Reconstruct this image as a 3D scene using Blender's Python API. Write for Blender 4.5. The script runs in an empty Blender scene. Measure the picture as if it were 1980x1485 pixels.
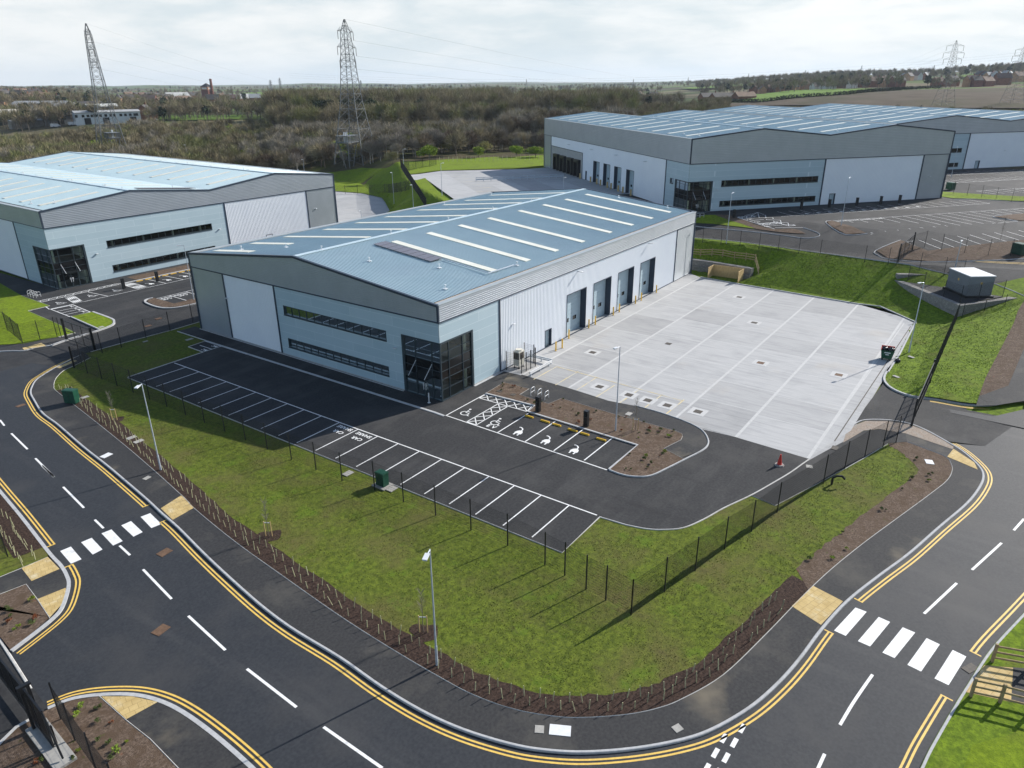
import bpy, bmesh, math, random
import numpy as np
from mathutils import Vector, Matrix
random.seed(7); np.random.seed(7)
D = bpy.data; SC = bpy.context.scene; COL = SC.collection
R = math.radians
# ------------------------------------------------------------------ camera
CAMP = np.array([-49.042, -43.565, 29.277]); FPX = 1393.94
PITCH, ROLL, YAW = 0.397995, -0.0079483, 0.620652
def cam_axes():
    f0 = np.array([math.cos(YAW), math.sin(YAW), 0]); r0 = np.array([math.sin(YAW), -math.cos(YAW), 0]); u0 = np.array([0, 0, 1.])
    f = f0*math.cos(PITCH) - u0*math.sin(PITCH); u = u0*math.cos(PITCH) + f0*math.sin(PITCH)
    return f, r0*math.cos(ROLL) + u*math.sin(ROLL), u*math.cos(ROLL) - r0*math.sin(ROLL)
CF, CR, CU = cam_axes()
cam = D.cameras.new('camera'); cam.sensor_width = 36; cam.lens = 36*FPX/1980; cam.clip_start = .5; cam.clip_end = 40000
co = D.objects.new('camera', cam); COL.objects.link(co)
m = Matrix.Identity(4)
for i in range(3):
    m[i][0] = CR[i]; m[i][1] = CU[i]; m[i][2] = -CF[i]; m[i][3] = CAMP[i]
co.matrix_world = m
SC.camera = co
# ------------------------------------------------------------------ light
SUN_AZ, SUN_EL = -19.0, 30.5
sd = Vector((math.cos(R(SUN_EL))*math.cos(R(SUN_AZ)), math.cos(R(SUN_EL))*math.sin(R(SUN_AZ)), math.sin(R(SUN_EL))))
sun = D.lights.new('sun', 'SUN'); sun.energy = 5.0; sun.angle = R(.5); sun.color = (1, .955, .89)
so = D.objects.new('sun', sun); COL.objects.link(so); so.rotation_euler = sd.to_track_quat('Z', 'Y').to_euler()
so.location = (0, -60, 80)
SC.view_settings.view_transform = 'Standard'; SC.view_settings.look = 'None'; SC.view_settings.gamma = 1
SC.view_settings.use_curve_mapping = False; SC.view_settings.exposure = .5
W = D.worlds.new('World'); SC.world = W; W.use_nodes = True
nt = W.node_tree; nt.nodes.clear(); N = nt.nodes.new; LK = nt.links.new
out = N('ShaderNodeOutputWorld'); sky = N('ShaderNodeTexSky'); sky.sky_type = 'NISHITA'; sky.sun_disc = False
sky.sun_elevation = R(SUN_EL); sky.sun_rotation = R(90 - SUN_AZ); sky.air_density = 1; sky.dust_density = .6; sky.ozone_density = 1.2
b1 = N('ShaderNodeBackground'); b1.inputs[1].default_value = .12; LK(sky.outputs[0], b1.inputs[0])
tc = N('ShaderNodeTexCoord'); sp = N('ShaderNodeSeparateXYZ'); LK(tc.outputs['Generated'], sp.inputs[0])
def mth(tree, op, a, b=None, c=None):
    n = tree.nodes.new('ShaderNodeMath'); n.operation = op
    for i, v in enumerate((a, b, c)):
        if v is None: continue
        if isinstance(v, (int, float)): n.inputs[i].default_value = v
        else: tree.links.new(v, n.inputs[i])
    return n.outputs[0]
def ramp(tree, src, stops, interp='LINEAR'):
    n = tree.nodes.new('ShaderNodeValToRGB'); tree.links.new(src, n.inputs[0]); e = n.color_ramp.elements
    n.color_ramp.interpolation = interp
    while len(e) < len(stops): e.new(.5)
    for q, (p, c) in zip(e, stops): q.position = p; q.color = (c, c, c, 1) if isinstance(c, (int, float)) else (*c, 1)
    return n.outputs[0]
zz = mth(nt, 'MAXIMUM', sp.outputs[2], 0.0)
den = mth(nt, 'ADD', zz, .07)
cx = mth(nt, 'DIVIDE', sp.outputs[0], den); cy = mth(nt, 'DIVIDE', sp.outputs[1], den)
cmb = N('ShaderNodeMapping'); cmb.inputs['Scale'].default_value = (3.2, 3.2, 15); LK(tc.outputs['Generated'], cmb.inputs[0])
def wnoise(scale, detail, rough, dist=0.0):
    n = N('ShaderNodeTexNoise'); n.inputs['Scale'].default_value = scale; n.inputs['Detail'].default_value = detail
    n.inputs['Roughness'].default_value = rough; n.inputs['Distortion'].default_value = dist; LK(cmb.outputs[0], n.inputs[0]); return n.outputs[0]
n1 = wnoise(1.15, 9, .56, .5); n2 = wnoise(3.4, 8, .6, .3); n3 = wnoise(.55, 3, .5)
cl = mth(nt, 'ADD', mth(nt, 'MULTIPLY', n1, .62), mth(nt, 'MULTIPLY', n2, .38))
shade = ramp(nt, cl, [(.36, (.66, .755, .815)), (.45, (.75, .82, .855)), (.51, (.87, .905, .92)), (.57, (.97, .98, .98)), (.66, (1.04, 1.04, 1.03))])
shade2 = ramp(nt, n3, [(.36, (.88, .91, .935)), (.52, (1, 1, 1))])
mx = N('ShaderNodeMixRGB'); mx.blend_type = 'MULTIPLY'; mx.inputs[0].default_value = .75; LK(shade, mx.inputs[1]); LK(shade2, mx.inputs[2])
hz = ramp(nt, zz, [(0.0, 1.0), (.045, .35), (.13, 0)])
mx2 = N('ShaderNodeMixRGB'); LK(mth(nt, 'MULTIPLY', hz, .62), mx2.inputs[0]); LK(mx.outputs[0], mx2.inputs[1]); mx2.inputs[2].default_value = (.86, .94, .975, 1)
b2 = N('ShaderNodeBackground'); b2.inputs[1].default_value = .70; LK(mx2.outputs[0], b2.inputs[0])
fac = ramp(nt, zz, [(0, 1), (.14, .9), (.30, .14), (.55, .03)])
dv = N('ShaderNodeVectorMath'); dv.operation = 'DOT_PRODUCT'; LK(tc.outputs['Generated'], dv.inputs[0]); dv.inputs[1].default_value = (math.cos(R(SUN_AZ)), math.sin(R(SUN_AZ)), 0)
fac = mth(nt, 'MULTIPLY', fac, ramp(nt, mth(nt, 'MULTIPLY_ADD', dv.outputs['Value'], .5, .5), [(.18, .05), (.46, 1.)]))
ms = N('ShaderNodeMixShader'); LK(fac, ms.inputs[0]); LK(b1.outputs[0], ms.inputs[1]); LK(b2.outputs[0], ms.inputs[2]); LK(ms.outputs[0], out.inputs[0])
SC.cycles.max_bounces = 8; SC.cycles.transparent_max_bounces = 24; SC.cycles.volume_bounces = 0
SC.cycles.sample_clamp_indirect = 8

# ------------------------------------------------------------------ materials
MATS = {}
def M(name, c1, c2=None, scale=1., detail=4, c3=None, s3=.08, t3=(.5, .62), rough=.8, spec=.3, bump=0, bscale=30, metal=0,
      stretch=(1, 1, 1), lo=.35, hi=.65, rnd=0.0, emit=None, coat=0):
    if name in MATS: return MATS[name]
    mt = D.materials.new(name); mt.use_nodes = True; t = mt.node_tree; nd = t.nodes
    bs = nd['Principled BSDF']; bs.inputs['Roughness'].default_value = rough; bs.inputs['Specular IOR Level'].default_value = spec
    bs.inputs['Metallic'].default_value = metal; bs.inputs['Coat Weight'].default_value = coat
    geo = nd.new('ShaderNodeNewGeometry'); mp = nd.new('ShaderNodeMapping'); mp.inputs['Scale'].default_value = stretch
    t.links.new(geo.outputs['Position'], mp.inputs[0])
    def noise(s, d):
        n = nd.new('ShaderNodeTexNoise'); n.inputs['Scale'].default_value = s; n.inputs['Detail'].default_value = d
        n.inputs['Roughness'].default_value = .62; t.links.new(mp.outputs[0], n.inputs[0]); return n.outputs[0]
    cur = None
    if c2 is None: bs.inputs['Base Color'].default_value = (*c1, 1)
    else:
        cur = ramp(t, noise(scale, detail), [(lo, c1), (hi, c2)])
        if c3 is not None:
            f = ramp(t, noise(s3, 5), [(t3[0], 0.), (t3[1], 1.)])
            x = nd.new('ShaderNodeMixRGB'); t.links.new(f, x.inputs[0]); t.links.new(cur, x.inputs[1]); x.inputs[2].default_value = (*c3, 1); cur = x.outputs[0]
        if rnd:
            oi = nd.new('ShaderNodeObjectInfo'); hs = nd.new('ShaderNodeHueSaturation'); t.links.new(cur, hs.inputs['Color'])
            t.links.new(mth(t, 'MULTIPLY_ADD', oi.outputs['Random'], rnd*2, 1 - rnd), hs.inputs['Value'])
            t.links.new(mth(t, 'MULTIPLY_ADD', oi.outputs['Random'], .06*min(1, rnd*2), .5 - .03*min(1, rnd*2)), hs.inputs['Hue']); cur = hs.outputs[0]
        t.links.new(cur, bs.inputs['Base Color'])
    if bump:
        bp = nd.new('ShaderNodeBump'); bp.inputs['Strength'].default_value = min(1, bump); bp.inputs['Distance'].default_value = .05
        t.links.new(noise(bscale, 5), bp.inputs['Height']); t.links.new(bp.outputs[0], bs.inputs['Normal'])
    MATS[name] = mt; return mt
def col(mt):    # the link that feeds the base colour
    bs = mt.node_tree.nodes['Principled BSDF']; return bs.inputs['Base Color'].links[0].from_socket, bs
def mixin(mt, fac_socket, c, amount=1.0, blend='MIX'):
    t = mt.node_tree; s, bs = col(mt); x = t.nodes.new('ShaderNodeMixRGB'); x.blend_type = blend
    t.links.new(mth(t, 'MULTIPLY', fac_socket, amount), x.inputs[0]); t.links.new(s, x.inputs[1]); x.inputs[2].default_value = (*c, 1); t.links.new(x.outputs[0], bs.inputs['Base Color'])
def posn(mt, scale=(1, 1, 1), rot=0.0, loc=(0, 0, 0)):
    t = mt.node_tree; g = t.nodes.new('ShaderNodeNewGeometry'); mp = t.nodes.new('ShaderNodeMapping'); mp.inputs['Scale'].default_value = scale
    mp.inputs['Rotation'].default_value = (0, 0, rot); mp.inputs['Location'].default_value = loc; t.links.new(g.outputs['Position'], mp.inputs[0]); return mp.outputs[0]
def nz(mt, scale, detail=4, stretch=(1, 1, 1), rot=0.0, rough=.6):
    t = mt.node_tree; n = t.nodes.new('ShaderNodeTexNoise'); n.inputs['Scale'].default_value = scale; n.inputs['Detail'].default_value = detail
    n.inputs['Roughness'].default_value = rough; t.links.new(posn(mt, stretch, rot), n.inputs[0]); return n.outputs[0]

ROAD = M('asphalt_road', (.019, .022, .027), (.034, .037, .042), 6, 7, (.046, .046, .047), .13, (.50, .72), rough=.72, spec=.32, bump=.25, bscale=60)
mixin(ROAD, ramp(ROAD.node_tree, nz(ROAD, .5, 6, (1, .12, 1), .9), [(.55, 0.), (.75, 1.)]), (.07, .07, .07), .4)
mixin(ROAD, ramp(ROAD.node_tree, nz(ROAD, .35, 6, (.15, 1, 1), .3), [(.58, 0.), (.8, 1.)]), (.016, .018, .022), .5)
SITE = M('asphalt_car_park', (.024, .025, .027), (.044, .044, .045), 5, 7, (.062, .060, .058), .16, (.5, .74), rough=.85, spec=.2, bump=.2, bscale=60)
mixin(SITE, ramp(SITE.node_tree, nz(SITE, .6, 7, (.2, 1, 1), .45), [(.5, 0.), (.72, 1.)]), (.09, .088, .085), .35)
mixin(SITE, ramp(SITE.node_tree, nz(SITE, .5, 6, (1, .15, 1), .2), [(.55, 0.), (.75, 1.)]), (.02, .02, .021), .6)
PAVE = M('asphalt_pavement', (.027, .027, .029), (.046, .046, .046), 6, 7, (.085, .08, .07), .22, (.50, .75), rough=.82, spec=.22, bump=.2, bscale=60)
mixin(PAVE, ramp(PAVE.node_tree, nz(PAVE, .16, 4), [(.60, 0.), (.74, 1.)]), (.17, .145, .105), .75)
CONC = []
for k, b in enumerate((.375, .41, .345, .395)):
    c = M('yard_concrete_%s' % 'abcd'[k], (b*.88, b*.885, b*.885), (b*1.08, b*1.07, b*1.05), 1.2, 8, rough=.8, spec=.25, stretch=(5.5, .35, 1), lo=.3, hi=.7, bump=.06, bscale=20)
    mixin(c, ramp(c.node_tree, nz(c, .25, 6), [(.5, 0.), (.75, 1.)]), (b*.68, b*.69, b*.70), .6)
    mixin(c, ramp(c.node_tree, nz(c, .9, 6, (2.5, .22, 1)), [(.5, 0.), (.78, 1.)]), (b*.60, b*.60, b*.61), .7)
    mixin(c, ramp(c.node_tree, nz(c, .12, 6), [(.60, 0.), (.78, 1.)]), (b*1.02, b*.90, b*.74), .5)
    CONC.append(c)
JOINT = M('joint_sealant_concrete', (.44, .44, .43), (.50, .495, .485), 3, rough=.85)
KERB = M('kerb_concrete', (.36, .365, .37), (.46, .46, .455), 4, 6, (.28, .28, .27), .9, (.55, .8), rough=.85, spec=.25, bump=.1)
EDGE = M('edging_concrete', (.42, .41, .39), (.52, .51, .48), 5, 4, (.30, .28, .25), .8, (.5, .8), rough=.9)
WHITE = M('white_road_paint', (.66, .66, .65), (.80, .80, .78), 7, 7, (.48, .48, .47), 1.6, (.55, .8), rough=.6, spec=.35)
YELLOW = M('yellow_road_paint', (.62, .40, .085), (.74, .50, .12), 6, 7, (.46, .33, .12), 1.3, (.55, .85), rough=.6)
FADEY = M('faded_yellow_paint', (.58, .45, .20), (.66, .55, .30), 3, 6, (.48, .46, .40), .7, (.42, .62), rough=.75)
STOPY = M('yellow_wheel_stop', (.72, .42, .03), (.80, .48, .05), 5, rough=.5)
GRASS = M('grass', (.066, .088, .0125), (.132, .166, .021), 2.6, 8, (.118, .104, .036), .2, (.46, .70), rough=.95, spec=.12, bump=.6, bscale=14, lo=.38, hi=.62)
mixin(GRASS, ramp(GRASS.node_tree, nz(GRASS, 9, 6), [(.5, 0.), (.72, 1.)]), (.030, .044, .008), .72)
mixin(GRASS, ramp(GRASS.node_tree, nz(GRASS, .55, 5), [(.56, 0.), (.72, 1.)]), (.10, .175, .014), .6)
mixin(GRASS, ramp(GRASS.node_tree, nz(GRASS, 1.1, 6, (1, .3, 1), .5), [(.60, 0.), (.74, 1.)]), (.075, .062, .030), .55)
BANK = M('bank_grass', (.082, .130, .010), (.165, .240, .016), 2.4, 8, (.115, .120, .026), .3, (.55, .78), rough=.95, spec=.12, bump=.6, bscale=12, lo=.38, hi=.62)
mixin(BANK, ramp(BANK.node_tree, nz(BANK, 6, 6), [(.5, 0.), (.70, 1.)]), (.045, .066, .008), .7)
LUSH = M('bright_lawn', (.105, .155, .008), (.185, .255, .014), 2.2, 8, (.095, .115, .02), .4, (.5, .78), rough=.95, spec=.12, bump=.6, bscale=14, lo=.36, hi=.64)
mixin(LUSH, ramp(LUSH.node_tree, nz(LUSH, 8, 6), [(.52, 0.), (.72, 1.)]), (.045, .070, .008), .6)
BARK = M('bark_mulch', (.050, .033, .023), (.205, .150, .112), 7, 9, (.100, .068, .046), 1.4, (.45, .6), rough=.95, spec=.15, bump=1, bscale=24, lo=.3, hi=.7)
mixin(BARK, ramp(BARK.node_tree, nz(BARK, 2.0, 5), [(.64, 0.), (.7, 1.)]), (.075, .085, .02), .7)
mixin(BARK, ramp(BARK.node_tree, nz(BARK, .9, 4), [(.68, 0.), (.75, 1.)]), (.20, .06, .025), .5)
DARKBARK = M('dark_bark_mulch', (.018, .011, .009), (.078, .050, .038), 7, 9, rough=.95, spec=.15, bump=1, bscale=24)
COBBLE = M('cobble_strip', (.20, .155, .12), (.34, .28, .225), 7, 6, (.27, .25, .22), 2, (.5, .7), rough=.9, bump=.6, bscale=10)
BUFF = M('buff_paving', (.46, .33, .13), (.56, .42, .19), 2, 5, (.60, .52, .34), .9, (.56, .72), rough=.85)
def brickify(mt, bw, bh, mortar, cm, rot=0.0, amt=.8, vert=False, loc=(0, 0, 0)):
    t = mt.node_tree; b = t.nodes.new('ShaderNodeTexBrick'); b.inputs['Scale'].default_value = 1; b.inputs['Brick Width'].default_value = bw
    b.inputs['Row Height'].default_value = bh; b.inputs['Mortar Size'].default_value = mortar; b.inputs['Color1'].default_value = (0, 0, 0, 1); b.inputs['Color2'].default_value = (.25, .25, .25, 1); b.inputs['Mortar'].default_value = (1, 1, 1, 1)
    src = posn(mt, rot=rot, loc=loc)
    if vert:
        s = t.nodes.new('ShaderNodeSeparateXYZ'); t.links.new(src, s.inputs[0]); c = t.nodes.new('ShaderNodeCombineXYZ')
        t.links.new(mth(t, 'ADD', s.outputs[0], s.outputs[1]), c.inputs[0]); t.links.new(s.outputs[2], c.inputs[1]); src = c.outputs[0]
    t.links.new(src, b.inputs[0]); mixin(mt, b.outputs[0], cm, amt)
brickify(BUFF, .42, .42, .012, (.27, .19, .08), .3, .8)
# buildings
RIBG = M('grey_ribbed_cladding', (.40, .435, .47), (.44, .475, .51), .4, 5, rough=.36, spec=.5, metal=.5)
FLATG = M('blue_grey_flat_panel', (.365, .475, .525), (.385, .495, .545), .3, 5, rough=.40, spec=.45)
brickify(FLATG, 6.1, .98, .022, (.60, .68, .71), 0, .75, True, (0, 0, .1))
WHITEW = M('white_ribbed_cladding', (.76, .79, .83), (.80, .83, .86), .3, 5, rough=.42, spec=.4)
TRIM = M('dark_trim', (.028, .042, .065), (.034, .05, .075), 1, rough=.4, spec=.4)
FRAME = M('window_frame', (.030, .045, .055), (.038, .054, .064), 1, rough=.4)
ROOF = M('roof_sheet', (.36, .475, .515), (.40, .51, .545), .25, 6, (.34, .44, .49), .12, (.5, .75), rough=.42, spec=.45)
RLIGHT = M('rooflight_sheet', (.62, .61, .52), (.70, .69, .60), .5, rough=.4, spec=.4)
CAPM = M('parapet_cap', (.30, .335, .35), (.34, .375, .39), .6, rough=.45)
GUTTER = M('gutter_membrane', (.42, .35, .30), (.50, .43, .375), .8, rough=.8)
RIDGE = M('ridge_cap', (.42, .53, .58), (.47, .57, .62), .5, rough=.4)
DOORM = M('dock_door_panel', (.38, .48, .53), (.41, .51, .56), .5, rough=.45)
PLINTH = M('concrete_plinth', (.34, .34, .325), (.42, .415, .40), 2, 6, rough=.85)
BLACK = M('black_powder_coat', (.008, .009, .011), (.012, .013, .015), 3, rough=.45, spec=.4)
DARKIN = M('dark_interior', (.006, .008, .009), (.011, .013, .014), .9, rough=.8)
INWALL = M('interior_wall', (.55, .57, .55), (.62, .64, .61), .5, rough=.9)
CREAM = M('cream_column', (.60, .62, .50), (.66, .67, .55), 1, rough=.7)
FLOORM = M('interior_floor', (.20, .19, .17), (.26, .24, .21), .8, rough=.6)
GALV = M('galvanised_steel', (.40, .45, .50), (.50, .54, .58), 2, rough=.45, spec=.5, metal=.2)
STEELW = M('pale_steel', (.62, .64, .66), (.70, .71, .72), 2, rough=.35, spec=.5, metal=.2)
LEDM = M('lamp_head_grey', (.55, .58, .60), (.62, .64, .66), 2, rough=.4)
TIMBER = M('pale_timber', (.42, .29, .13), (.56, .41, .20), 3, 6, rough=.85, stretch=(4, 4, .6))
RAILT = M('fence_timber', (.26, .19, .10), (.38, .29, .165), 4, 6, rough=.88)
GREENB = M('green_steel', (.008, .055, .032), (.014, .075, .045), 3, rough=.45)
GREYBOX = M('grey_kiosk_panel', (.17, .185, .195), (.20, .215, .225), .8, 5, rough=.55)
GABION = M('gabion_stone', (.14, .135, .125), (.36, .345, .32), 7, 8, (.20, .19, .175), 2.2, (.4, .6), rough=.95, bump=1, bscale=8, lo=.32, hi=.68)
RED = M('red_plastic', (.55, .03, .02), (.65, .045, .03), 4, rough=.5)
BAGM = M('black_bag', (.012, .012, .014), (.02, .02, .022), 8, rough=.3, spec=.5, bump=.6, bscale=14)
SOLAR = M('solar_cell', (.11, .10, .115), (.135, .12, .135), 3, rough=.25, spec=.6)
PYLON = M('pylon_steel', (.10, .11, .115), (.155, .165, .165), .5, rough=.6)
TUBE = M('tree_guard_plastic', (.36, .35, .19), (.47, .45, .28), 6, rough=.6, rnd=.15)
IRON = M('cast_iron', (.05, .045, .04), (.09, .075, .06), 6, rough=.7)
RUST = M('rusty_iron', (.10, .060, .038), (.16, .095, .058), 6, rough=.8)
GREYCOV = M('grey_cover', (.30, .29, .27), (.38, .365, .33), 4, rough=.8)
WHITECOV = M('white_cover', (.62, .63, .63), (.70, .70, .70), 4, rough=.7)
TWIG = M('winter_twigs', (.085, .066, .042), (.245, .195, .130), .11, 6, (.150, .145, .058), .05, (.50, .62), rough=.95, spec=.1, rnd=.42)
TWIGG = M('grey_winter_twigs', (.20, .172, .138), (.28, .25, .205), .2, 4, rough=.95, spec=.1, rnd=.25)
BUD = M('budding_leaf', (.16, .225, .022), (.24, .31, .034), .6, 4, rough=.9, spec=.15, rnd=.25)
OLIVE = M('olive_leaf', (.18, .165, .06), (.26, .23, .085), .6, 4, rough=.9, spec=.15, rnd=.25)
EVER = M('evergreen_leaf', (.010, .020, .008), (.024, .038, .013), .5, 4, rough=.9, spec=.15, rnd=.3)
BARKT = M('tree_bark', (.11, .09, .07), (.17, .145, .115), 2, 5, rough=.95)
BIRCH = M('pale_birch_bark', (.30, .28, .25), (.42, .40, .36), 2, 5, rough=.9)
FIELDG = M('green_field', (.105, .175, .03), (.15, .235, .045), .02, 5, (.12, .19, .05), .01, (.45, .7), rough=1, spec=.05)
FIELDB = M('brown_field', (.070, .055, .040), (.105, .085, .062), .05, 7, (.06, .06, .03), .02, (.5, .7), rough=1, spec=.05)
FIELDT = M('tan_field', (.115, .105, .055), (.165, .145, .08), .05, 6, (.08, .09, .03), .03, (.5, .7), rough=1, spec=.05)
BRICKR = M('red_brick', (.15, .058, .038), (.23, .092, .058), .5, 5, rough=.9, rnd=.2)
BRICKO = M('orange_brick', (.36, .19, .10), (.45, .25, .135), .5, 5, rough=.9, rnd=.15)
RENDERW = M('white_render', (.58, .58, .55), (.68, .67, .64), .3, 4, rough=.9, rnd=.1)
SLATE = M('dark_roof_tile', (.050, .045, .045), (.085, .078, .075), .5, 4, rough=.85, rnd=.3)
TILEB = M('brown_roof_tile', (.13, .085, .065), (.19, .125, .095), .5, 4, rough=.9, rnd=.2)
ASBEST = M('grey_sheet_roof', (.28, .29, .29), (.36, .365, .36), .2, 5, rough=.8)
GREYW = M('grey_shed_wall', (.16, .17, .17), (.22, .23, .225), .3, 4, rough=.7)
SIGNG = M('sign_green', (.02, .28, .16), (.03, .33, .19), 2, rough=.5)
VANW = M('white_vehicle_paint', (.72, .73, .74), (.76, .77, .78), 1, rough=.25, spec=.5, coat=.5)
TYRE = M('tyre_rubber', (.012, .012, .012), (.02, .02, .02), 5, rough=.9)
def glass(name, tint, refl=.10):
    mt = D.materials.new(name); mt.use_nodes = True; t = mt.node_tree; t.nodes.clear()
    o = t.nodes.new('ShaderNodeOutputMaterial'); tr = t.nodes.new('ShaderNodeBsdfTransparent'); tr.inputs[0].default_value = (*tint, 1)
    gl = t.nodes.new('ShaderNodeBsdfGlossy'); gl.inputs['Roughness'].default_value = .03; gl.inputs[0].default_value = (.8, .9, .9, 1)
    fr = t.nodes.new('ShaderNodeFresnel'); fr.inputs[0].default_value = 1.5
    x = t.nodes.new('ShaderNodeMixShader'); t.links.new(mth(t, 'MULTIPLY', fr.outputs[0], 1.1), x.inputs[0]); t.links.new(tr.outputs[0], x.inputs[1]); t.links.new(gl.outputs[0], x.inputs[2]); t.links.new(x.outputs[0], o.inputs[0])
    MATS[name] = mt; return mt
GLASS = glass('clear_glazing', (.74, .80, .78))
DGLASS = M('dark_window_glass', (.006, .009, .010), (.018, .022, .022), .35, 3, rough=.06, spec=.55)
SPANDREL = M('black_spandrel_glass', (.005, .006, .007), (.008, .009, .010), 1, rough=.12, spec=.5)

# ------------------------------------------------------------------ terrain
def in_poly(P, poly):
    x, y = P[:, 0], P[:, 1]; r = np.zeros(len(x), bool); n = len(poly)
    for i in range(n):
        x1, y1 = poly[i]; x2, y2 = poly[(i+1) % n]
        c = (y1 > y) != (y2 > y)
        with np.errstate(divide='ignore', invalid='ignore'): xi = (x2-x1)*(y-y1)/(y2-y1 if y2 != y1 else 1e-9)+x1
        r ^= c & (x < xi)
    return r
def dist_poly(P, poly):
    d = np.full(len(P), 1e9); n = len(poly)
    for i in range(n):
        a = np.array(poly[i], float); b = np.array(poly[(i+1) % n], float); ab = b-a
        t = np.clip(((P-a)@ab)/(ab@ab), 0, 1); q = a+t[:, None]*ab; d = np.minimum(d, np.hypot(*(P-q).T))
    d[in_poly(P, poly)] = 0; return d
A2 = -.679; K2 = np.array([81.419, 9.317, 6.2]); F2 = np.array([math.cos(A2), math.sin(A2), 0]); D2 = np.array([-math.sin(A2), math.cos(A2), 0])
def P2(f, p, z=6.2):    # point in front of the big rear unit: f along its front wall, p metres out from it
    q = K2 + F2*f - D2*p; return (q[0], q[1], z)
FLAT = [(-9000, -9000), (25, -9000), (25, -36.6), (33, -35.0), (53.9, -34.6), (59.4, -29.2), (60.4, -8.7), (64.0, -8.9), (64.4, 0), (64.4, 44), (58, 55), (70, 80), (79.6, 82.8), (95.2, 100.6), (112, 128), (120, 190), (60, 9000), (-9000, 9000)]
MID = [(69, 3), (69.5, -31), (80, -60), (80, -9000), (9000, -9000), (9000, 9000), (420, 9000), (180, 260), (150, 160), (118, 118), (97, 97), (88.5, 87.5), (66.5, 55.5), (66.5, 44), (66.5, 4)]
LOW2 = [(-9000, -9000), (80, -9000), (80, -60), (71.5, -31), (71, 3), (64.4, 4), (64.4, 44), (58, 55), (70, 80), (79.6, 82.8), (95.2, 100.6), (112, 128), (120, 190), (60, 9000), (-9000, 9000)]
HIGH2 = [P2(-4, 2)[:2], P2(4, 3)[:2], P2(12, 11)[:2], P2(22, 24)[:2], P2(60, 26)[:2], P2(300, 30)[:2], P2(9000, 30)[:2], (9000, 9000), (420, 9000), (180, 260), (150, 160), (118, 118), (97.8, 95.6), (89.2, 87.2), (67, 55.6), (67, 44), (70, 20)]
def sstep(a, b, x): t = np.clip((x-a)/(b-a), 0, 1); return t*t*(3-2*t)
def Zs(P):
    P = np.asarray(P, float).reshape(-1, 2)
    a, b = dist_poly(P, FLAT), dist_poly(P, MID); z = 4.2*a/(a+b+1e-6)
    a, b = dist_poly(P, LOW2), dist_poly(P, HIGH2); z = z + 2.0*a/(a+b+1e-6)
    dx, dy = P[:, 0]-CAMP[0], P[:, 1]-CAMP[1]; r = np.hypot(dx, dy); az = np.degrees(np.arctan2(dy, dx))
    w = sstep(30, 10, az)
    z = z + w*(sstep(230, 620, r)*13 + sstep(600, 1900, r)*(17 + 10*sstep(9, 2, az)))
    w2 = sstep(24, 40, az)*sstep(95, 62, az)
    z = z + w2*sstep(2300, 4600, r)*(6+8*np.sin(az*.9+1)*np.cos(az*.37))
    w3 = sstep(62, 66, az)
    z = z + w3*sstep(480, 1100, r)*9
    z = z + sstep(900, 3000, r)*(4*np.sin(P[:, 0]*.0021+1)*np.cos(P[:, 1]*.0017))*(1-.6*w)
    return z
def ray(px, py):
    d = CF + ((px-990)/FPX)*CR - ((py-742.5)/FPX)*CU; return d
def G(px, py, z=None):
    """ground point seen at photo pixel (px, py): on the plane z, or on the terrain"""
    d = ray(px, py)
    if z is not None:
        t = (z-CAMP[2])/d[2]; q = CAMP+d*t; return (float(q[0]), float(q[1]), float(z))
    if d[2] < -1e-4:
        t = -CAMP[2]/d[2]; q = CAMP+d*t
        if in_poly(q[None, :2], FLAT)[0] and np.hypot(*(q[:2]-CAMP[:2])) < 160: return (float(q[0]), float(q[1]), 0.)
    ts = np.geomspace(15, 7000, 700); q = CAMP + ts[:, None]*d
    g = q[:, 2]-Zs(q[:, :2]); i = np.argmax(g < 0)
    if g[i] >= 0: i = len(ts)-1
    lo, hi = ts[max(i-1, 0)], ts[i]
    for _ in range(25):
        mdl = (lo+hi)/2; q = CAMP+d*mdl
        if q[2]-Zs(q[None, :2])[0] < 0: hi = mdl
        else: lo = mdl
    q = CAMP+d*hi; return (float(q[0]), float(q[1]), float(q[2]))
def Zp(x, y): return float(Zs([(x, y)])[0])
def proj(P):
    v = np.asarray(P, float)-CAMP; w = v@CF; return 990+FPX*(v@CR)/w, 742.5-FPX*(v@CU)/w
def height_at(base, top_y):
    lo, hi = 0, 90
    for _ in range(40):
        mm = (lo+hi)/2
        if proj((base[0], base[1], base[2]+mm))[1] > top_y: lo = mm
        else: hi = mm
    return lo
def crop(ox, oy, s, pts, z=None): return [G(ox+x/s, oy+y/s, z) for x, y in pts]

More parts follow.
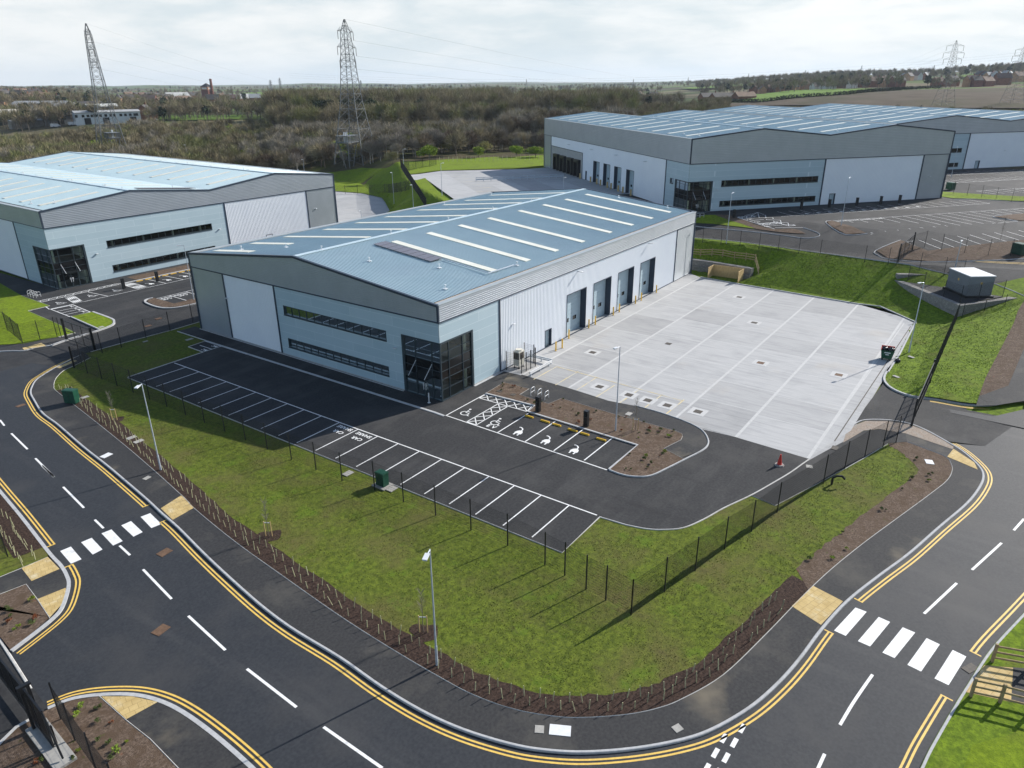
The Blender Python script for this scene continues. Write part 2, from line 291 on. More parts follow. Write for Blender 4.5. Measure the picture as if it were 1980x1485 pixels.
# ------------------------------------------------------------------ mesh and object helpers
SPLIT = {'parapet_cap', 'gutter', 'dark_trim', 'column', 'canopy_tie_rod', 'door_handle', 'vision_panel', 'wheel', 'post', 'coil_grille', 'window', 'sign_panel', 'warning_sign', 'gutter_outlet', 'bushing', 'platform_support', 'printed_panel', 'ridge_cap', 'plinth', 'concrete_pad', 'lid', 'entrance_door', 'spandrel', 'stand_foot', 'beam'}
class MB:
    def __init__(s): s.v = []; s.f = []; s.mi = []; s.pc = []
    def poly(s, pts, mi=0):
        n = len(s.v); s.v += [tuple(map(float, p)) for p in pts]; s.f.append(tuple(range(n, n+len(pts)))); s.mi.append(mi); return s
    def raw(s, v, f, mi=0):
        n = len(s.v); s.pc.append((n, n+len(v), len(s.f), len(s.f)+len(f))); s.v += [tuple(map(float, p)) for p in v]; s.f += [tuple(i+n for i in q) for q in f]; s.mi += [mi]*len(f); return s
    def box(s, c, size, rz=0., mi=0, axes=None, base=False):
        x, y, z = (q/2 for q in size); c = np.array(c, float)
        if base: c = c+np.array([0, 0, z])
        if axes is None: ax = np.array([math.cos(rz), math.sin(rz), 0]); ay = np.array([-math.sin(rz), math.cos(rz), 0]); az = np.array([0, 0, 1.])
        else: ax, ay, az = (np.array(a, float) for a in axes)
        P = [c+ax*x*i+ay*y*j+az*z*k for k in (-1, 1) for j in (-1, 1) for i in (-1, 1)]
        return s.raw(P, [(0, 2, 3, 1), (4, 5, 7, 6), (0, 1, 5, 4), (2, 6, 7, 3), (0, 4, 6, 2), (1, 3, 7, 5)], mi)
    def tube(s, p0, p1, r0, r1=None, n=8, mi=0, cap=True):
        r1 = r0 if r1 is None else r1; p0, p1 = np.array(p0, float), np.array(p1, float); d = p1-p0; L = np.linalg.norm(d)
        if L < 1e-6: return s
        d /= L; a = np.cross(d, (0, 0, 1.) if abs(d[2]) < .9 else (1., 0, 0)); a /= np.linalg.norm(a); b = np.cross(d, a)
        V = []
        for p, r in ((p0, r0), (p1, r1)):
            for k in range(n): t = 2*math.pi*(k+.5)/n; V.append(p+(a*math.cos(t)+b*math.sin(t))*r)
        Fc = [(k, (k+1) % n, n+(k+1) % n, n+k) for k in range(n)]
        if cap: Fc += [tuple(range(n-1, -1, -1)), tuple(range(n, 2*n))]
        return s.raw(V, Fc, mi)
    def path(s, pts, r, n=6, mi=0):
        for a, b in zip(pts[:-1], pts[1:]): s.tube(a, b, r, r, n, mi)
        return s
    def prism(s, pts, z0, z1, mi=0, side=True):
        n = len(pts); V = [(p[0], p[1], z0) for p in pts]+[(p[0], p[1], z1) for p in pts]
        return s.raw(V, [tuple(range(n-1, -1, -1)), tuple(range(n, 2*n))]+[(k, (k+1) % n, n+(k+1) % n, n+k) for k in range(n)], mi)
    def build(s, name, mats, parent=None, loc=None, smooth=False, weld=False):
        if name in SPLIT and len(s.pc) > 1 and parent is not None:
            r = []
            for a, b, c, d in s.pc:
                q = MB(); q.v = s.v[a:b]; q.f = [tuple(i-a for i in f) for f in s.f[c:d]]; q.mi = s.mi[c:d]; r.append(q.build(name, mats, parent, loc, smooth))
            return r[0]
        o_ = np.array(loc if loc is not None else (0, 0, 0), float)
        if parent is not None: o_ = np.array(parent['_o'])
        me = D.meshes.new(name)
        me.from_pydata((np.array(s.v).reshape(-1, 3)-o_).tolist() if s.v else [], [], s.f)
        if not isinstance(mats, (list, tuple)): mats = [mats]
        for mm in mats: me.materials.append(mm)
        if len(mats) > 1: me.polygons.foreach_set('material_index', s.mi)
        if smooth: me.polygons.foreach_set('use_smooth', [True]*len(me.polygons))
        me.update()
        o = D.objects.new(name, me); COL.objects.link(o)
        if parent is not None: o.parent = parent; TEMP.append(o); o['_o'] = tuple(o_)
        else: o.location = tuple(o_); TEMP.append(o); o['_o'] = tuple(o_)
        return o
TEMP = []
def thing(name, label, cat, loc=(0, 0, 0), group=None):
    o = D.objects.new(name, None); COL.objects.link(o); o.location = loc; o.empty_display_size = .5
    o['label'] = label; o['category'] = cat; o['_o'] = tuple(map(float, loc)); TEMP.append(o)
    if group: o['group'] = group
    return o
def tag(o, label, cat, group=None, kind=None):
    o['label'] = label; o['category'] = cat
    if group: o['group'] = group
    if kind: o['kind'] = kind
    return o
def struct(o, label=None, kind='structure', cat=None):
    o['kind'] = kind
    if label: o['label'] = label
    if cat: o['category'] = cat
    return o
def kids(o): return [c for c in TEMP if c.parent == o]
def copy_thing(o, loc, rz=0., label=None, group=None, scale=None):
    ch = CH.get(o.name)
    if ch is None: ch = CH[o.name] = [(c, kids(c)) for c in kids(o)]
    r = o.copy(); COL.objects.link(r); r.location = loc; r.rotation_euler = (0, 0, rz)
    if scale: r.scale = scale
    if label: r['label'] = label
    if group: r['group'] = group
    for c, gs in ch:
        d = c.copy(); COL.objects.link(d); d.parent = r; TEMP.append(d)
        for g in gs: e = g.copy(); COL.objects.link(e); e.parent = d; TEMP.append(e)
    TEMP.append(r); return r
CH = {}
ORD = ['first', 'second', 'third', 'fourth', 'fifth', 'sixth', 'seventh', 'eighth', 'ninth', 'tenth', 'eleventh', 'twelfth', 'thirteenth', 'fourteenth', 'fifteenth', 'sixteenth', 'seventeenth', 'eighteenth', 'nineteenth', 'twentieth'] + ['twenty-'+q for q in ('first', 'second', 'third', 'fourth', 'fifth', 'sixth', 'seventh', 'eighth', 'ninth')] + ['thirtieth'] + ['thirty-'+q for q in ('first', 'second', 'third', 'fourth', 'fifth', 'sixth', 'seventh', 'eighth', 'ninth')] + ['fortieth'] + ['forty-'+q for q in ('first', 'second', 'third', 'fourth', 'fifth', 'sixth', 'seventh', 'eighth', 'ninth')]
def smooth_pts(pts, k=6, closed=False):
    P = [np.array(p[:2], float) for p in pts]; n = len(P); o = []
    for i in range(n if closed else n-1):
        p0 = P[(i-1) % n] if closed or i > 0 else 2*P[0]-P[1]; p1 = P[i]; p2 = P[(i+1) % n]
        p3 = P[(i+2) % n] if closed or i+2 < n else 2*P[-1]-P[-2]
        for j in range(k):
            t = j/k; o.append(.5*((2*p1)+(-p0+p2)*t+(2*p0-5*p1+4*p2-p3)*t*t+(-p0+3*p1-3*p2+p3)*t**3))
    if not closed: o.append(P[-1])
    return [tuple(q) for q in o]
def offset(pts, d):
    P = np.array([p[:2] for p in pts], float); T = np.zeros_like(P); T[1:-1] = P[2:]-P[:-2]; T[0] = P[1]-P[0]; T[-1] = P[-1]-P[-2]
    T /= np.linalg.norm(T, axis=1)[:, None]+1e-9; Nn = np.stack([-T[:, 1], T[:, 0]], 1)
    return [tuple(q) for q in P+Nn*d]
def zf(z): return (lambda x, y: z) if isinstance(z, (int, float)) else z
def ribbon(mb, pts, w, z, mi=0, center=True):
    a = offset(pts, w/2 if center else 0); b = offset(pts, -w/2 if center else -w); g = zf(z)
    V = [(p[0], p[1], g(*p)) for p in a]+[(p[0], p[1], g(*p)) for p in b]; n = len(a)
    return mb.raw(V, [(i, i+1, n+i+1, n+i) for i in range(n-1)], mi)
def kerb(mb, pts, w, ztop, zbot, mi=0):
    """raised strip w wide to the right of pts"""
    a, b = offset(pts, 0), offset(pts, -w); gt, gb = zf(ztop), zf(zbot); n = len(a); c = .03
    V = [(p[0], p[1], gb(*p)) for p in a]+[(p[0], p[1], gt(*p)-c) for p in a]+[((p[0]*(w-c)+q[0]*c)/w, (p[1]*(w-c)+q[1]*c)/w, gt(*p)) for p, q in zip(a, b)]+[((q[0]*(w-c)+p[0]*c)/w, (q[1]*(w-c)+p[1]*c)/w, gt(*q)) for p, q in zip(a, b)]+[(q[0], q[1], gt(*q)-c) for q in b]+[(q[0], q[1], gb(*q)) for q in b]
    Fc = []
    for k in range(5):
        for i in range(n-1): Fc.append((k*n+i, k*n+i+1, (k+1)*n+i+1, (k+1)*n+i))
    Fc += [tuple(k*n for k in range(6)), tuple(k*n+n-1 for k in range(5, -1, -1))]
    return mb.raw(V, Fc, mi)
def dash(mb, p, q, w, z, mi=0):
    a, b = np.array(p[:2]), np.array(q[:2]); t = (b-a)/np.linalg.norm(b-a); n = np.array([-t[1], t[0]])*w/2; g = zf(z)
    return mb.poly([(*(a+n), g(*(a+n))), (*(b+n), g(*(b+n))), (*(b-n), g(*(b-n))), (*(a-n), g(*(a-n)))], mi)
def sheet(name, pts, z, mat, drape=0, off=0.0, maxlen=3.0):
    """flat polygon, or a polygon laid over the terrain"""
    mb = MB(); g = zf(z); mb.poly([(p[0], p[1], g(p[0], p[1])) for p in pts])
    if not drape: return struct(mb.build(name, mat))
    bm = bmesh.new(); vs = [bm.verts.new((p[0], p[1], 0)) for p in pts]; bm.faces.new(vs)
    bmesh.ops.triangulate(bm, faces=bm.faces[:])
    for _ in range(9):
        lng = [e for e in bm.edges if e.calc_length() > maxlen]
        if not lng or len(bm.edges) > 60000: break
        bmesh.ops.subdivide_edges(bm, edges=lng, cuts=1); bmesh.ops.triangulate(bm, faces=[f for f in bm.faces if len(f.verts) > 3])
    zz_ = Zs([(v.co.x, v.co.y) for v in bm.verts])
    for v, q in zip(bm.verts, zz_): v.co.z = q+off
    me = D.meshes.new(name); bm.to_mesh(me); bm.free(); me.materials.append(mat)
    o = D.objects.new(name, me); COL.objects.link(o); TEMP.append(o); return struct(o)
# ------------------------------------------------------------------ ground and roads
RZ = -.12
def grid_terrain():
    def ax(lo, hi, fine, flo, fhi, mid, mlo, mhi):
        a = list(np.arange(flo, fhi+.01, fine)); x = fhi
        while x < mhi: x += mid; a.append(x)
        st = mid
        while x < hi: st *= 1.09; x += st; a.append(x)
        x = flo
        while x > mlo: x -= mid; a.insert(0, x)
        st = mid
        while x > lo: st *= 1.09; x -= st; a.insert(0, x)
        return np.array(a)
    xs = ax(-3000, 7500, 1.3, 22, 134, 6, -80, 420); ys = ax(-4500, 7500, 1.3, -66, 118, 6, -120, 520)
    X, Y = np.meshgrid(xs, ys); P = np.stack([X.ravel(), Y.ravel()], 1); Z = Zs(P); r = np.hypot(P[:, 0]-CAMP[0], P[:, 1]-CAMP[1])
    Z = Z-.30*(1-sstep(190, 260, r))
    nx, ny = len(xs), len(ys); i = np.arange(nx-1); j = np.arange(ny-1); I, J = np.meshgrid(i, j)
    a = (J*nx+I).ravel(); Fc = np.stack([a, a+1, a+nx+1, a+nx], 1)
    me = D.meshes.new('ground'); me.vertices.add(len(P)); me.vertices.foreach_set('co', np.column_stack([P, Z]).ravel())
    me.loops.add(Fc.size); me.loops.foreach_set('vertex_index', Fc.ravel().astype(np.int32)); me.polygons.add(len(Fc))
    me.polygons.foreach_set('loop_start', np.arange(0, Fc.size, 4, dtype=np.int32)); me.polygons.foreach_set('loop_total', np.full(len(Fc), 4, np.int32))
    c = P[Fc].mean(1); rc = np.hypot(c[:, 0]-CAMP[0], c[:, 1]-CAMP[1]); az = np.degrees(np.arctan2(c[:, 1]-CAMP[1], c[:, 0]-CAMP[0]))
    mi = np.zeros(len(Fc), np.int32); mi[(rc > 232)] = 1; mi[rc > 520] = 2
    me.polygons.foreach_set('material_index', mi); me.polygons.foreach_set('use_smooth', np.ones(len(Fc), bool)); me.update(calc_edges=True)
    FAR = M('patchwork_farmland', (.09, .13, .035), (.13, .18, .05), .004, 4, rough=1, spec=.03)
    t = FAR.node_tree; v = t.nodes.new('ShaderNodeTexVoronoi'); v.inputs['Scale'].default_value = .0042; t.links.new(posn(FAR), v.inputs[0])
    s = t.nodes.new('ShaderNodeSeparateXYZ'); t.links.new(v.outputs['Color'], s.inputs[0])
    cr = ramp(t, s.outputs[0], [(0, (.085, .115, .035)), (.2, (.13, .19, .05)), (.36, (.14, .12, .075)), (.5, (.075, .085, .035)), (.62, (.17, .15, .09)), (.76, (.11, .16, .05)), (.9, (.10, .085, .06))], 'CONSTANT')
    t.links.new(cr, t.nodes['Principled BSDF'].inputs['Base Color'])
    mixin(FAR, ramp(t, nz(FAR, .009, 6), [(.50, 0.), (.58, 1.)]), (.045, .05, .028), .85)
    SCRUB = M('scrubland_floor', (.055, .048, .026), (.10, .085, .050), .5, 7, (.07, .085, .022), .06, (.5, .68), rough=1, spec=.05, bump=1, bscale=2)
    for mm in (BANK, SCRUB, FAR): me.materials.append(mm)
    o = D.objects.new('ground', me); COL.objects.link(o); struct(o)
grid_terrain()
struct(MB().poly([(-90, -95, RZ), (26, -95, RZ), (26, 58, RZ), (-90, 58, RZ)]).build('road', ROAD))
sheet('road', [(25.5, -95), (25.5, -36)] + [G(x, y, 1.0)[:2] for x, y in [(1926, 787), (1985, 778)]] + [(60, -46.5), (75, -46), (100, -52), (100, -95)], 0, ROAD, 1, -.10, 3)

# outer kerb of the corner plot: island on the left of travel
KX = [(157, 686), (142, 693), (109, 710), (87, 723), (71.5, 734), (64, 746), (61, 758), (67, 771), (84, 797), (114.5, 820), (161.6, 861), (208.8, 898), (244, 927.6), (287.6, 965), (315, 990.6), (346.7, 1018), (398, 1069.4), (453, 1120.6), (512, 1171.9), (571.3, 1215), (660, 1268.5), (738.8, 1323.6), (817.6, 1370.8), (896.4, 1406.3), (987, 1434), (1054, 1445.7), (1132.8, 1449.6), (1231.3, 1441.8), (1320, 1425), (1379, 1404), (1446, 1365), (1497.3, 1321.6), (1540.6, 1274), (1588, 1211), (1635, 1160), (1694.3, 1112.8), (1753.4, 1069.4), (1812.5, 1018), (1867.7, 971), (1893, 938), (1899, 917), (1889, 898), (1858.8, 871), (1825, 850.7), (1788, 830.5), (1757.8, 818.7), (1717.4, 812), (1673.6, 812), (1653.4, 820.4), (1636.5, 834)]
KP = smooth_pts([G(x, y, 0) for x, y in KX], 5)
IX = [(174.5, 691.5), (141.8, 707.3), (123.6, 715.8), (111.5, 726.7), (105.5, 736.4), (104, 746), (107.8, 754.7), (138, 778.3), (202, 828.8), (269.4, 884.4), (350.7, 957), (378, 984.7), (453, 1045.8), (551.6, 1116.7), (660, 1192.5), (754.6, 1252.6), (845, 1305.8), (916, 1343.3), (995, 1370.8), (1073.7, 1384.6), (1132.8, 1386.6), (1211.6, 1380.7), (1270.7, 1368.9), (1320, 1350), (1398.8, 1303.9), (1477.6, 1229), (1532.8, 1171.9), (1572, 1132.5), (1615.5, 1093), (1674.6, 1045.8), (1733.7, 1002.4), (1792.8, 959), (1830, 929.6), (1841, 910), (1839, 896), (1828.5, 882.7), (1791, 867.5), (1754, 854)]
IP = smooth_pts([G(x, y, 0) for x, y in IX], 5)
mb = MB(); kerb(mb, KP, .17, .0, RZ-.05); struct(mb.build('kerb', KERB))
struct(MB().poly([(*p, -.012) for p in KP[:-10]] + [(*p, -.012) for p in IP[::-1]]).build('pavement', PAVE))
mb = MB(); kerb(mb, offset(IP, .03), .06, .012, -.1); struct(mb.build('edging', EDGE))
PLOT = [p for p in IP] + [G(1720, 856, 0)[:2], G(1700, 829, 0)[:2], (30, -34.5), (58, -30), (62, 0), (64, 44), (40, 49)] + [G(x, y, 0)[:2] for x, y in [(387, 621.7), (330, 638.5), (279, 652), (222, 667), (165, 682)]]
sheet('lawn', PLOT, -.03, GRASS)
DB = smooth_pts([G(x, y, 0) for x, y in IX[6:28]], 5)
mb = MB(); dbi = [(p[0]+random.uniform(-.09, .09), p[1]+random.uniform(-.09, .09)) for p in offset(DB, 1.42)]; struct(MB().poly([(*p, -.018) for p in offset(DB, .04)] + [(*p, -.018) for p in dbi[::-1]]).build('planting_bed', DARKBARK))
BEDR = [G(x, y, 0)[:2] for x, y in [(1536.7, 1097), (1572, 1073), (1603.7, 1045.8), (1655, 1006), (1714, 959), (1761, 923.6), (1776, 906), (1754.4, 884.4), (1737.5, 871), (1717, 859), (1748, 853)]]
i0 = min(range(len(IP)), key=lambda i: (IP[i][0]-G(1566, 1138, 0)[0])**2+(IP[i][1]-G(1566, 1138, 0)[1])**2)
random.seed(4)
bedtop = [(p[0]+random.uniform(-.12, .12), p[1]+random.uniform(-.12, .12)) for p in smooth_pts(BEDR, 6)]
struct(MB().poly([(*p, -.016) for p in bedtop] + [(*p, -.016) for p in offset(IP[i0:], .03)[::-1]]).build('planting_bed', BARK))
mb = MB(); cob = [G(x, y, 0) for x, y in [(1636, 836), (1655, 821), (1673.6, 814), (1717.4, 814.5), (1757.8, 820.7), (1788, 832.5), (1825, 852), (1844, 864), (1842, 868.5), (1751, 838), (1700.5, 829.5), (1670, 832.5), (1630, 856)]]
mb.poly([(p[0], p[1], .004) for p in cob]); struct(mb.build('cobble_strip', COBBLE))
# main site asphalt
EDX = [(1158.4, 998.5), (1211.6, 1014), (1251, 1021.5), (1282.5, 1023), (1320, 1019.5), (1359.4, 1003), (1398.8, 981), (1450, 957), (1489.4, 935), (1525, 914), (1548.5, 897.5), (1562.4, 887.7)]
EP = [(-9.06, -22.72)] + smooth_pts([G(x, y, 0) for x, y in EDX[1:]], 4)
WCON = [(10.45, -.3), (10.05, -8.4), (9.45, -14), (9.06, -19.5), (8.74, -23.6), (8.9, -26.5), (8.46, -32.94)]
SITEP = [(-14.36, 32.3), (-5.1, 32.6), (-4.95, 35.8), (-2.4, 36.0), (-2.35, 42.4), (.02, 42.4), (.02, .02), (10.4, .02)] + WCON + EP[::-1] + [(-14.3, -22.8)]
struct(MB().poly([(*p, 0) for p in SITEP]).build('car_park', SITE))
ent = [G(x, y, 0)[:2] for x, y in [(1636.5, 836), (1655, 820), (1673.6, 813), (1717.4, 813), (1757.8, 820), (1825, 852), (1905, 860), (1990, 800), (1990, 775), (1926, 785.7), (1889, 785.7), (1858.8, 785), (1808.3, 775), (1757.8, 768.2), (1724, 754.7), (1709, 739.6)]]
struct(MB().poly([(*p, -.115 if 5 < i < 11 else -.006) for i, p in enumerate(ent)]).build('access_road', SITE))
# little footpath by the side fence
fp = [G(x, y, 0)[:2] for x, y in [(1450, 957), (1498, 977), (1585, 932), (1665, 888), (1716, 857), (1754, 854), (1751, 839), (1700, 830), (1670, 833), (1600, 870), (1548.5, 898.5)]]
struct(MB().poly([(*p, -.004) for p in fp]).build('footpath', SITE))
mb = MB(); kerb(mb, [G(x, y, 0) for x, y in [(1450, 956), (1498, 977), (1585, 932), (1665, 888), (1716, 857.5)]], .06, .02, -.1)
kerb(mb, [(-14.36, 32.3), (-14.3, -22.8), (-9.06, -22.72)], .09, .03, -.1); kerb(mb, EP, .12, .03, -.1)
kerb(mb, [(-2.35, 42.4), (-2.4, 36.0), (-4.95, 35.8), (-5.1, 32.6), (-14.36, 32.3)], .13, .05, -.1)
struct(mb.build('edging', EDGE))
mb = MB(); kerb(mb, [(-2.42, 36.0), (-2.2, -1.0), (-2.28, -2.3)], .30, .055, -.1); kerb(mb, [(-.16, 40.9), (-.16, 5.0)], .10, .06, -.1); kerb(mb, [(4.9, -.30), (9.9, -.30)], -.26, .03, -.1); struct(mb.build('kerb', KERB))
# raised island bed with footpath
BED = [(4.05, -2.35), (7.43, -2.18), (7.45, -5.36), (5.66, -5.42), (5.45, -9.0), (7.3, -9.38), (7.0, -15), (6.93, -21.7), (6.75, -22.35), (6.31, -22.62), (5.51, -22.78), (3.19, -22.22), (2.45, -24.33), (.33, -23.86), (-1.61, -23.28), (-2.42, -22.29), (-2.74, -21.29), (-2.65, -20.12), (2.55, -20.1), (2.87, -8.41), (4.35, -8.17)]
RIM = smooth_pts([(-2.65, -20.12), (-2.72, -21.29), (-2.42, -22.29), (-1.61, -23.2), (.33, -23.8), (2.57, -24.39), (4.52, -24.9), (5.75, -25.0), (6.98, -24.6), (8.38, -23.5), (9.17, -21.85), (9.7, -18.97), (9.8, -16.12)], 4)
struct(MB().poly([(*p, .05) for p in RIM[24:]] + [(*p, .05) for p in [(9.3, -12.5), (9.7, -8.0), (9.8, -1.2), (7.5, -1.9), (7.45, -5.3), (5.7, -5.4), (5.5, -9), (7.3, -9.38), (7.0, -15), (6.9, -21.7), (6.6, -22.4), (5.5, -22.78), (3.2, -22.2), (2.4, -24.0)]]).build('footpath', PAVE))
struct(MB().poly([(*p, .085) for p in BED]).build('planting_bed', BARK))
mb = MB(); kerb(mb, RIM, .14, .11, -.05); kerb(mb, [(-2.65, -20.12), (2.55, -20.1), (2.87, -8.41), (4.35, -8.17), (4.05, -2.35)], -.13, .11, -.05); struct(mb.build('kerb', KERB))
mb = MB(); kerb(mb, [(4.05, -2.35), (7.43, -2.18), (7.45, -5.36), (5.66, -5.42), (5.45, -9.0), (7.3, -9.38), (7.0, -15), (6.93, -21.7), (6.75, -22.35), (6.31, -22.62), (5.51, -22.78), (3.19, -22.22), (2.45, -24.33)], .05, .10, -.02); struct(mb.build('edging', EDGE))
# concrete yard slabs
random.seed(11)
lanes = [0, -2.5, -8.5, -14.5, -20.5, -26.5, -32.8, -34.55]
def xl(y): ys = [-p[1] for p in WCON]; return float(np.interp(-y, ys, [p[0] for p in WCON])) if y > -33 else 8.46+(-y-32.94)*4.7
def xr(y): return float(np.interp(-y, [0, 2.5, 8.6, 26.5, 29.2, 34.5], [62.3, 60.6, 59.9, 58.6, 58.9, 53.9]))
mb = MB(); jb = MB()
for a, b in zip(lanes[:-1], lanes[1:]):
    x = max(xl(a), xl(b)); xs = [None]; x += random.uniform(4, 8)
    while x < min(xr(a), xr(b))-3: xs.append(x); x += random.choice((5.6, 6.2, 7.4))
    xs.append(None)
    for p, q in zip(xs[:-1], xs[1:]):
        l0, l1 = (xl(a), xl(b)) if p is None else (p, p); r0, r1 = (xr(a), xr(b)) if q is None else (q, q)
        mb.poly([(l0, a, .006), (r0, a, .006), (r1, b, .006), (l1, b, .006)], random.choice((0, 1, 1, 3, 3, 2) if b > -27 else (0, 1, 3)))
        if q is not None: dash(jb, (q, a), (q, b), .11, .010)
    if b > -34: dash(jb, (xl(b), b), (xr(b), b), .26, .012)
dash(jb, (14.3, -32.86), (52.8, -33.2), .12, .016)
struct(MB().poly([(9, -.1, -.01), (60.7, -.1, -.01), (60.75, -2.5, -.01), (60, -8.67, -.01), (58.75, -26.5, -.01), (59.2, -29.3, -.01), (54, -34.6, -.01), (8, -34.7, -.01)]).build('concrete_yard', CONC[0]))
struct(mb.build('concrete_yard', CONC)); struct(jb.build('yard_joints', JOINT))
mb = MB(); dash(mb, (13, -33.85), (51.8, -34.1), .10, .014); struct(mb.build('drainage_channel', IRON))
mb = MB(); kerb(mb, [(60.6, -2.5), (59.83, -8.67), (58.55, -26.53), (58.99, -29.15), (53.91, -34.30), (40.07, -34.66), (33.16, -34.6)], -.14, .13, -.05)
kb = smooth_pts([(33.16, -34.6)] + [G(x, y, .1) for x, y in [(1722.4, 707), (1711, 722), (1709, 736), (1724, 751), (1757.8, 764.5), (1808.3, 772), (1858.8, 781), (1889, 784), (1926, 784), (1985, 775)]], 5)
kerb(mb, kb, -.15, .15, -.1); struct(mb.build('kerb', KERB))
# bank between the yard and the upper road
acc = [(1340, 459.5), (1430, 467.5), (1560, 485.5), (1690, 502.5), (1735, 508), (1790, 519.5), (1850, 533.5), (1925, 549), (1990, 576)]
accp = [G(x, y)[:2] for x, y in acc]
bark_in = [(1894, 763), (1906, 729.5), (1943, 658.8), (1960, 625), (1968, 601.5)]; bark_out = [(1893, 766.5), (1949.7, 746), (1985, 662)]
def onslope(l): return [G(x, y)[:2] for x, y in l]
sheet('grass_bank', [(60.0, -3), (59.95, -8.67), (58.7, -26.53), (59.1, -29.25), (53.95, -34.45), (40.07, -34.8)] + [p for p in offset(kb, .1)][:-5] + onslope(bark_in) + [(66, -46), (72, -45)] + accp[::-1] + [(66, 12), (64.6, 3)], 0, BANK, 1, 0, 1.3)
sheet('planting_bed', onslope(bark_in) + [(66, -45.5)] + onslope(bark_out[::-1]), 0, BARK, 1, .02, 1.3)
sheet('pavement', onslope([(1893, 766.5), (1949.7, 746), (1985, 662), (2040, 560), (2090, 560), (2070, 765), (1985, 775), (1926, 784), (1887, 785)]), 0, PAVE, 1, .03, 1.5)
# big rear unit: asphalt, car park, lawn, islands
rear = [(68, 14)] + accp[:-1] + [G(1990, 578)[:2], P2(60, 60)[:2], P2(150, 62)[:2], P2(150, -39)[:2], P2(61, -39)[:2], P2(59, .2)[:2], P2(-.2, .2)[:2], P2(-.2, -26)[:2], (66.8, 50), (66.8, 30)]
sheet('access_road', rear, 0, SITE, 1, -.04, 2.2)
pf = lambda x, y: G(1315+x/3.65, 367+y/3.65)
sheet('lawn', [pf(*q)[:2] for q in [(60, 205), (110, 203), (175, 178), (245, 178), (335, 212), (440, 243), (530, 276), (420, 262), (230, 241), (60, 232)]], 0, LUSH, 1, .05, 1.2)
sheet('planting_bed', [pf(*q)[:2] for q in [(245, 178), (330, 178), (380, 190), (402, 196), (470, 222), (530, 247), (660, 279), (800, 276), (850, 290), (888, 310), (830, 310), (700, 300), (540, 279), (440, 243), (335, 212)]], 0, BARK, 1, .06, 1.2)
sheet('planting_bed', [P2(*q)[:2] for q in [(18.9, 15.6), (20.3, 15.0), (19.5, 24.6), (16.7, 23.4), (17.2, 18.5)]], 0, BARK, 1, .06, 1.5)
sheet('planting_bed', [P2(*q)[:2] for q in [(15.8, 31.6), (22.2, 29.4), (22.4, 34.8), (39, 35.0), (50, 34.9), (60, 35.6), (60, 43.5), (44, 43.6), (30, 42.0), (19.5, 38.6), (15.2, 35)]], 0, BARK, 1, .05, 1.5)
sheet('planting_bed', [P2(*q)[:2] for q in [(50.0, 20.6), (55, 19.8), (64, 19.4), (64, 25), (51, 25.2)]], 0, BARK, 1, .06, 1.5)
sheet('lawn', [P2(*q)[:2] for q in [(60.5, 1.0), (62.5, 2.0), (70, 8), (84, 19), (110, 42), (113, 38), (88, 14), (72, 0), (62, -12), (60.0, -12)]], 0, LUSH, 1, .05, 2.5)
mb = MB(); zs = lambda x, y: Zp(x, y)+.06; zb = lambda x, y: Zp(x, y)-.1
for L, w in (([(20.3, 15.0), (18.9, 15.4), (17.2, 18.5), (16.6, 23.5), (19.6, 24.8)], .12), ([(22.2, 29.4), (15.8, 31.5), (14.9, 33.2), (15.0, 35.3), (18.5, 38.3), (30, 41.9), (44, 43.6)], .12), ([(50, 25.3), (49.8, 20.5), (55, 19.7)], .12), ([(59.4, 2.4), (64.5, 3.2), (70, 9.3), (84, 20), (110, 43)], .12)):
    kerb(mb, smooth_pts([P2(*q) for q in L], 3), w, zs, zb)
kerb(mb, smooth_pts([(68, 14)] + accp, 2), .14, zs, zb); kerb(mb, smooth_pts([pf(*q) for q in [(40, 250), (105, 256), (300, 276), (560, 300), (760, 325), (850, 339), (930, 338), (982, 322), (960, 300), (868, 268)]], 4), .11, zs, zb)
struct(mb.build('kerb', KERB))
zm = lambda x, y: Zp(x, y)+.0
mk = MB()
def p2d(a, b, w=.10): dash(mk, P2(*a), P2(*b), w, zm)
p2d((14.5, 8.6), (62, 8.6))
for i in range(19): p2d((17.0+2.5*i, 8.6), (17.0+2.5*i, 3.8))
p2d((20.4, 15.1), (66, 15.1)); p2d((19.8, 25.35), (50, 25.35))
for i in range(13): p2d((20.4+2.5*i, 15.1), (20.4+2.5*i, 25.2))
for i in range(13, 18): p2d((20.4+2.5*i, 15.1), (20.4+2.5*i, 19.8))
p2d((22.4, 30.2), (52, 30.2)); p2d((22.4, 34.9), (50, 34.9))
for i in range(12): p2d((22.4+2.5*i, 30.2), (22.4+2.5*i, 34.8))
for dr in (0, 1):   # car parks of the farther units
    for r_ in range(3):
        y0 = -30+r_*12 if dr == 0 else -30; x0 = 74
        p2d((x0, y0), (x0+70, y0), .14)
        for i in range(28): p2d((x0+2.5*i, y0), (x0+2.5*i, y0+(5 if r_ % 2 == 0 else -5)), .14)
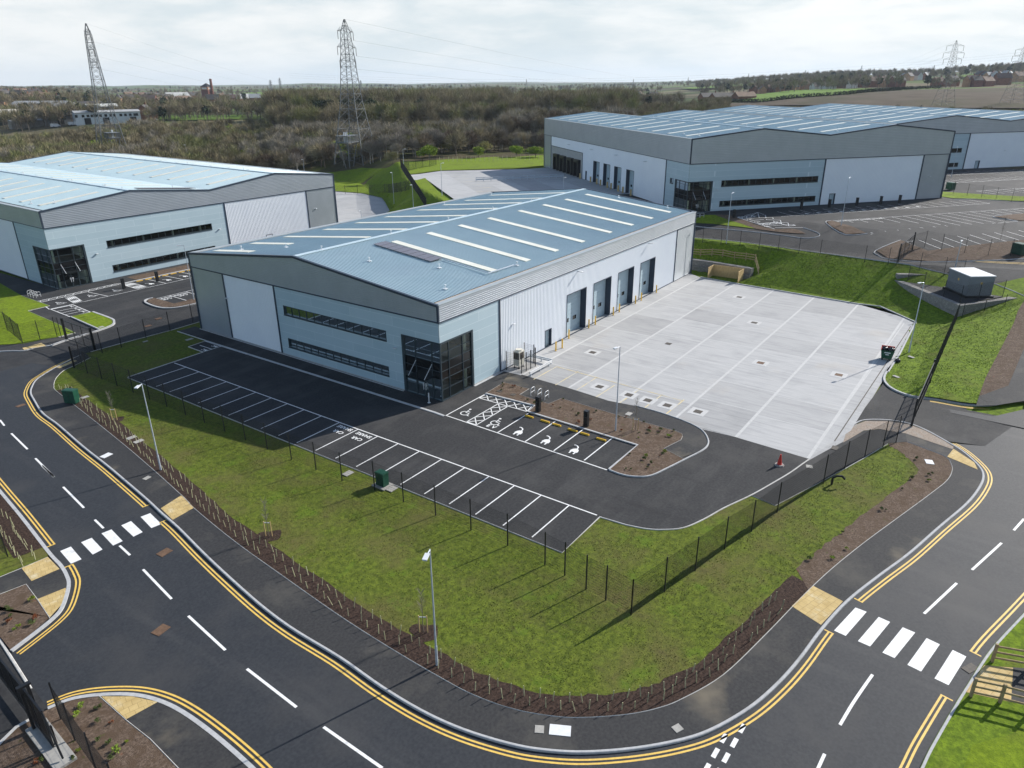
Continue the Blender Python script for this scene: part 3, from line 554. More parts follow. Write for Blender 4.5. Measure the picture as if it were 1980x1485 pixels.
# disabled bays of the rear unit
def lerp(a, b, t): return (a[0]+(b[0]-a[0])*t, a[1]+(b[1]-a[1])*t)
def hatch(q00, q10, q11, q01, n, fn, w=.10):
    """crossed hatch in a quad given in local coordinates; fn maps to dash()"""
    fn(q00, q10, w); fn(q10, q11, w); fn(q11, q01, w); fn(q01, q00, w)
    for i in range(n):
        t0, t1 = i/n, (i+1)/n
        fn(lerp(q00, q10, t0), lerp(q01, q11, t1), w); fn(lerp(q00, q10, t1), lerp(q01, q11, t0), w)
def pfd(a, b, w=.09): dash(mk, pf(*a), pf(*b), w, lambda x, y: Zp(x, y)+.02)
hatch((548, 160), (815, 252), (768, 257), (505, 182), 5, pfd)
for a, b in (((402, 195), (548, 160)), ((402, 195), (670, 278)), ((670, 268), (868, 267)), ((520, 175), (470, 183)), ((495, 220), (590, 210)), ((560, 243), (690, 226)), ((600, 258), (740, 248))): pfd(a, b)
hatch((545, 240), (690, 229), (720, 238), (580, 250), 3, pfd); hatch((402, 195), (505, 182), (530, 192), (440, 205), 3, pfd)
struct(mk.build('road_marking', WHITE))
# rear yard slabs
mb = MB(); Y2 = [(-.2, 28), (-.2, 82), (-6.5, 80), (-31.4, 83.6), (-38, 78.2), (-41, 77), (-42, 65.8), (-38.6, 64.6), (-40, 27.5)]
def q2(f, d, z=6.22): return P2(f, -d, z)
def lane_y(f): return float(np.interp(-f, [0, 6.5, 31.4, 38], [82, 80, 83.5, 78.2]))
fs = [0, -6.2, -12.4, -18.6, -24.8, -31, -38]
for k, (a, b) in enumerate(zip(fs[:-1], fs[1:])):
    d0 = 26.
    while d0 < 84:
        d1 = d0+12; e0, e1 = min(d1, lane_y(a)), min(d1, lane_y(b))
        if e0 > d0: mb.poly([q2(a, d0), q2(b, d0), q2(b, e1), q2(a, e0)], random.choice((0, 1, 3)) if k % 2 else random.choice((2, 0)))
        d0 = d1
mb.poly([q2(-38, 65), q2(-42, 65.8), q2(-41, 77), q2(-38, 78.2)], 1)
struct(mb.build('concrete_yard', CONC))
sheet('grass_bank', [(66, 53), (90.2, 83.0), (89.0, 87.0), (97.2, 96.5), (101.2, 94.6), (109.4, 94.8), (128, 76.5), (140, 82), (150, 104), (112, 126), (96, 101.2), (79.8, 83.2), (70, 80), (60, 62)], 0, LUSH, 1, .1, 1.6)
sheet('grass_bank', [G(x, y)[:2] for x, y in [(600, 338), (640, 334), (700, 325), (770, 318), (880, 312), (1054, 300), (1054, 321), (1000, 325), (850, 330.5), (788, 338), (795, 352), (822, 345), (866, 390), (830, 402), (762, 412), (745, 392), (738, 383), (700, 374), (645, 370), (600, 370)]], 0, LUSH, 1, .14, 1.6)
# left unit: asphalt, lawn, yard
A3 = -.02; K3 = np.array([-1.317, 76.52, 0]); F3 = np.array([math.cos(A3), math.sin(A3), 0]); D3 = np.array([-math.sin(A3), math.cos(A3), 0])
def P3(f, p, z=0): q = K3+F3*f-D3*p; return (q[0], q[1], z)
lf = [(175, 680), (222, 667), (279, 652), (330, 638.5), (387, 621.7)]
lfp = [G(x, y, 0)[:2] for x, y in lf]
struct(MB().poly([(*p, -.115) for p in [G(-60, 690, 0)[:2], G(0, 716, 0)[:2]] + [G(x, y, 0)[:2] for x, y in [(60, 700), (100, 706), (140, 690)]]] + [(*p, -.008) for p in lfp + [(56, 50), (56, 77), (-1.2, 77), (-2.6, 130), (-40, 130), (-40, 60)]]).build('access_road', SITE))
mb = MB(); kerb(mb, offset(lfp, .05), .12, .02, -.1); struct(mb.build('edging', EDGE))
LW = [G(x, y, 0)[:2] for x, y in [(-70, 512), (-20, 536), (41.8, 571.5), (97, 591), (54.5, 601), (108, 624), (146, 643), (113, 651.5), (80, 657), (44, 664.5), (-10, 667), (-90, 660)]]
struct(MB().poly([(*p, .01) for p in LW]).build('lawn', LUSH))
mb = MB(); kerb(mb, [(p[0], p[1]) for p in LW[2:8]], .07, .025, -.1); struct(mb.build('edging', EDGE))
IL = [G(x, y, 0)[:2] for x, y in [(136, 612.7), (178, 603.7), (213, 616.5), (218.5, 622.5), (215, 629), (192, 637.3)]]
struct(MB().poly([(*p, .06) for p in IL]).build('lawn', LUSH))
mb = MB(); kerb(mb, smooth_pts([G(x, y, 0) for x, y in [(178, 603.7), (213, 616.5), (219, 622.5), (215, 629), (192, 638), (160, 648), (129, 657), (98, 668)]], 4), -.22, .09, -.1); kerb(mb, [IL[0], IL[5]], -.1, .08, -.1)
IS3 = smooth_pts([(10.5, 52.0), (6.5, 51.9), (3.7, 52.3), (2.5, 53.6), (2.2, 55.5), (2.5, 58.4), (3.3, 59.7), (4.3, 59.75)], 4)
kerb(mb, [(40, 52.3)]+IS3, -.2, .10, -.05); kerb(mb, [P3(7.7, 4.4)[:2], P3(46, 4.4)[:2]], .2, .10, -.05)
pvk = smooth_pts([G(x, y, 0) for x, y in [(-70, 684), (0, 678.5), (25, 677.3), (46, 677), (70, 671.5), (98, 667)]], 4); kerb(mb, pvk, .15, .02, RZ-.05)
struct(mb.build('kerb', KERB))
struct(MB().poly([(*p, -.002) for p in pvk] + [(*p, -.002) for p in [G(x, y, 0)[:2] for x, y in [(128, 655), (113, 651.5), (80, 657), (44, 664.5), (0, 667.5), (-70, 664)]]]).build('pavement', PAVE))
struct(MB().poly([(*p, .07) for p in [(40, 52.2), (6.5, 52.1), (3.8, 52.5), (2.6, 53.8), (2.35, 55.5), (2.7, 58.4), (3.4, 59.5), (4.4, 59.6), (4.4, 54.4), (40, 54.0)]]).build('planting_bed', BARK))
struct(MB().poly([(*P3(f, p)[:2], .05) for f, p in [(5.2, .1), (46, .1), (46, 4.4), (7.8, 4.4)]]).build('planting_bed', PAVE))
struct(MB().poly([(*P3(f, p)[:2], .07) for f, p in [(10, 1.2), (46, 1.2), (46, 4.3), (10, 4.3)]]).build('planting_bed', BARK))
mb = MB()
for k in range(6):
    y0, y1 = 70+k*14, 84+k*14
    def xe(y): return float(np.interp(y, [70, 82.8, 100.6, 128, 160], [74, 79.3, 94.8, 111, 118]))
    mb.poly([(53, y0, .003), (xe(y0), y0, .003), (xe(y1), y1, .003), (53, y1, .003)], (1, 3, 0)[k % 3])
struct(mb.build('concrete_yard', CONC)); mb = MB()
for k in range(5): dash(mb, (56+5*k, 70), (56+5*k, 154), .16, .008)
struct(mb.build('yard_joints', JOINT))
mb = MB(); kerb(mb, [(74, 70), (79.4, 82.8), (94.9, 100.6), (111.5, 128)], .16, .13, -.05); struct(mb.build('kerb', KERB))

# ------------------------------------------------------------------ painted markings
mk = MB(); yl = MB(); zmk = -.116
def nearest(P, q): q = G(*q, 0) if len(q) == 2 else q; return min(range(len(P)), key=lambda i: (P[i][0]-q[0])**2+(P[i][1]-q[1])**2)
def dbl(P, d1=.46, d2=.68, bars=(0, 0), z=zmk):
    ribbon(yl, offset(P, -d1), .105, z); ribbon(yl, offset(P, -d2), .105, z)
    for e, on in ((0, bars[0]), (-1, bars[1])):
        if on:
            a, b = offset(P, -.2)[e], offset(P, -.74)[e]; dash(yl, a, b, .09, (lambda x, y, z=z: (z(x, y) if callable(z) else z)+.002))
dbl(KP[nearest(KP, (170, 690)):nearest(KP, (292, 970))+1], bars=(0, 1))
ia, ib, ic = nearest(KP, (325, 1000)), nearest(KP, (1505, 1315)), nearest(KP, (1586, 1213))
dbl(KP[ia:ic+1], bars=(1, 1))
ia, ib = nearest(KP, (1643, 1152)), nearest(KP, (1757, 819)); ic = nearest(KP, (1869, 970))
dbl(KP[ia:ib], bars=(1, 0))
# left side of the road
LK1 = smooth_pts([G(x, y, 0) for x, y in [(-60, 880), (0, 953), (39.4, 1000.5), (92.6, 1069.4), (114.3, 1093), (126, 1112.8), (130, 1132.5), (118, 1171.9), (98.5, 1195.5), (59, 1227), (19.7, 1256.6)]], 5)
LK2 = smooth_pts([G(x, y, 0) for x, y in [(92.6, 1370.8), (138, 1353), (193, 1345), (256, 1345), (307.3, 1357), (354.6, 1380.7), (413.7, 1424), (480.7, 1483), (540, 1545)]], 5)
mb = MB(); kerb(mb, LK1, -.16, .0, RZ-.05); kerb(mb, LK2, -.16, 0, RZ-.05); struct(mb.build('kerb', KERB))
def left(P, a, b): return P[nearest(P, a):nearest(P, b)+1]
dbl(left(LK1, (-60, 880), (84, 1058)), -.46, -.68); dbl(left(LK1, (116, 1097), (19, 1257)), -.46, -.68)
for p_, on in ((G(84, 1058, 0), 1), (G(116, 1097, 0), 1)):
    i = nearest(LK1, p_); a, b = offset(LK1, .2)[i], offset(LK1, .74)[i]; dash(yl, a, b, .09, zmk+.002)
dbl(LK2, -.46, -.68)
RK = smooth_pts([G(x, y, 0) for x, y in [(1765, 1515), (1779, 1485), (1798.7, 1443.7), (1844, 1365), (1869.6, 1323.6), (1915, 1254.6), (1980, 1183.7), (2040, 1118)]], 5)
mb = MB(); kerb(mb, RK, .16, .0, RZ-.05); struct(mb.build('kerb', KERB))
a, b = RK[:nearest(RK, (1855, 1347))], RK[nearest(RK, (1905, 1268)):]
dbl(a, -.46, -.68); dbl(b, -.46, -.68)
for P, e in ((a, -1), (b, 0)): dash(yl, offset(P, .15)[e], offset(P, .74)[e], .09, zmk+.002)
kz = [p for p in kb if p[0] > 14][-26:]
dbl(offset(kz, 0)[4:], .35, .55, z=-.0)
dbl(offset(pvk, 0), .3, .5)
yz = lambda x, y: Zp(x, y)-.02
ribbon(yl, smooth_pts([G(x, y) for x, y in [(1757, 484.5), (1800, 492), (1860, 500.5), (1920, 505.5), (1985, 508.5)]], 4), .14, yz)
ribbon(yl, smooth_pts([G(x, y) for x, y in [(1757, 486.5), (1800, 494), (1860, 502.5), (1920, 507.5), (1985, 510.5)]], 4), .14, yz)
struct(yl.build('double_yellow_lines', YELLOW))
def quad_px(o, s, q, z=zmk): mk.poly([G(o[0]+x/s, o[1]+y/s, z) for x, y in q])
s, o = 2.538, (0, 900)
for q in ([(295, 420), (348, 398), (400, 460), (348, 482)], [(398, 377), (450, 355), (503, 412), (455, 437)], [(498, 333), (547, 314), (602, 371), (555, 393)], [(595, 294), (643, 273), (700, 327), (655, 349)], [(690, 252), (737, 234), (792, 287), (743, 307)]): quad_px(o, s, q)
o = (1320, 900)
for q in ([(848, 697), (903, 718), (800, 836), (743, 810)], [(962, 743), (1018, 768), (920, 888), (860, 862)], [(1080, 794), (1141, 820), (1040, 945), (980, 918)], [(1197, 847), (1262, 878), (1170, 1011), (1103, 978)], [(1325, 905), (1392, 938), (1305, 1078), (1236, 1045)]): quad_px(o, s, q)
def px_dash(o, s, a, b, w=.15, z=zmk): dash(mk, G(o[0]+a[0]/s, o[1]+a[1]/s, z), G(o[0]+b[0]/s, o[1]+b[1]/s, z), w, z)
for a, b in ([(-105, 965), (-60, 1010)], [(0, 1075), (25, 1108)], [(65, 1152), (158, 1243)], [(203, 1295), (310, 1402)]): px_dash((0, 450), 2.97, a, b)
for a, b in ([(205, 0), (265, 55)], [(310, 105), (412, 208)], [(465, 266), (508, 308)], [(587, 393), (638, 440)], [(702, 510), (842, 655)], [(924, 738), (1106, 906)], [(1212, 998), (1455, 1186)], [(1588, 1283), (1876, 1485)]): px_dash((0, 900), s, a, b)
for a, b in ([(1675, 262), (1625, 318)], [(1565, 380), (1420, 512)], [(1345, 577), (1185, 727)], [(697, 1415), (640, 1540)]): px_dash((1320, 900), s, a, b)
ribbon(mk, smooth_pts([G(1320+x/s, 900+y/s, zmk) for x, y in [(932, 1026), (880, 1100), (830, 1175), (772, 1273)]], 4), .15, zmk)
u = (math.cos(R(0)), 0)
ga, gb = np.array(G(1320+292/s, 900+1290/s, zmk)), np.array(G(1320+213/s, 900+1434/s, zmk)); gd = (gb-ga)/np.linalg.norm(gb-ga); gp = np.array([-gd[1], gd[0], 0])
step = np.linalg.norm(gb-ga)/2; off_ = np.array(G(1320+202/s, 900+1338/s, zmk))-ga
for k in range(5):
    for o_ in (np.zeros(3), off_):
        c = ga+gd*step*k+o_; dash(mk, c-gd*.30, c+gd*.30, .22, zmk)
# main car park bays
M0 = .005
dash(mk, (-9.04, 32.2), (-9.04, -22.5), .11, M0)
for i in range(21): dash(mk, (-9.1, 29.86-2.5*i), (-14.02, 29.86-2.5*i), .10, M0)
dash(mk, (-2.22, -2.3), (-2.75, -19.95), .11, M0)
dash(mk, (-2.2, -2.36), (4.0, -2.36), .11, M0)
def w2(a, b, w=.11): dash(mk, a, b, w, M0)
hatch((-2.2, -4.85), (2.78, -4.85), (2.78, -6.0), (-2.2, -6.0), 4, w2)
hatch((4.0, -2.45), (4.22, -7.9), (2.86, -8.2), (2.80, -2.45), 5, w2)
for y in (-8.55, -11.6, -14.58, -17.58): w2((-2.4, y), (2.6, y))
w2((-7.4, 35.0), (-5.0, 35.0), .0001) if 0 else None
# motorcycle bay
for a, b in (((-2.45, 35.9), (-2.45, 32.7)), ((-5.0, 35.75), (-5.05, 32.7)), ((-3.9, 35.2), (-3.9, 32.75)), ((-5.05, 32.75), (-2.5, 32.7))): w2(a, b, .1)
# left unit bays
b3 = MB()
def w3(a, b, w=.11): dash(mk, P3(*a), P3(*b), w, .0)
w3((-5.6, 9.95), (46, 10.3)); hx = [1.8, 4.0, 7.3, 8.9, 11.75, 14.6]
w3((-5.6, 9.95), (-4.9, 5.2), .12); hatch((-4.9, 5.2), (9.2, 4.3), (8.9, 3.5), (-5.5, 4.1), 12, w3)
hatch((-2.2, 9.95), (-1.0, 9.95), (-.2, 5.2), (-1.5, 5.3), 5, w3); w3((2.6, 9.9), (2.0, 5.0)); hatch((7.3, 10), (8.9, 10), (8.7, 4.6), (7.3, 4.7), 5, w3)
for k in range(8): w3((11.75+2.9*k, 10.1), (11.3+2.9*k, 4.8))
for a, b in (((5.7, 17.2), (5.7, 22.3)), ((8.2, 17.3), (8.2, 22.5)), ((10.8, 17.4), (10.8, 22.6)), ((5.7, 22.3), (46, 22.6)), ((5.7, 17.2), (46, 17.5))): w3(a, b)
for k in range(9): w3((13.3+2.5*k, 17.4), (13.3+2.5*k, 22.6))
lt = [G(x, y, 0) for x, y in [(98.2, 598), (141, 589.3), (174.5, 603.3), (135.5, 612.5)]]
for i in range(4): dash(mk, lt[i], lt[(i+1) % 4], .12 if i else .25, .0)
for t in (.3, .52, .74): dash(mk, lerp(lt[0], lt[3], t), lerp(lt[1], lt[2], t+.02), .1, .0)
struct(mk.build('road_marking', WHITE))
fy = MB()
for a, b in (((14.45, -4.3), (9.9, -4.25)), ((14.55, -7), (9.93, -6.98)), ((14.2, -9.5), (10, -9.5)), ((13.3, -12.1), (9.6, -12.0)), ((13.6, -14.7), (9.4, -14.6)), ((13.9, -17.2), (9.2, -17.1)), ((13.9, -19.5), (9.1, -19.4)), ((14.45, -4.3), (13.6, -19.5))): dash(fy, a, b, .12, .018)
for k in range(6): dash(fy, P2(-31+k*0, -40-6*k), P2(-26, -40-6*k), .15, 6.23)
struct(fy.build('faded_yellow_bay_lines', FADEY))
# buff crossing points
mb = MB()
for q, z in (([(311, 982.7), (350.7, 957.5), (375.5, 981.5), (334, 1005)], -.004), ([(1572, 1132.5), (1630, 1162.5), (1587.5, 1208), (1530.8, 1171.9)], -.004), ([(1843.6, 867.5), (1831.8, 882.7), (1890.7, 908), (1884, 894)], .006), ([(109, 710.3), (143, 695.8), (150, 697.6), (115, 712)], .004), ([(41.4, 1098), (92.6, 1076.5), (115, 1100), (61, 1123.4)], -.002), ([(73, 1158), (127, 1136.4), (129, 1148), (118, 1170), (96.5, 1193.5)], -.002), ([(196, 1346.4), (244.3, 1390.5), (305.4, 1357), (256, 1346.4)], -.002), ([(43, 672.7), (80, 663), (89.7, 669), (46.7, 676.3)], .012), ([(1926, 764.8), (1966.5, 775), (1914, 785)], .16), ([(1903, 1286), (1959, 1291), (1955, 1357), (1867, 1338)], -.004)):
    mb.poly([G(x, y, z) for x, y in q])
struct(mb.build('buff_paving', BUFF))
# lower left corner and lower right corner
def flat(name, mat, px, z=-.012): return struct(MB().poly([G(x, y, z) for x, y in px]).build(name, mat))
l1 = [(*p, -.014) for p in LK1[:nearest(LK1, (100, 1076))]]
struct(MB().poly(l1 + [G(92, 1076.5, -.014), G(0, 1114.7, -.014), G(-120, 1150, -.014), G(-120, 900, -.014)]).build('grass_verge', GRASS))
n_ = offset(left(LK1, (-60, 880), (88, 1062)), -.0); struct(MB().poly([(*p, -.010) for p in n_] + [(*p, -.010) for p in offset(n_, -1.75)[::-1]]).build('planting_bed', DARKBARK))
flat('pavement', PAVE, [(92, 1076.5), (114.3, 1093), (126, 1112.8), (130, 1132.5), (122, 1160), (73, 1158), (51, 1128), (0, 1148), (-120, 1190), (-120, 1155), (0, 1114.7)], -.011)
flat('planting_bed', BARK, [(0, 1148), (51, 1128.5), (73, 1158), (96.5, 1193.5), (59, 1226), (19.7, 1255.6), (0, 1231), (-60, 1160), (-60, 1172)], -.010)
flat('planting_bed', BARK, [(92.6, 1371.5), (138, 1354), (193, 1346), (244, 1390.5), (291.6, 1428), (346.7, 1485), (390, 1540), (-60, 1560), (-60, 1500), (0, 1434), (30, 1405), (60, 1388)], -.010)
flat('pavement', PAVE, [(196, 1346.4), (256, 1346), (307.3, 1357), (354.6, 1381.5), (413.7, 1425), (480.7, 1484), (540, 1546), (390, 1540), (346.7, 1485), (291.6, 1428), (244, 1390.5)], -.011)
flat('car_park', SITE, [(-10, 1215), (65, 1331), (92.6, 1371), (60, 1388), (30, 1405), (0, 1434), (-60, 1500), (-300, 1500), (-300, 1200)], -.10)
mb = MB(); kerb(mb, [G(x, y, 0) for x, y in [(-10, 1216), (25, 1270), (62, 1328)]], .16, -.05, -.2); kerb(mb, [G(x, y, 0) for x, y in [(60, 1388), (30, 1405), (0, 1434), (-50, 1490)]], -.14, .02, -.2)
kerb(mb, [G(x, y, 0) for x, y in [(193, 1345), (244, 1390.5), (291.6, 1428), (346.7, 1485), (390, 1540)]], .06, .012, -.1); kerb(mb, [G(x, y, 0) for x, y in [(0, 1148), (51, 1128.5), (73, 1158), (97, 1194)]], .06, .012, -.1); kerb(mb, [G(x, y, 0) for x, y in [(-60, 1138), (0, 1114.7), (41, 1098), (92, 1076.5)]], .06, .012, -.1)
struct(mb.build('edging', EDGE))
rg = [(*p, -.014) for p in RK]
struct(MB().poly(rg + [G(2150, 1150, -.014), G(2200, 1560, -.014), G(1800, 1560, -.014)]).build('grass_verge', BANK))
flat('footpath', PAVE, [(1957, 1290), (2120, 1303), (2120, 1385), (1953, 1357)], -.008)
mb = MB()
mb.poly([G(x, y, -.010) for x, y in [(1955, 1420), (2000, 1390), (2100, 1420), (2100, 1520), (1850, 1520), (1880, 1440)]]); struct(mb.build('weedy_grass', LUSH))
# ------------------------------------------------------------------ warehouses
def ribs(mb, O, U, ul, V, vl, Nn, pitch, dep, prof, mi=0):
    n = max(1, round(ul/pitch)); p = ul/n; st = []
    for i in range(n):
        for t, h in prof: st.append(((i+t)*p, h*dep))
    st.append((ul, 0)); A = [O+U*a+Nn*h for a, h in st]; m_ = len(A)
    return mb.raw(A+[q+V*vl for q in A], [(i, i+1, m_+i+1, m_+i) for i in range(m_-1)], mi)
PH = [(0, 0), (.08, 1), (.46, 1), (.54, 0)]; PV = [(0, 0), (.6, 0), (.68, 1), (.92, 1)]; PR = [(0, 0), (.70, 0), (.78, 1), (.92, 1)]
def cells(a0, a1, z0, z1, holes):
    A = sorted({a0, a1, *[q for h in holes for q in h[:2] if a0 < q < a1]})
    for l, r in zip(A[:-1], A[1:]):
        hs = sorted((h[2], h[3]) for h in holes if h[0] < (l+r)/2 < h[1]); z = z0
        for b, t in hs:
            if b > z+1e-3: yield l, r, z, b
            z = max(z, t)
        if z < z1-1e-3: yield l, r, z, z1
def pbox(mb, PF, a0, a1, z0, z1, d0, d1, mi=0):
    V = [PF(a, z, d) for d in (d0, d1) for z in (z0, z1) for a in (a0, a1)]
    return mb.raw(V, [(0, 1, 3, 2), (4, 6, 7, 5), (0, 4, 5, 1), (2, 3, 7, 6), (0, 2, 6, 4), (1, 5, 7, 3)], mi)
def clad(parent, name, mat, PF, a0, a1, z0, z1, kind, holes=(), pitch=None):
    mb = MB(); ax = (PF(1, 0, 0)-PF(0, 0, 0)); nn = PF(0, 0, 1)-PF(0, 0, 0); up = np.array([0, 0, 1.])
    for l, r, b, t in cells(a0, a1, z0, z1, holes):
        if kind == 'h': ribs(mb, PF(l, b, 0), up, t-b, ax, r-l, nn, pitch or .2, .03, PH)
        elif kind == 'v': ribs(mb, PF(l, b, 0), ax, r-l, up, t-b, nn, pitch or .30, .03, PV)
        else: mb.poly([PF(l, b, .02), PF(r, b, .02), PF(r, t, .02), PF(l, t, .02)])
    return mb.build(name, mat, parent)
def window_band(parent, PF, a0, a1, z0, z1, n):
    f = MB(); w = .07
    for q in ((a0, a1, z1-w, z1), (a0, a1, z0, z0+w*1.6), (a0, a0+w, z0, z1), (a1-w, a1, z0, z1)): pbox(f, PF, *q, -.24, .035)
    for i in range(1, n): x = a0+(a1-a0)*i/n; pbox(f, PF, x-.03, x+.03, z0, z1, -.2, -.10)
    pbox(f, PF, a0-.02, a1+.02, z0-.05, z0, -.2, .11)
    f.pc = []; o = f.build('window', FRAME, parent)
    g = MB(); g.poly([PF(a0, z0, -.15), PF(a1, z0, -.15), PF(a1, z1, -.15), PF(a0, z1, -.15)]); g.build('pane', GLASS, o)
    b = MB(); b.poly([PF(a0, z0-.3, -1.6), PF(a1, z0-.3, -1.6), PF(a1, z1, -1.6), PF(a0, z1, -1.6)], 0); b.poly([PF(a0, z1, -.2), PF(a1, z1, -.2), PF(a1, z1, -1.6), PF(a0, z1, -1.6)], 0); b.poly([PF(a0, z0-.3, -.2), PF(a1, z0-.3, -.2), PF(a1, z0-.3, -1.6), PF(a0, z0-.3, -1.6)], 0)
    k = a0+1.0
    while k < a1: pbox(b, PF, k, k+.25, z0-.2, z1, -.75, -.5, 1); k += 5.2
    for a in (a0, a1): b.poly([PF(a, z0-.3, -.16), PF(a, z1, -.16), PF(a, z1, -1.6), PF(a, z0-.3, -1.6)], 0)
    b.build('room_behind', [DARKIN, CREAM], o); return o
def dock_door(parent, PF, a0, a1, h, dep=.75):
    f = MB(); pbox(f, PF, a0-.10, a0, 0, h+.1, -dep, .06); pbox(f, PF, a1, a1+.10, 0, h+.1, -dep, .06); pbox(f, PF, a0, a1, h, h+.1, -dep, .06)
    o = f.build('dock_door', TRIM, parent); g = MB(); n = 9
    for i in range(n): pbox(g, PF, a0, a1, h*i/n+.008, h*(i+1)/n-.008, -dep-.1, -dep)
    pn = g.build('door_leaf', DOORM, o); v = MB(); q = (a1-a0)
    for t in (.20, .60): pbox(v, PF, a0+q*t, a0+q*(t+.18), 1.45, 1.95, -dep, -dep+.02)
    v.build('vision_panel', DGLASS, o); pbox_ = MB(); pbox_.poly([PF(a0, .012, -dep), PF(a1, .012, -dep), PF(a1, .012, 0), PF(a0, .012, 0)]); pbox_.build('threshold', PLINTH, o); return o
def person_door(parent, PF, a0, a1, h, dep=.28):
    f = MB(); pbox(f, PF, a0, a0+.08, 0, h, -dep, .05); pbox(f, PF, a1-.08, a1, 0, h, -dep, .05); pbox(f, PF, a0, a1, h-.08, h, -dep, .05)
    o = f.build('personnel_door', TRIM, parent); g = MB(); pbox(g, PF, a0+.08, a1-.08, .02, h-.08, -dep-.05, -dep); g.build('door_leaf', DOORM, o)
    k = MB(); pbox(k, PF, a1-.3, a1-.2, 1.0, 1.15, -dep, -dep+.06); k.build('handle', STEELW, o); return o
def corner_glazing(parent, PA, PS, ga, gs, gh, door=True, inner=5.2):
    root = MB(); rest = (('a', PA, ga, (1.1, 3.24)), ('s', PS, gs, (1.28, 3.41)))
    for key, PF, g, mul in rest:
        pbox(root, PF, g-.22, g+.06, 0, gh+.06, -.3, .09); pbox(root, PF, -.02 if key == 'a' else .0, g, gh-.10, gh+.06, -.2, .07); pbox(root, PF, 0, g, 0, .12, -.12, .03)
    root.box((PA(0, gh/2, -.04)), (.12, .12, gh), axes=(PA(1, 0, 0)-PA(0, 0, 0), PA(0, 0, 1)-PA(0, 0, 0), (0, 0, 1)))
    o = root.build('corner_glazing', FRAME, parent); m_ = MB()
    for key, PF, g, mul in rest:
        for x in mul: pbox(m_, PF, x-.035, x+.035, .1, gh-.1, -.12, .03)
        for z in (1.2, 2.28, 3.12, 4.05, 5.05): pbox(m_, PF, 0, g-.2, z-.022, z+.022, -.10, .018)
    m_.build('mullion', FRAME, o); gl = MB(); sp_ = MB()
    for key, PF, g, mul in rest:
        gl.poly([PF(0, .1, -.05), PF(g-.2, .1, -.05), PF(g-.2, 2.28, -.05), PF(0, 2.28, -.05)]); gl.poly([PF(0, 4.05, -.05), PF(g-.2, 4.05, -.05), PF(g-.2, gh-.1, -.05), PF(0, gh-.1, -.05)])
        pbox(sp_, PF, .0 if key == 'a' else .06, g-.2, 2.28, 4.05, -.09, -.05)
    gl.build('pane', GLASS, o); sp_.build('spandrel', SPANDREL, o)
    rm = MB(); I = inner
    for z, mi in ((.03, 1), (4.0, 1), (2.26, 0), (gh-.02, 0)): rm.poly([PA(.1, z, -.1), PA(I, z, -.1), PA(I, z, -I), PA(.1, z, -I)], mi)
    rm.poly([PA(I, 0, -.1), PA(I, 0, -I), PA(I, gh, -I), PA(I, gh, -.1)], 2); rm.poly([PA(.1, 0, -I), PA(I, 0, -I), PA(I, gh, -I), PA(.1, gh, -I)], 0)
    rm.build('lobby_room', [DARKIN, FLOORM, INWALL], o); cl_ = MB()
    for a, d in ((.55, .55), (ga-.5, .6), (.55, gs-.6)):
        for z0, z1 in ((.03, 2.25), (4.01, gh-.03)): cl_.box(PA(a, (z0+z1)/2, -d), (.22, .22, z1-z0))
    cl_.build('column', CREAM, o)
    if door:
        c = MB(); pbox(c, PA, .95, 3.4, 2.42, 2.47, 0, 1.35); pbox(c, PA, .95, 3.4, 2.40, 2.52, 1.33, 1.38); c.build('canopy', DGLASS, o); r_ = MB()
        for x in (1.1, 3.2): r_.tube(PA(x, 2.5, 1.25), PA(x, 3.75, .03), .03, n=6)
        r_.build('canopy_tie_rod', STEELW, o); h = MB()
        for x in (2.02, 2.32): pbox(h, PA, x-.03, x+.03, .8, 1.5, .04, .10); pbox(h, PA, x-.12, x+.12, 1.2, 1.5, .03, .045)
        h.build('door_handle', STEELW, o); d = MB()
        for x in (1.1, 2.17, 3.24): pbox(d, PA, x-.06, x+.06, .05, 2.28, -.1, .05)
        d.build('entrance_door', FRAME, o)
    return o
def bisect(mb, planes, name, mat, parent):
    """keep the side of each plane opposite to its normal"""
    bm = bmesh.new(); vs = [bm.verts.new(v) for v in mb.v]
    for f in mb.f: bm.faces.new([vs[i] for i in f])
    for p, n in planes: bmesh.ops.bisect_plane(bm, geom=bm.verts[:]+bm.edges[:]+bm.faces[:], plane_co=Vector(p), plane_no=Vector(n), clear_outer=True)
    bm.verts.index_update()
    out_ = ([tuple(v.co) for v in bm.verts], [tuple(v.index for v in f.verts) for f in bm.faces]); bm.free(); return out_
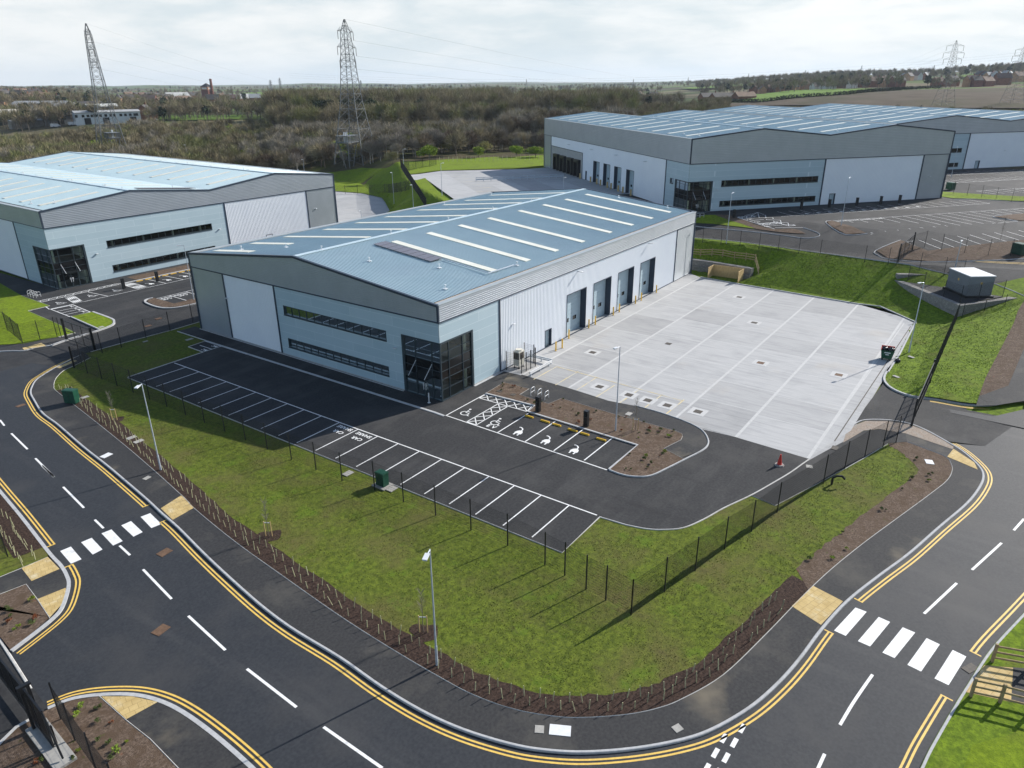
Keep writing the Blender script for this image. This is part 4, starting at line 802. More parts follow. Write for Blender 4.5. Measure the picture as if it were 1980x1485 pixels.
def warehouse(label, K, ef, ed, Wd, L, Hb, He, Hr, nb, group=None, z0=0., pitch=.333, hp=.2, lights=None):
    K = np.array(K, float); ef = np.array(ef, float); ed = np.array(ed, float)
    P = lambda f, d, z: K+ef*f+ed*d+np.array([0, 0, z])
    PA = lambda a, z, dep=0.: P(a, -dep, z); PS = lambda a, z, dep=0.: P(-dep, a, z)
    t = thing('warehouse', label, 'warehouse', tuple(K), group); wb = Wd/nb
    rz = lambda f: He+(Hr-He)*(1-abs((f % wb)/wb*2-1)) if f < Wd-1e-6 else He
    # fascia: gable ends and long sides
    fas = MB()
    for i in range(nb*2):
        f0, f1 = i*wb/2, (i+1)*wb/2; up = np.array([0, 0, 1.])
        for side, D_, nn in ((0, -.06, -ed), (1, L+.06, ed)):
            m_ = MB(); ribs(m_, P(f0, D_, Hb), up, Hr-Hb+.1, ef, f1-f0, nn, hp, .03, PH)
            a, b = P(f0, 0, rz(f0) if i % 2 == 0 else Hr), P(f1, 0, Hr if i % 2 == 0 else He); dv = b-a; no = np.cross(dv, ed); no = no*(1 if no[2] > 0 else -1)
            v, fc = bisect(m_, [(a, no)], '', None, None); fas.raw(v, fc)
    for F_, nn in ((-.06, -ef), (Wd+.06, ef)): ribs(fas, P(F_, 0, Hb), np.array([0, 0, 1.]), He-Hb, ed, L, nn, hp, .03, PH)
    fas.build('fascia_cladding', RIBG, t)
    # back and far side walls
    bk = MB(); ribs(bk, P(0, L, 0), np.array([0, 0, 1.]), Hb, ef, Wd, ed, .3, .04, PH); ribs(bk, P(Wd, 0, 0), np.array([0, 0, 1.]), Hb, ed, L, ef, .3, .04, PH); bk.build('rear_cladding', RIBG, t)
    # roof
    rf = MB(); rc = MB(); ins = .95
    for i in range(nb):
        fr = (i+.5)*wb
        for fe in (i*wb, (i+1)*wb):
            sg = 1 if fe < fr else -1; outer = fe < 1e-6 or fe > Wd-1e-6; fs_ = fe+sg*(ins if outer else .25)
            a = P(fs_, .12, He+(Hr-He)*abs(fs_-fe)/(wb/2)-.09); b = P(fr, .12, Hr-.06); dv = b-a; ll = np.linalg.norm(dv); no = np.cross(ed, dv/ll); no = no*(1 if no[2] > 0 else -1)
            ribs(rf, a, ed, L-.24, dv/ll, ll, no, pitch, .05*pitch/.333, PR)
        pbox(rc, PA, fr-.3, fr+.3, Hr-.03, Hr+.045, -.1, -L+.1)
        if i: pbox(rc, PA, i*wb-.3, i*wb+.3, He-.12, He-.05, -.1, -L+.1)
    rf.build('roof', ROOF, t); rc.build('ridge_cap', RIDGE, t)
    g = MB(); c = MB()
    for F0, sg in ((0, 1), (Wd, -1)):
        lo, hi = sorted((F0+sg*.55, F0+sg*1.0)); pbox(g, PA, lo, hi, He-.18, He-.06, -.15, -L+.15)
        lo, hi = sorted((F0-sg*.10, F0+sg*.56)); pbox(c, PA, lo, hi, He-.03, He+.05, -.0, -L)
    g.build('gutter', GUTTER, t); c.build('parapet_cap', CAPM, t)
    # dark trims
    tr = MB()
    pbox(tr, PA, -.10, Wd+.10, Hb-.07, Hb+.07, .0, .125); pbox(tr, PS, -.10, L, Hb-.05, Hb+.05, .0, .125)
    for f in (0, Wd): pbox(tr, PA, f-.13, f+.10, Hb+.071, He, -.03, .13)
    pbox(tr, PS, L-.1, L+.1, 0, He, -.05, .13)
    for i in range(nb*2):
        f0, f1 = i*wb/2, (i+1)*wb/2; a, b = (He, Hr) if i % 2 == 0 else (Hr, He)
        for D0, D1 in ((-.16, .16), (L-.14, L+.16)):
            tr.raw([P(f0, D0, a-.16), P(f1, D0, b-.16), P(f1, D0, b+.08), P(f0, D0, a+.08), P(f0, D1, a-.16), P(f1, D1, b-.16), P(f1, D1, b+.08), P(f0, D1, a+.08)], [(0, 1, 2, 3), (4, 7, 6, 5), (3, 2, 6, 7), (0, 4, 5, 1), (0, 3, 7, 4), (1, 5, 6, 2)])
    tr.build('dark_trim', TRIM, t)
    for (i, s_, d, q0, q1) in lights or []:     # bay, slope (0 near eave side / 1 far side), depth, fractions of the slope
        fr = (i+.5)*wb; fe = i*wb if s_ == 0 else (i+1)*wb; m_ = MB()
        pt = lambda q, dd, h: P(fe+(fr-fe)*q, dd, He+(Hr-He)*q+h)
        V = [pt(q, d+dd, h) for h in (-.05, .03) for q, dd in ((q0, -.5), (q1, -.5), (q1, .5), (q0, .5))]
        m_.raw(V, [(0, 1, 2, 3), (4, 5, 6, 7), (0, 1, 5, 4), (1, 2, 6, 5), (2, 3, 7, 6), (3, 0, 4, 7)]); m_.build('rooflight', RLIGHT, t)
    return t, P, PA, PS
def seam(mb, PF, a, z0, z1, w=.11): pbox(mb, PF, a-w, a+w, z0, z1, -.02, .09)
def wall_lamp(parent, PF, a, z, arm=True):
    m_ = MB(); pbox(m_, PF, a-.06, a+.06, z-.06, z+.06, 0, .35 if arm else .12); pbox(m_, PF, a-.18, a+.18, z-.02, z+.06, .3 if arm else .05, .8 if arm else .3); return m_.build('wall_light', LEDM, parent)
def roof_vents(parent, P, He, Hr, wb, spots):
    for f, d in spots:
        z = He+(Hr-He)*(1-abs((f % wb)/wb*2-1)); m_ = MB(); c = P(f, d, z); m_.tube(c, c+np.array([0, 0, .4]), .05, n=6); m_.box(c+np.array([0, 0, .02]), (.4, .4, .06)); m_.tube(c+np.array([0, 0, .36]), c+np.array([0, 0, .44]), .12, n=6); m_.build('roof_anchor', STEELW, parent)
EX, EY = (1, 0, 0), (0, 1, 0)
# the main unit in the middle
rl = [(0, 0, d, .13, .875) for d in (12.8, 19, 25.2, 31.6, 39, 45.5, 52, 58.5)] + [(0, 1, d, .2, .96) for d in (18.4, 24.5, 30.5, 37.8, 44.1, 49.8, 57)] + [(0, 1, 2, .14, .5), (0, 1, 7.2, .15, .53), (0, 1, 12.3, .16, .94)]
WH1, P1, PA1, PS1 = warehouse('blue grey warehouse in the middle, its shaded front facing the empty parking bays', (0, 0, 0), EY, EX, 40.73, 62.54, 8.2, 9.88, 12.0, 1, lights=rl)
fh = [(7.1, 23.25, 4.95, 6.07), (7.1, 23.15, 1.07, 2.18), (0, 4.92, 0, 6.1)]
clad(WH1, 'flat_panel', FLATG, PA1, 0, 24.53, .12, 8.2, 'flat', fh)
clad(WH1, 'white_cladding', WHITEW, PA1, 24.53, 34.14, .12, 8.2, 'v', pitch=.3); clad(WH1, 'grey_cladding', RIBG, PA1, 34.14, 40.73, .12, 8.2, 'h')
dd = [(23.5, 28.02, 0, 5.3), (30.05, 34.6, 0, 5.3), (36.75, 41.25, 0, 5.3), (43.5, 48.15, 0, 5.3), (18.62, 20.02, 0, 2.2)]
clad(WH1, 'flat_panel', FLATG, PS1, 0, 9.7, .12, 8.2, 'flat', [(0, 5.0, 0, 6.1)]); clad(WH1, 'white_cladding', WHITEW, PS1, 9.7, 55.6, .1, 8.2, 'v', dd); clad(WH1, 'grey_cladding', RIBG, PS1, 55.6, 62.54, .1, 8.2, 'h')
mb = MB()
for a in (24.53, 34.14): seam(mb, PA1, a, .1, 8.2)
for a in (9.7, 55.6): seam(mb, PS1, a, .1, 8.2)
pbox(mb, PA1, 40.63, 40.85, .1, 8.2, -.05, .12); pbox(mb, PS1, 9.7, 62.5, .02, .12, -.03, .07); mb.build('dark_trim', TRIM, WH1)
mb = MB(); pbox(mb, PA1, 4.95, 40.73, -.05, .12, -.1, .03); pbox(mb, PS1, 5.05, 9.6, -.05, .12, -.1, .03); mb.build('plinth', PLINTH, WH1)
for h in fh[:2]: window_band(WH1, PA1, *h, 13)
corner_glazing(WH1, PA1, PS1, 4.92, 5.0, 6.08)
for h in dd[:4]: dock_door(WH1, PS1, h[0], h[1], 5.3)
person_door(WH1, PS1, 18.62, 20.02, 2.2)
for a in (12.9+12.9, 45.6): wall_lamp(WH1, PS1, a, 7.85)
wall_lamp(WH1, PS1, 12.13, 4.82, False); wall_lamp(WH1, PA1, 5.9, 4.5, False); wall_lamp(WH1, PA1, 33.9, 5.2, False)
for i in range(8):
    y1 = 18.1-1.1*i; m_ = MB(); q = lambda y, x, h: P1(y, x, 9.88+2.12*y/20.365+h)
    V = [q(y, x, h) for h in (.10, .16) for y, x in ((y1, 9.75), (y1-1.02, 9.75), (y1-1.02, 11.7), (y1, 11.7))]
    m_.raw(V, [(0, 3, 2, 1), (4, 5, 6, 7), (0, 1, 5, 4), (1, 2, 6, 5), (2, 3, 7, 6), (3, 0, 4, 7)]); m_.build('solar_panel', SOLAR, WH1)
m_ = MB(); pz = lambda y, h=.12: 9.88+2.12*y/20.365+h
m_.path([P1(9.0, 11.5, pz(9)), P1(2.6, 11.3, pz(2.6)), P1(2.5, 16, pz(2.5))], .07, 5); m_.build('roof_cable', GALV, WH1)
roof_vents(WH1, P1, 9.88, 12, 40.73, [(14, 5), (7.5, 9), (2.6, 4.2), (2.4, 16.4), (20.4, 4), (20.4, 15), (20.4, 26), (20.4, 36), (20.4, 46), (4.2, 61), (13, 61), (34, 3), (28, 5), (36.5, 57), (36.5, 44)])
mb = MB()
for x in (12.5, 25, 37.5, 50): mb.box(P1(.65, x, 9.68), (.25, .25, .06))
mb.build('gutter_outlet', IRON, WH1)
# the unit at the left
rl3 = []
for k in range(12):
    d = 5+6.6*k; rl3 += [(0, 0, d, .15, .8), (1, 0, d, .2, .85)] + ([(0, 1, d, .2, .9)] if k > 0 else []) + ([(1, 1, d, .2, .85)] if k > 0 else [])
WH3, P3_, PA3, PS3 = warehouse('pale blue warehouse with twin ridged roof at the left, sunlit front with two window bands', K3, F3, D3, 55.93, 85.1, 9.4, 11.9, 13.4, 2, lights=rl3, hp=.25)
fh = [(8.55, 27.2, 5.05, 6.15), (8.65, 27.2, 1.05, 2.15), (0, 5.03, 0, 6.2)]
clad(WH3, 'flat_panel', FLATG, PA3, 0, 30.25, .1, 9.4, 'flat', fh); clad(WH3, 'white_cladding', WHITEW, PA3, 30.25, 48.63, .1, 9.4, 'v'); clad(WH3, 'grey_cladding', RIBG, PA3, 48.63, 55.93, .1, 9.4, 'h')
clad(WH3, 'flat_panel', FLATG, PS3, 0, 10.8, .1, 9.4, 'flat', [(0, 5.5, 0, 6.2)]); clad(WH3, 'white_cladding', WHITEW, PS3, 10.8, 75, .1, 9.4, 'v'); clad(WH3, 'grey_cladding', RIBG, PS3, 75, 85.1, .1, 9.4, 'h')
mb = MB()
for a in (30.25, 48.63): seam(mb, PA3, a, .1, 9.4)
for a in (10.8, 75): seam(mb, PS3, a, .1, 9.4)
pbox(mb, PA3, 55.83, 56.05, .1, 9.4, -.05, .12); pbox(mb, PA3, 5.1, 55.9, .0, .1, -.05, .08); pbox(mb, PS3, 5.5, 85, .0, .1, -.05, .08); mb.build('dark_trim', TRIM, WH3)
for h in fh[:2]: window_band(WH3, PA3, *h, 15)
corner_glazing(WH3, PA3, PS3, 5.03, 5.5, 6.15)
person_door(WH3, PA3, 38.2, 39.6, 2.3)
for a, z in ((6.7, 4.4), (28.6, 4.9), (50.6, 5.6)): wall_lamp(WH3, PA3, a, z, False)
roof_vents(WH3, P3_, 11.9, 13.4, 27.965, [(4, 4), (2.2, 8), (14, 8), (14, 20), (14, 40), (42, 10), (42, 30), (52, 6), (24, 5), (13.9, 2.2)])
m_ = MB()
for i in range(9):
    f = 16.6+1.12*i; q = lambda f, d, h: P3_(f, d, 11.9+1.5*(27.965-f)/13.98+h); V = [q(a, d, h) for h in (.1, .16) for a, d in ((f, 2.0), (f+1.05, 2.0), (f+1.05, 3.8), (f, 3.8))]
    o = MB().raw(V, [(0, 3, 2, 1), (4, 5, 6, 7), (0, 1, 5, 4), (1, 2, 6, 5), (2, 3, 7, 6), (3, 0, 4, 7)]).build('solar_panel', SOLAR, WH3)
# the big rear unit
rl2 = []
for k in range(11):
    d = 5.5+7.2*k; rl2 += [(0, 0, d, .12, .88), (0, 1, d, .1, .84), (1, 0, d, .14, .9), (1, 1, d, .12, .88)]
WH2, P2_, PA2, PS2 = warehouse('large dark grey warehouse behind, with twin ridged roof and shaded loading bays', K2, F2, D2, 58.45, 85.6, 8.8, 13.15, 14.65, 2, lights=rl2, hp=.3, pitch=.4)
fh = [(6.83, 27.93, 4.52, 5.65), (6.85, 27.95, .86, 1.9), (0, 4.96, 0, 5.6), (31.1, 32.5, 0, 2.15)]
clad(WH2, 'flat_panel', FLATG, PA2, 0, 29.04, -.3, 8.8, 'flat', fh); clad(WH2, 'white_cladding', WHITEW, PA2, 29.04, 52.1, .1, 8.8, 'v', fh); clad(WH2, 'grey_cladding', RIBG, PA2, 52.1, 58.45, .1, 8.8, 'h', pitch=.25)
dd = [(23.75, 27.55, 0, 5.0), (30.5, 34.2, 0, 5.0), (36.8, 40.6, 0, 5.0), (43.3, 47.0, 0, 5.0), (51.3, 52.2, 0, 2.2)]
clad(WH2, 'flat_panel', FLATG, PS2, 0, 9.17, -.3, 8.8, 'flat', [(0, 5.0, 0, 5.6), (5.8, 7.2, 4.6, 5.6)]); clad(WH2, 'white_cladding', WHITEW, PS2, 9.17, 79.3, .05, 8.8, 'v', dd+[(54.6, 79.0, -1, 6.17)]); clad(WH2, 'grey_cladding', RIBG, PS2, 79.3, 85.6, .0, 8.8, 'h', pitch=.25)
window_band(WH2, PS2, 5.8, 7.2, 4.6, 5.6, 1)
mb = MB()
for a in (29.04, 52.1): seam(mb, PA2, a, .1, 8.8, .14)
seam(mb, PS2, 9.17, .1, 8.8, .14); seam(mb, PS2, 79.3, .1, 8.8, .14); pbox(mb, PA2, 58.3, 58.6, -.3, 8.8, -.05, .14); pbox(mb, PA2, 5, 58.4, -.5, .1, -.05, .07); pbox(mb, PS2, 54.45, 54.6, 0, 6.17, -.1, .1); pbox(mb, PS2, 54.45, 79.2, 6.17, 6.3, -.1, .1); mb.build('dark_trim', TRIM, WH2)
mb = MB(); pbox(mb, PS2, 54.6, 79.0, -1.6, 6.17, -.5, -.06); pbox(mb, PS2, 54.6, 85.6, -1.6, .1, -.3, .05); mb.build('dock_wall', PLINTH, WH2)
for a in (56.0, 61.0, 66.6+.2, 72.2): 
    m_ = MB(); pbox(m_, PS2, a, a+.5, .2, 4.1, -.06, .75); pbox(m_, PS2, a+3.0, a+3.5, .2, 4.1, -.06, .75); pbox(m_, PS2, a, a+3.5, 3.7, 4.4, -.06, .75); pbox(m_, PS2, a+.5, a+3.0, .2, 3.7, -.06, .1); m_.build('dock_shelter', BLACK, WH2)
for h in dd[:4]: dock_door(WH2, PS2, h[0], h[1], 5.0)
person_door(WH2, PS2, 51.3, 52.2, 2.2); person_door(WH2, PA2, 31.1, 32.5, 2.15)
for h in fh[:2]: window_band(WH2, PA2, *h, 17)
corner_glazing(WH2, PA2, PS2, 4.96, 5.0, 5.58)
for a in (18, 33, 48, 64): wall_lamp(WH2, PS2, a, 7.6)
for a, z in ((6.0, 4.0), (28.4, 4.6), (54.5, 4.5)): wall_lamp(WH2, PA2, a, z, False)
roof_vents(WH2, P2_, 13.15, 14.65, 29.225, [(3, 3), (3, 9), (14.6, 6), (14.6, 26), (14.6, 46), (43.8, 8), (43.8, 30), (24, 4), (33, 3)])
# the farthest unit at the right edge
KB = np.array([186.9, -25.6, 6.2])-F2*24.2
rl4 = []
for k in range(13):
    d = 5.5+6.8*k; rl4 += [(0, 0, d, .12, .88), (0, 1, d, .1, .84), (1, 0, d, .14, .9)]
WH4, P4, PA4, PS4 = warehouse('farthest grey warehouse at the right edge, partly hidden behind the large dark grey one', KB, F2, D2, 73.2, 98, 9.35, 12.2, 13.9, 2, lights=rl4, hp=.4, pitch=.5)
fh = [(6.8, 22.5, 4.55, 5.65), (6.8, 22.3, .86, 1.9), (28.0, 29.5, 0, 2.2)]
clad(WH4, 'flat_panel', FLATG, PA4, 0, 24.2, -.2, 9.3, 'flat', fh); clad(WH4, 'white_cladding', WHITEW, PA4, 24.2, 66, .2, 9.3, 'v', fh, .5); clad(WH4, 'grey_cladding', RIBG, PA4, 66, 73.2, .2, 9.3, 'h', pitch=.4); clad(WH4, 'grey_cladding', RIBG, PS4, 0, 98, -.2, 9.3, 'h', pitch=.4)
for h in fh[:2]: window_band(WH4, PA4, *h, 12)
person_door(WH4, PA4, 28.0, 29.5, 2.2)
mb = MB(); seam(mb, PA4, 24.2, .1, 9.3, .16); seam(mb, PA4, 66, .1, 9.3, .16); pbox(mb, PA4, 0, 73, -.4, .2, -.05, .08); mb.build('dark_trim', TRIM, WH4)
mb = MB(); wall_lamp(WH4, PA4, 37, 4.6, False)
# ------------------------------------------------------------------ fences and gates
def wire_panel(mb, a, b, h, dv=.055, dh=.2, r=.0042):
    a, b = np.array(a, float), np.array(b, float); L = np.linalg.norm(b-a); n = int(L/dv); up = np.array([0, 0, h])
    for i in range(1, n): q = a+(b-a)*i/n; mb.tube(q+up*.02, q+up, r, n=3, cap=False)
    k = int(h/dh)
    for i in range(k+1): z = np.array([0, 0, h*(.02+.96*i/k)]); mb.tube(a+z, b+z, r*1.25, n=3, cap=False)
def fence(label, pts, h=2.56, posts=None, group=None, dv=.06, pw=.065, name='mesh_fence'):
    """weld mesh fence along 3-D points; every point carries a post"""
    t = thing(name, label, 'fence', pts[0], group)
    for p in pts if posts is None else posts:
        m_ = MB(); m_.box((p[0], p[1], p[2]-.1), (pw, pw, h+.1), base=True); m_.build('post', BLACK, t)
    for a, b in zip(pts[:-1], pts[1:]):
        m_ = MB(); wire_panel(m_, a, b, h-.08, dv); m_.build('mesh_panel', BLACK, t)
    return t
def divide(a, b, n): return [tuple(np.array(a)+(np.array(b)-np.array(a))*i/n) for i in range(n+1)]
front = [(-16.25, y, 0) for y in (40.1, 37.2, 34.1, 31.0, 27.8, 24.7, 21.6, 18.4, 15.3, 12.15, 9.1, 6.0, 2.8, -.3, -3.4)] + [(-15.75, y, 0) for y in (-6.55, -9.6, -12.8, -16.1, -19.3)] + [(-16.1, -22.56, 0), (-16.3, -24.2, 0), (-16.7, -26.0, 0), (-16.9, -27.5, 0), (-17.2, -29.37, 0)]
fence('long black mesh fence on the grass in front of the empty parking bays', front)
s6 = 2.9697
sd = [(-17.2, -29.37, 0), (-14.1, -30.1, 0)] + [G(1320+x/2.538, 900+y/2.538, 0) for x, y in [(62, 513), (206, 408), (338, 322), (464, 228)]] + [G(1320+x/s6, 450+y/s6, 0) for x, y in [(808, 1437), (930, 1355), (1045, 1285), (1150, 1230), (1225, 1203)]]
fence('black mesh fence running past the traffic cone beside the footpath to the yard gate', sd, dv=.05)
gx = [G(1320+x/s6, 450+y/s6, 0) for x, y in [(1272, 1210), (1313, 1128)]]
GP = np.array(G(1320+1272/s6, 450+1210/s6, 0)); GQ = np.array([56.0, -38.7, .5])
gl_ = [tuple(GP+(GQ-GP)*q) for q in (0, .1)]; ge = [(*(GP+(GQ-GP)*q)[:2], Zp(*(GP+(GQ-GP)*q)[:2])) for q in (.40, .48, .56, .64, .72, .80, .88, .97)]
fence('black mesh fence seen almost end on, climbing from the yard gate to the stone wall', ge, dv=.08)
def gate(label, a, b, h=2.5, bars=0.11, name='sliding_gate', post=.16):
    t = thing(name, label, 'gate', a); a_, b_ = np.array(a, float), np.array(b, float); L = np.linalg.norm(b_-a_); u = (b_-a_)/L
    for p in (a_, b_):
        m_ = MB(); m_.box(p, (post, post, h+.25), base=True, rz=math.atan2(u[1], u[0])); m_.build('gate_post', BLACK, t)
    f = MB(); up = np.array([0, 0, 1.])
    for z in (.15, h*.5, h): f.tube(a_+up*z+u*.2, b_+up*z-u*.2, .045, n=4)
    for q in np.linspace(.2, L-.2, max(3, int(L/1.6))): f.tube(a_+u*q+up*.15, a_+u*q+up*h, .04, n=4)
    o = f.build('gate_leaf', BLACK, t); w = MB()
    n = int(L/bars)
    for i in range(1, n): q = a_+u*(L*i/n); w.tube(q+up*.15, q+up*h, .007, n=3, cap=False)
    w.build('mesh_infill', BLACK, o); return t
gate('black sliding gate across the yard entrance between its two kerbs', tuple(GP+(GQ-GP)*.10), tuple(GP+(GQ-GP)*.385), 2.5)
s8 = 8.25
c7 = lambda x, y: G(x/s8, 580+y/s8, 0)
lf_ = [c7(*q) for q in [(-160, 400), (-40, 440), (122, 488), (240, 582), (362, 690), (643, 638), (912, 582), (980, 590)]]
fence('black mesh fence round the bright lawn at the left edge', lf_[:5]); fence('short black mesh fence along the lawn up to the left entrance gate', lf_[4:])
gate('black gate of tall bars standing across the left entrance road', c7(1065, 635), c7(1515, 800), 2.55, .5, 'swing_gate', .22)
rd = [c7(1515, 800), c7(1633, 845), c7(1940, 755)] + [G(x/3.714, 280+y/3.714, 0) for x, y in [(1050, 1390), (1222, 1335), (1387, 1280), (1560, 1225)]]
fence('black mesh fence along the grass edge of the left access road', rd)
fence('short black mesh fence from the left gate down to the long front fence', [c7(1515, 800), c7(1302, 1005), c7(1178, 1085), (-16.25, 40.1, 0)])
A_ = [G(1280+x/6.1875, 300+y/6.1875) for x, y in [(265, 1030), (485, 1048), (703, 1070), (932, 1088), (1160, 1115), (1388, 1145), (1633, 1178), (1888, 1205)]] + [G(1660+x/6.1875, 340+y/6.1875) for x, y in [(70, 1035), (352, 1060)]]
fence('black mesh fence on top of the grass bank behind the concrete yard', A_, dv=.07)
gA, gB = G(1660+470/6.1875, 340+1040/6.1875), G(1660+640/6.1875, 340+895/6.1875)
gate('black mesh gate folded open across the upper access road', gA, gB, 2.6)
fence('black mesh fence between the upper road and the grey kiosk', [G(1660+x/6.1875, 340+y/6.1875) for x, y in [(450, 1070), (727, 1125), (1020, 1182), (1240, 1215)]], dv=.07)
C_ = [gB] + [G(1660+x/6.1875, 340+y/6.1875) for x, y in [(790, 850), (988, 890), (1265, 928), (1548, 957), (1815, 960), (2060, 985)]]
fence('black mesh fence along the brown planting bed beside the upper road', C_, dv=.07)
fence('black mesh fence on the grass strip beyond the corner of the large dark warehouse', [G(1660+x/6.1875, 340+y/6.1875) for x, y in [(1130, 215), (1297, 240), (1468, 262), (1642, 288), (1828, 308), (2030, 335)]], dv=.1)
yb = [G(773+x, 322+y) for x, y in [(2, 3), (14, 22), (26, 42), (40, 64), (52, 84)]]
fence('dark mesh fence dropping down the grass bank left of the rear yard', yb, dv=.035)
fence('black mesh fence with a gate end at the top of the bank below the wood', [yb[0]] + [G(740+x/5.82, 280+y/5.82) for x, y in [(298, 298), (376, 278), (455, 260), (530, 250), (603, 232)]], dv=.05)
fence('black mesh fence across the grass bank behind the left yard', [G(740+x/5.82, 280+y/5.82) for x, y in [(-560, 560), (-420, 556), (-280, 552), (-140, 548), (25, 547), (72, 545), (118, 543), (163, 540), (210, 535), (258, 524), (300, 510)]], dv=.07)
# lower left gate, seen from above
g0, g1 = np.array(G(60, 1395, 0)), np.array(G(-40, 1180, 0))
t = thing('sliding_gate', 'tall black gate frame on a pale concrete pad at the bottom left corner', 'gate', tuple(G(76, 1412, 0)))
pa, pb = np.array(G(74, 1408, 0)), np.array(G(118, 1466, 0)); u = pb-pa; u /= np.linalg.norm(u); v = np.array([-u[1], u[0], 0])
m_ = MB(); m_.box((pa+pb)/2+u*.2+np.array([0, 0, .06]), (np.linalg.norm(pb-pa)+.9, .95, .14), math.atan2(u[1], u[0])); m_.build('concrete_pad', GREYCOV, t)
h = 2.75
for q_, s_, b_ in ((pa-v*.16, (.13, .13, h), True), (pa+v*.16, (.13, .13, h), True), (pa+np.array([0, 0, h]), (.22, .6, .12), False), (pa+u*1.8+v*.16, (.12, .12, 1.25), True)): m_ = MB(); m_.box(q_, s_, math.atan2(u[1], u[0]), base=b_); m_.build('gate_post', BLACK, t)
m_ = MB(); e0, e1 = pa-u*9.5, pa+u*2.0
for z in (.25, 2.4): m_.box((e0+e1)/2+np.array([0, 0, z]), (np.linalg.norm(e1-e0), .09, .14), math.atan2(u[1], u[0]))
for q in np.linspace(0, 1, 9): m_.box(e0+(e1-e0)*q+np.array([0, 0, 1.3]), (.07, .07, 2.2), math.atan2(u[1], u[0]))
m_.tube(e1+np.array([0, 0, 2.4]), e1+u*1.1+np.array([0, 0, .25]), .05, n=5); ol = m_.build('gate_leaf', BLACK, t)
m_ = MB(); n = int(np.linalg.norm(e1-e0)/.07)
for i in range(n): q = e0+(e1-e0)*i/n; m_.tube(q+np.array([0, 0, .3]), q+np.array([0, 0, 2.4]), .008, n=3, cap=False)
m_.build('mesh_infill', BLACK, ol)
fence('short black mesh fence with leaning shadow beside the bottom left gate', [G(118, 1390, 0), G(145, 1431, 0), G(186, 1490, 0), G(230, 1550, 0)], 2.4)
fence('black mesh fence on the muddy verge at the left edge above the crossing', [G(-75, 1000, 0), G(15, 1076, 0)], 2.4, dv=.05)
# ------------------------------------------------------------------ timber
def rail_fence(label, pts, h=1.2, rails=3, ps=.12):
    t = thing('timber_fence', label, 'fence', pts[0])
    for p in pts: m_ = MB(); m_.box((p[0], p[1], p[2]-.1), (ps, ps, h+.15), base=True, rz=.4); m_.build('post', RAILT, t)
    for k in range(rails):
        m_ = MB()
        for a, b in zip(pts[:-1], pts[1:]): z = h*(k+.75)/rails; a_, b_ = np.array(a), np.array(b); d = (b_-a_)/np.linalg.norm(b_-a_); s_ = np.cross(d, (0, 0, 1.)); m_.box((a_+b_)/2+np.array([0, 0, z]), (np.linalg.norm(b_-a_)+.1, .045, .11), axes=(d, s_/np.linalg.norm(s_), np.cross(s_/np.linalg.norm(s_), d)))
        m_.build('rail', RAILT, t)
    return t
rail_fence('post and rail timber fence below the crossing path at the bottom right', [G(1877, 1346, 0), G(1933, 1358, 0), G(1995, 1374, 0), G(2060, 1390, 0)], 1.15, ps=.13)
rail_fence('post and rail timber fence above the crossing path at the bottom right', [G(1918, 1279, 0), G(1990, 1292, 0), G(2060, 1306, 0)], 1.15, ps=.13)
g0 = [G(1280+x/6.1875, 300+y/6.1875) for x, y in [(330, 1195), (460, 1208), (595, 1203), (725, 1215), (865, 1243), (1000, 1255), (1112, 1275)]]
rail_fence('post and rail timber fence on the bank above the stone wall behind the warehouse corner', g0 + [G(1280+1150/6.1875, 300+1430/6.1875)], 1.15)
# stone walls
def stone_wall(label, pts, z0, z1, w=.9, step=None):
    t = thing('stone_wall', label, 'wall', (*pts[0][:2], z0))
    mid = (z0+z1)/2
    for a, b, ww in ((z0-.4, mid-.03, w+.35), (mid, z1, w)):
        m_ = MB(); L = offset(pts, 0); Rr = offset(pts, -ww)
        m_.raw([(*p, z) for z in (a, b) for p in L+Rr[::-1]], [tuple(range(2*len(L)-1, -1, -1)), tuple(range(2*len(L), 4*len(L)))]+[(k, (k+1) % (2*len(L)), 2*len(L)+(k+1) % (2*len(L)), 2*len(L)+k) for k in range(2*len(L))])
        m_.build('gabion_course', GABION, t)
    return t
stone_wall('two course gabion stone wall holding up the grey kiosk platform', [(65.2, -29.6), (56.0, -38.7), (64.2, -44.6)][::-1], .5, 2.5)
stone_wall('dark gabion wall at the back corner of the yard behind the timber bin store', [(65.6, 14), (65.4, -2.0), (64.5, -9.6)], 0, 1.75)
struct(MB().poly([(56.8, -38.5, 2.46), (65.4, -30.6, 2.46), (69.0, -37, 2.46), (65.0, -43.6, 2.46)]).build('pavement', PAVE))
stone_wall('low gabion edging at the back of the kiosk platform', [(69.6, -36.6), (65.6, -29.8)], 2.2, 3.3, .7)
t = thing('electricity_kiosk', 'grey windowless electricity kiosk with a white roof on the stone platform', 'kiosk', (62.7, -38.6, 2.46))
kx = np.array([64.4-60.7, -36.1+38.9, 0]); kl = np.linalg.norm(kx); kx /= kl; ky = np.array([kx[1], -kx[0], 0]); kw = 3.3; kc = np.array([60.7, -38.9, 2.46])+kx*kl/2+ky*kw/2
kr = math.atan2(kx[1], kx[0])
m_ = MB(); m_.box(kc+np.array([0, 0, .22]), (kl, kw, 2.55), kr, base=True)
for q in np.linspace(-.5, .5, 6): m_.box(kc+kx*q*kl*.98+np.array([0, 0, .25]), (.03, kw+.02, 2.5), kr, base=True)
m_.build('kiosk_wall', GREYBOX, t); m_ = MB(); m_.box(kc, (kl+.5, kw+.5, .2), kr, base=True); m_.build('kiosk_base', BLACK, t)
m_ = MB(); m_.box(kc+np.array([0, 0, 2.77]), (kl+.12, kw+.12, .10), kr, base=True); m_.build('kiosk_roof', WHITECOV, t)
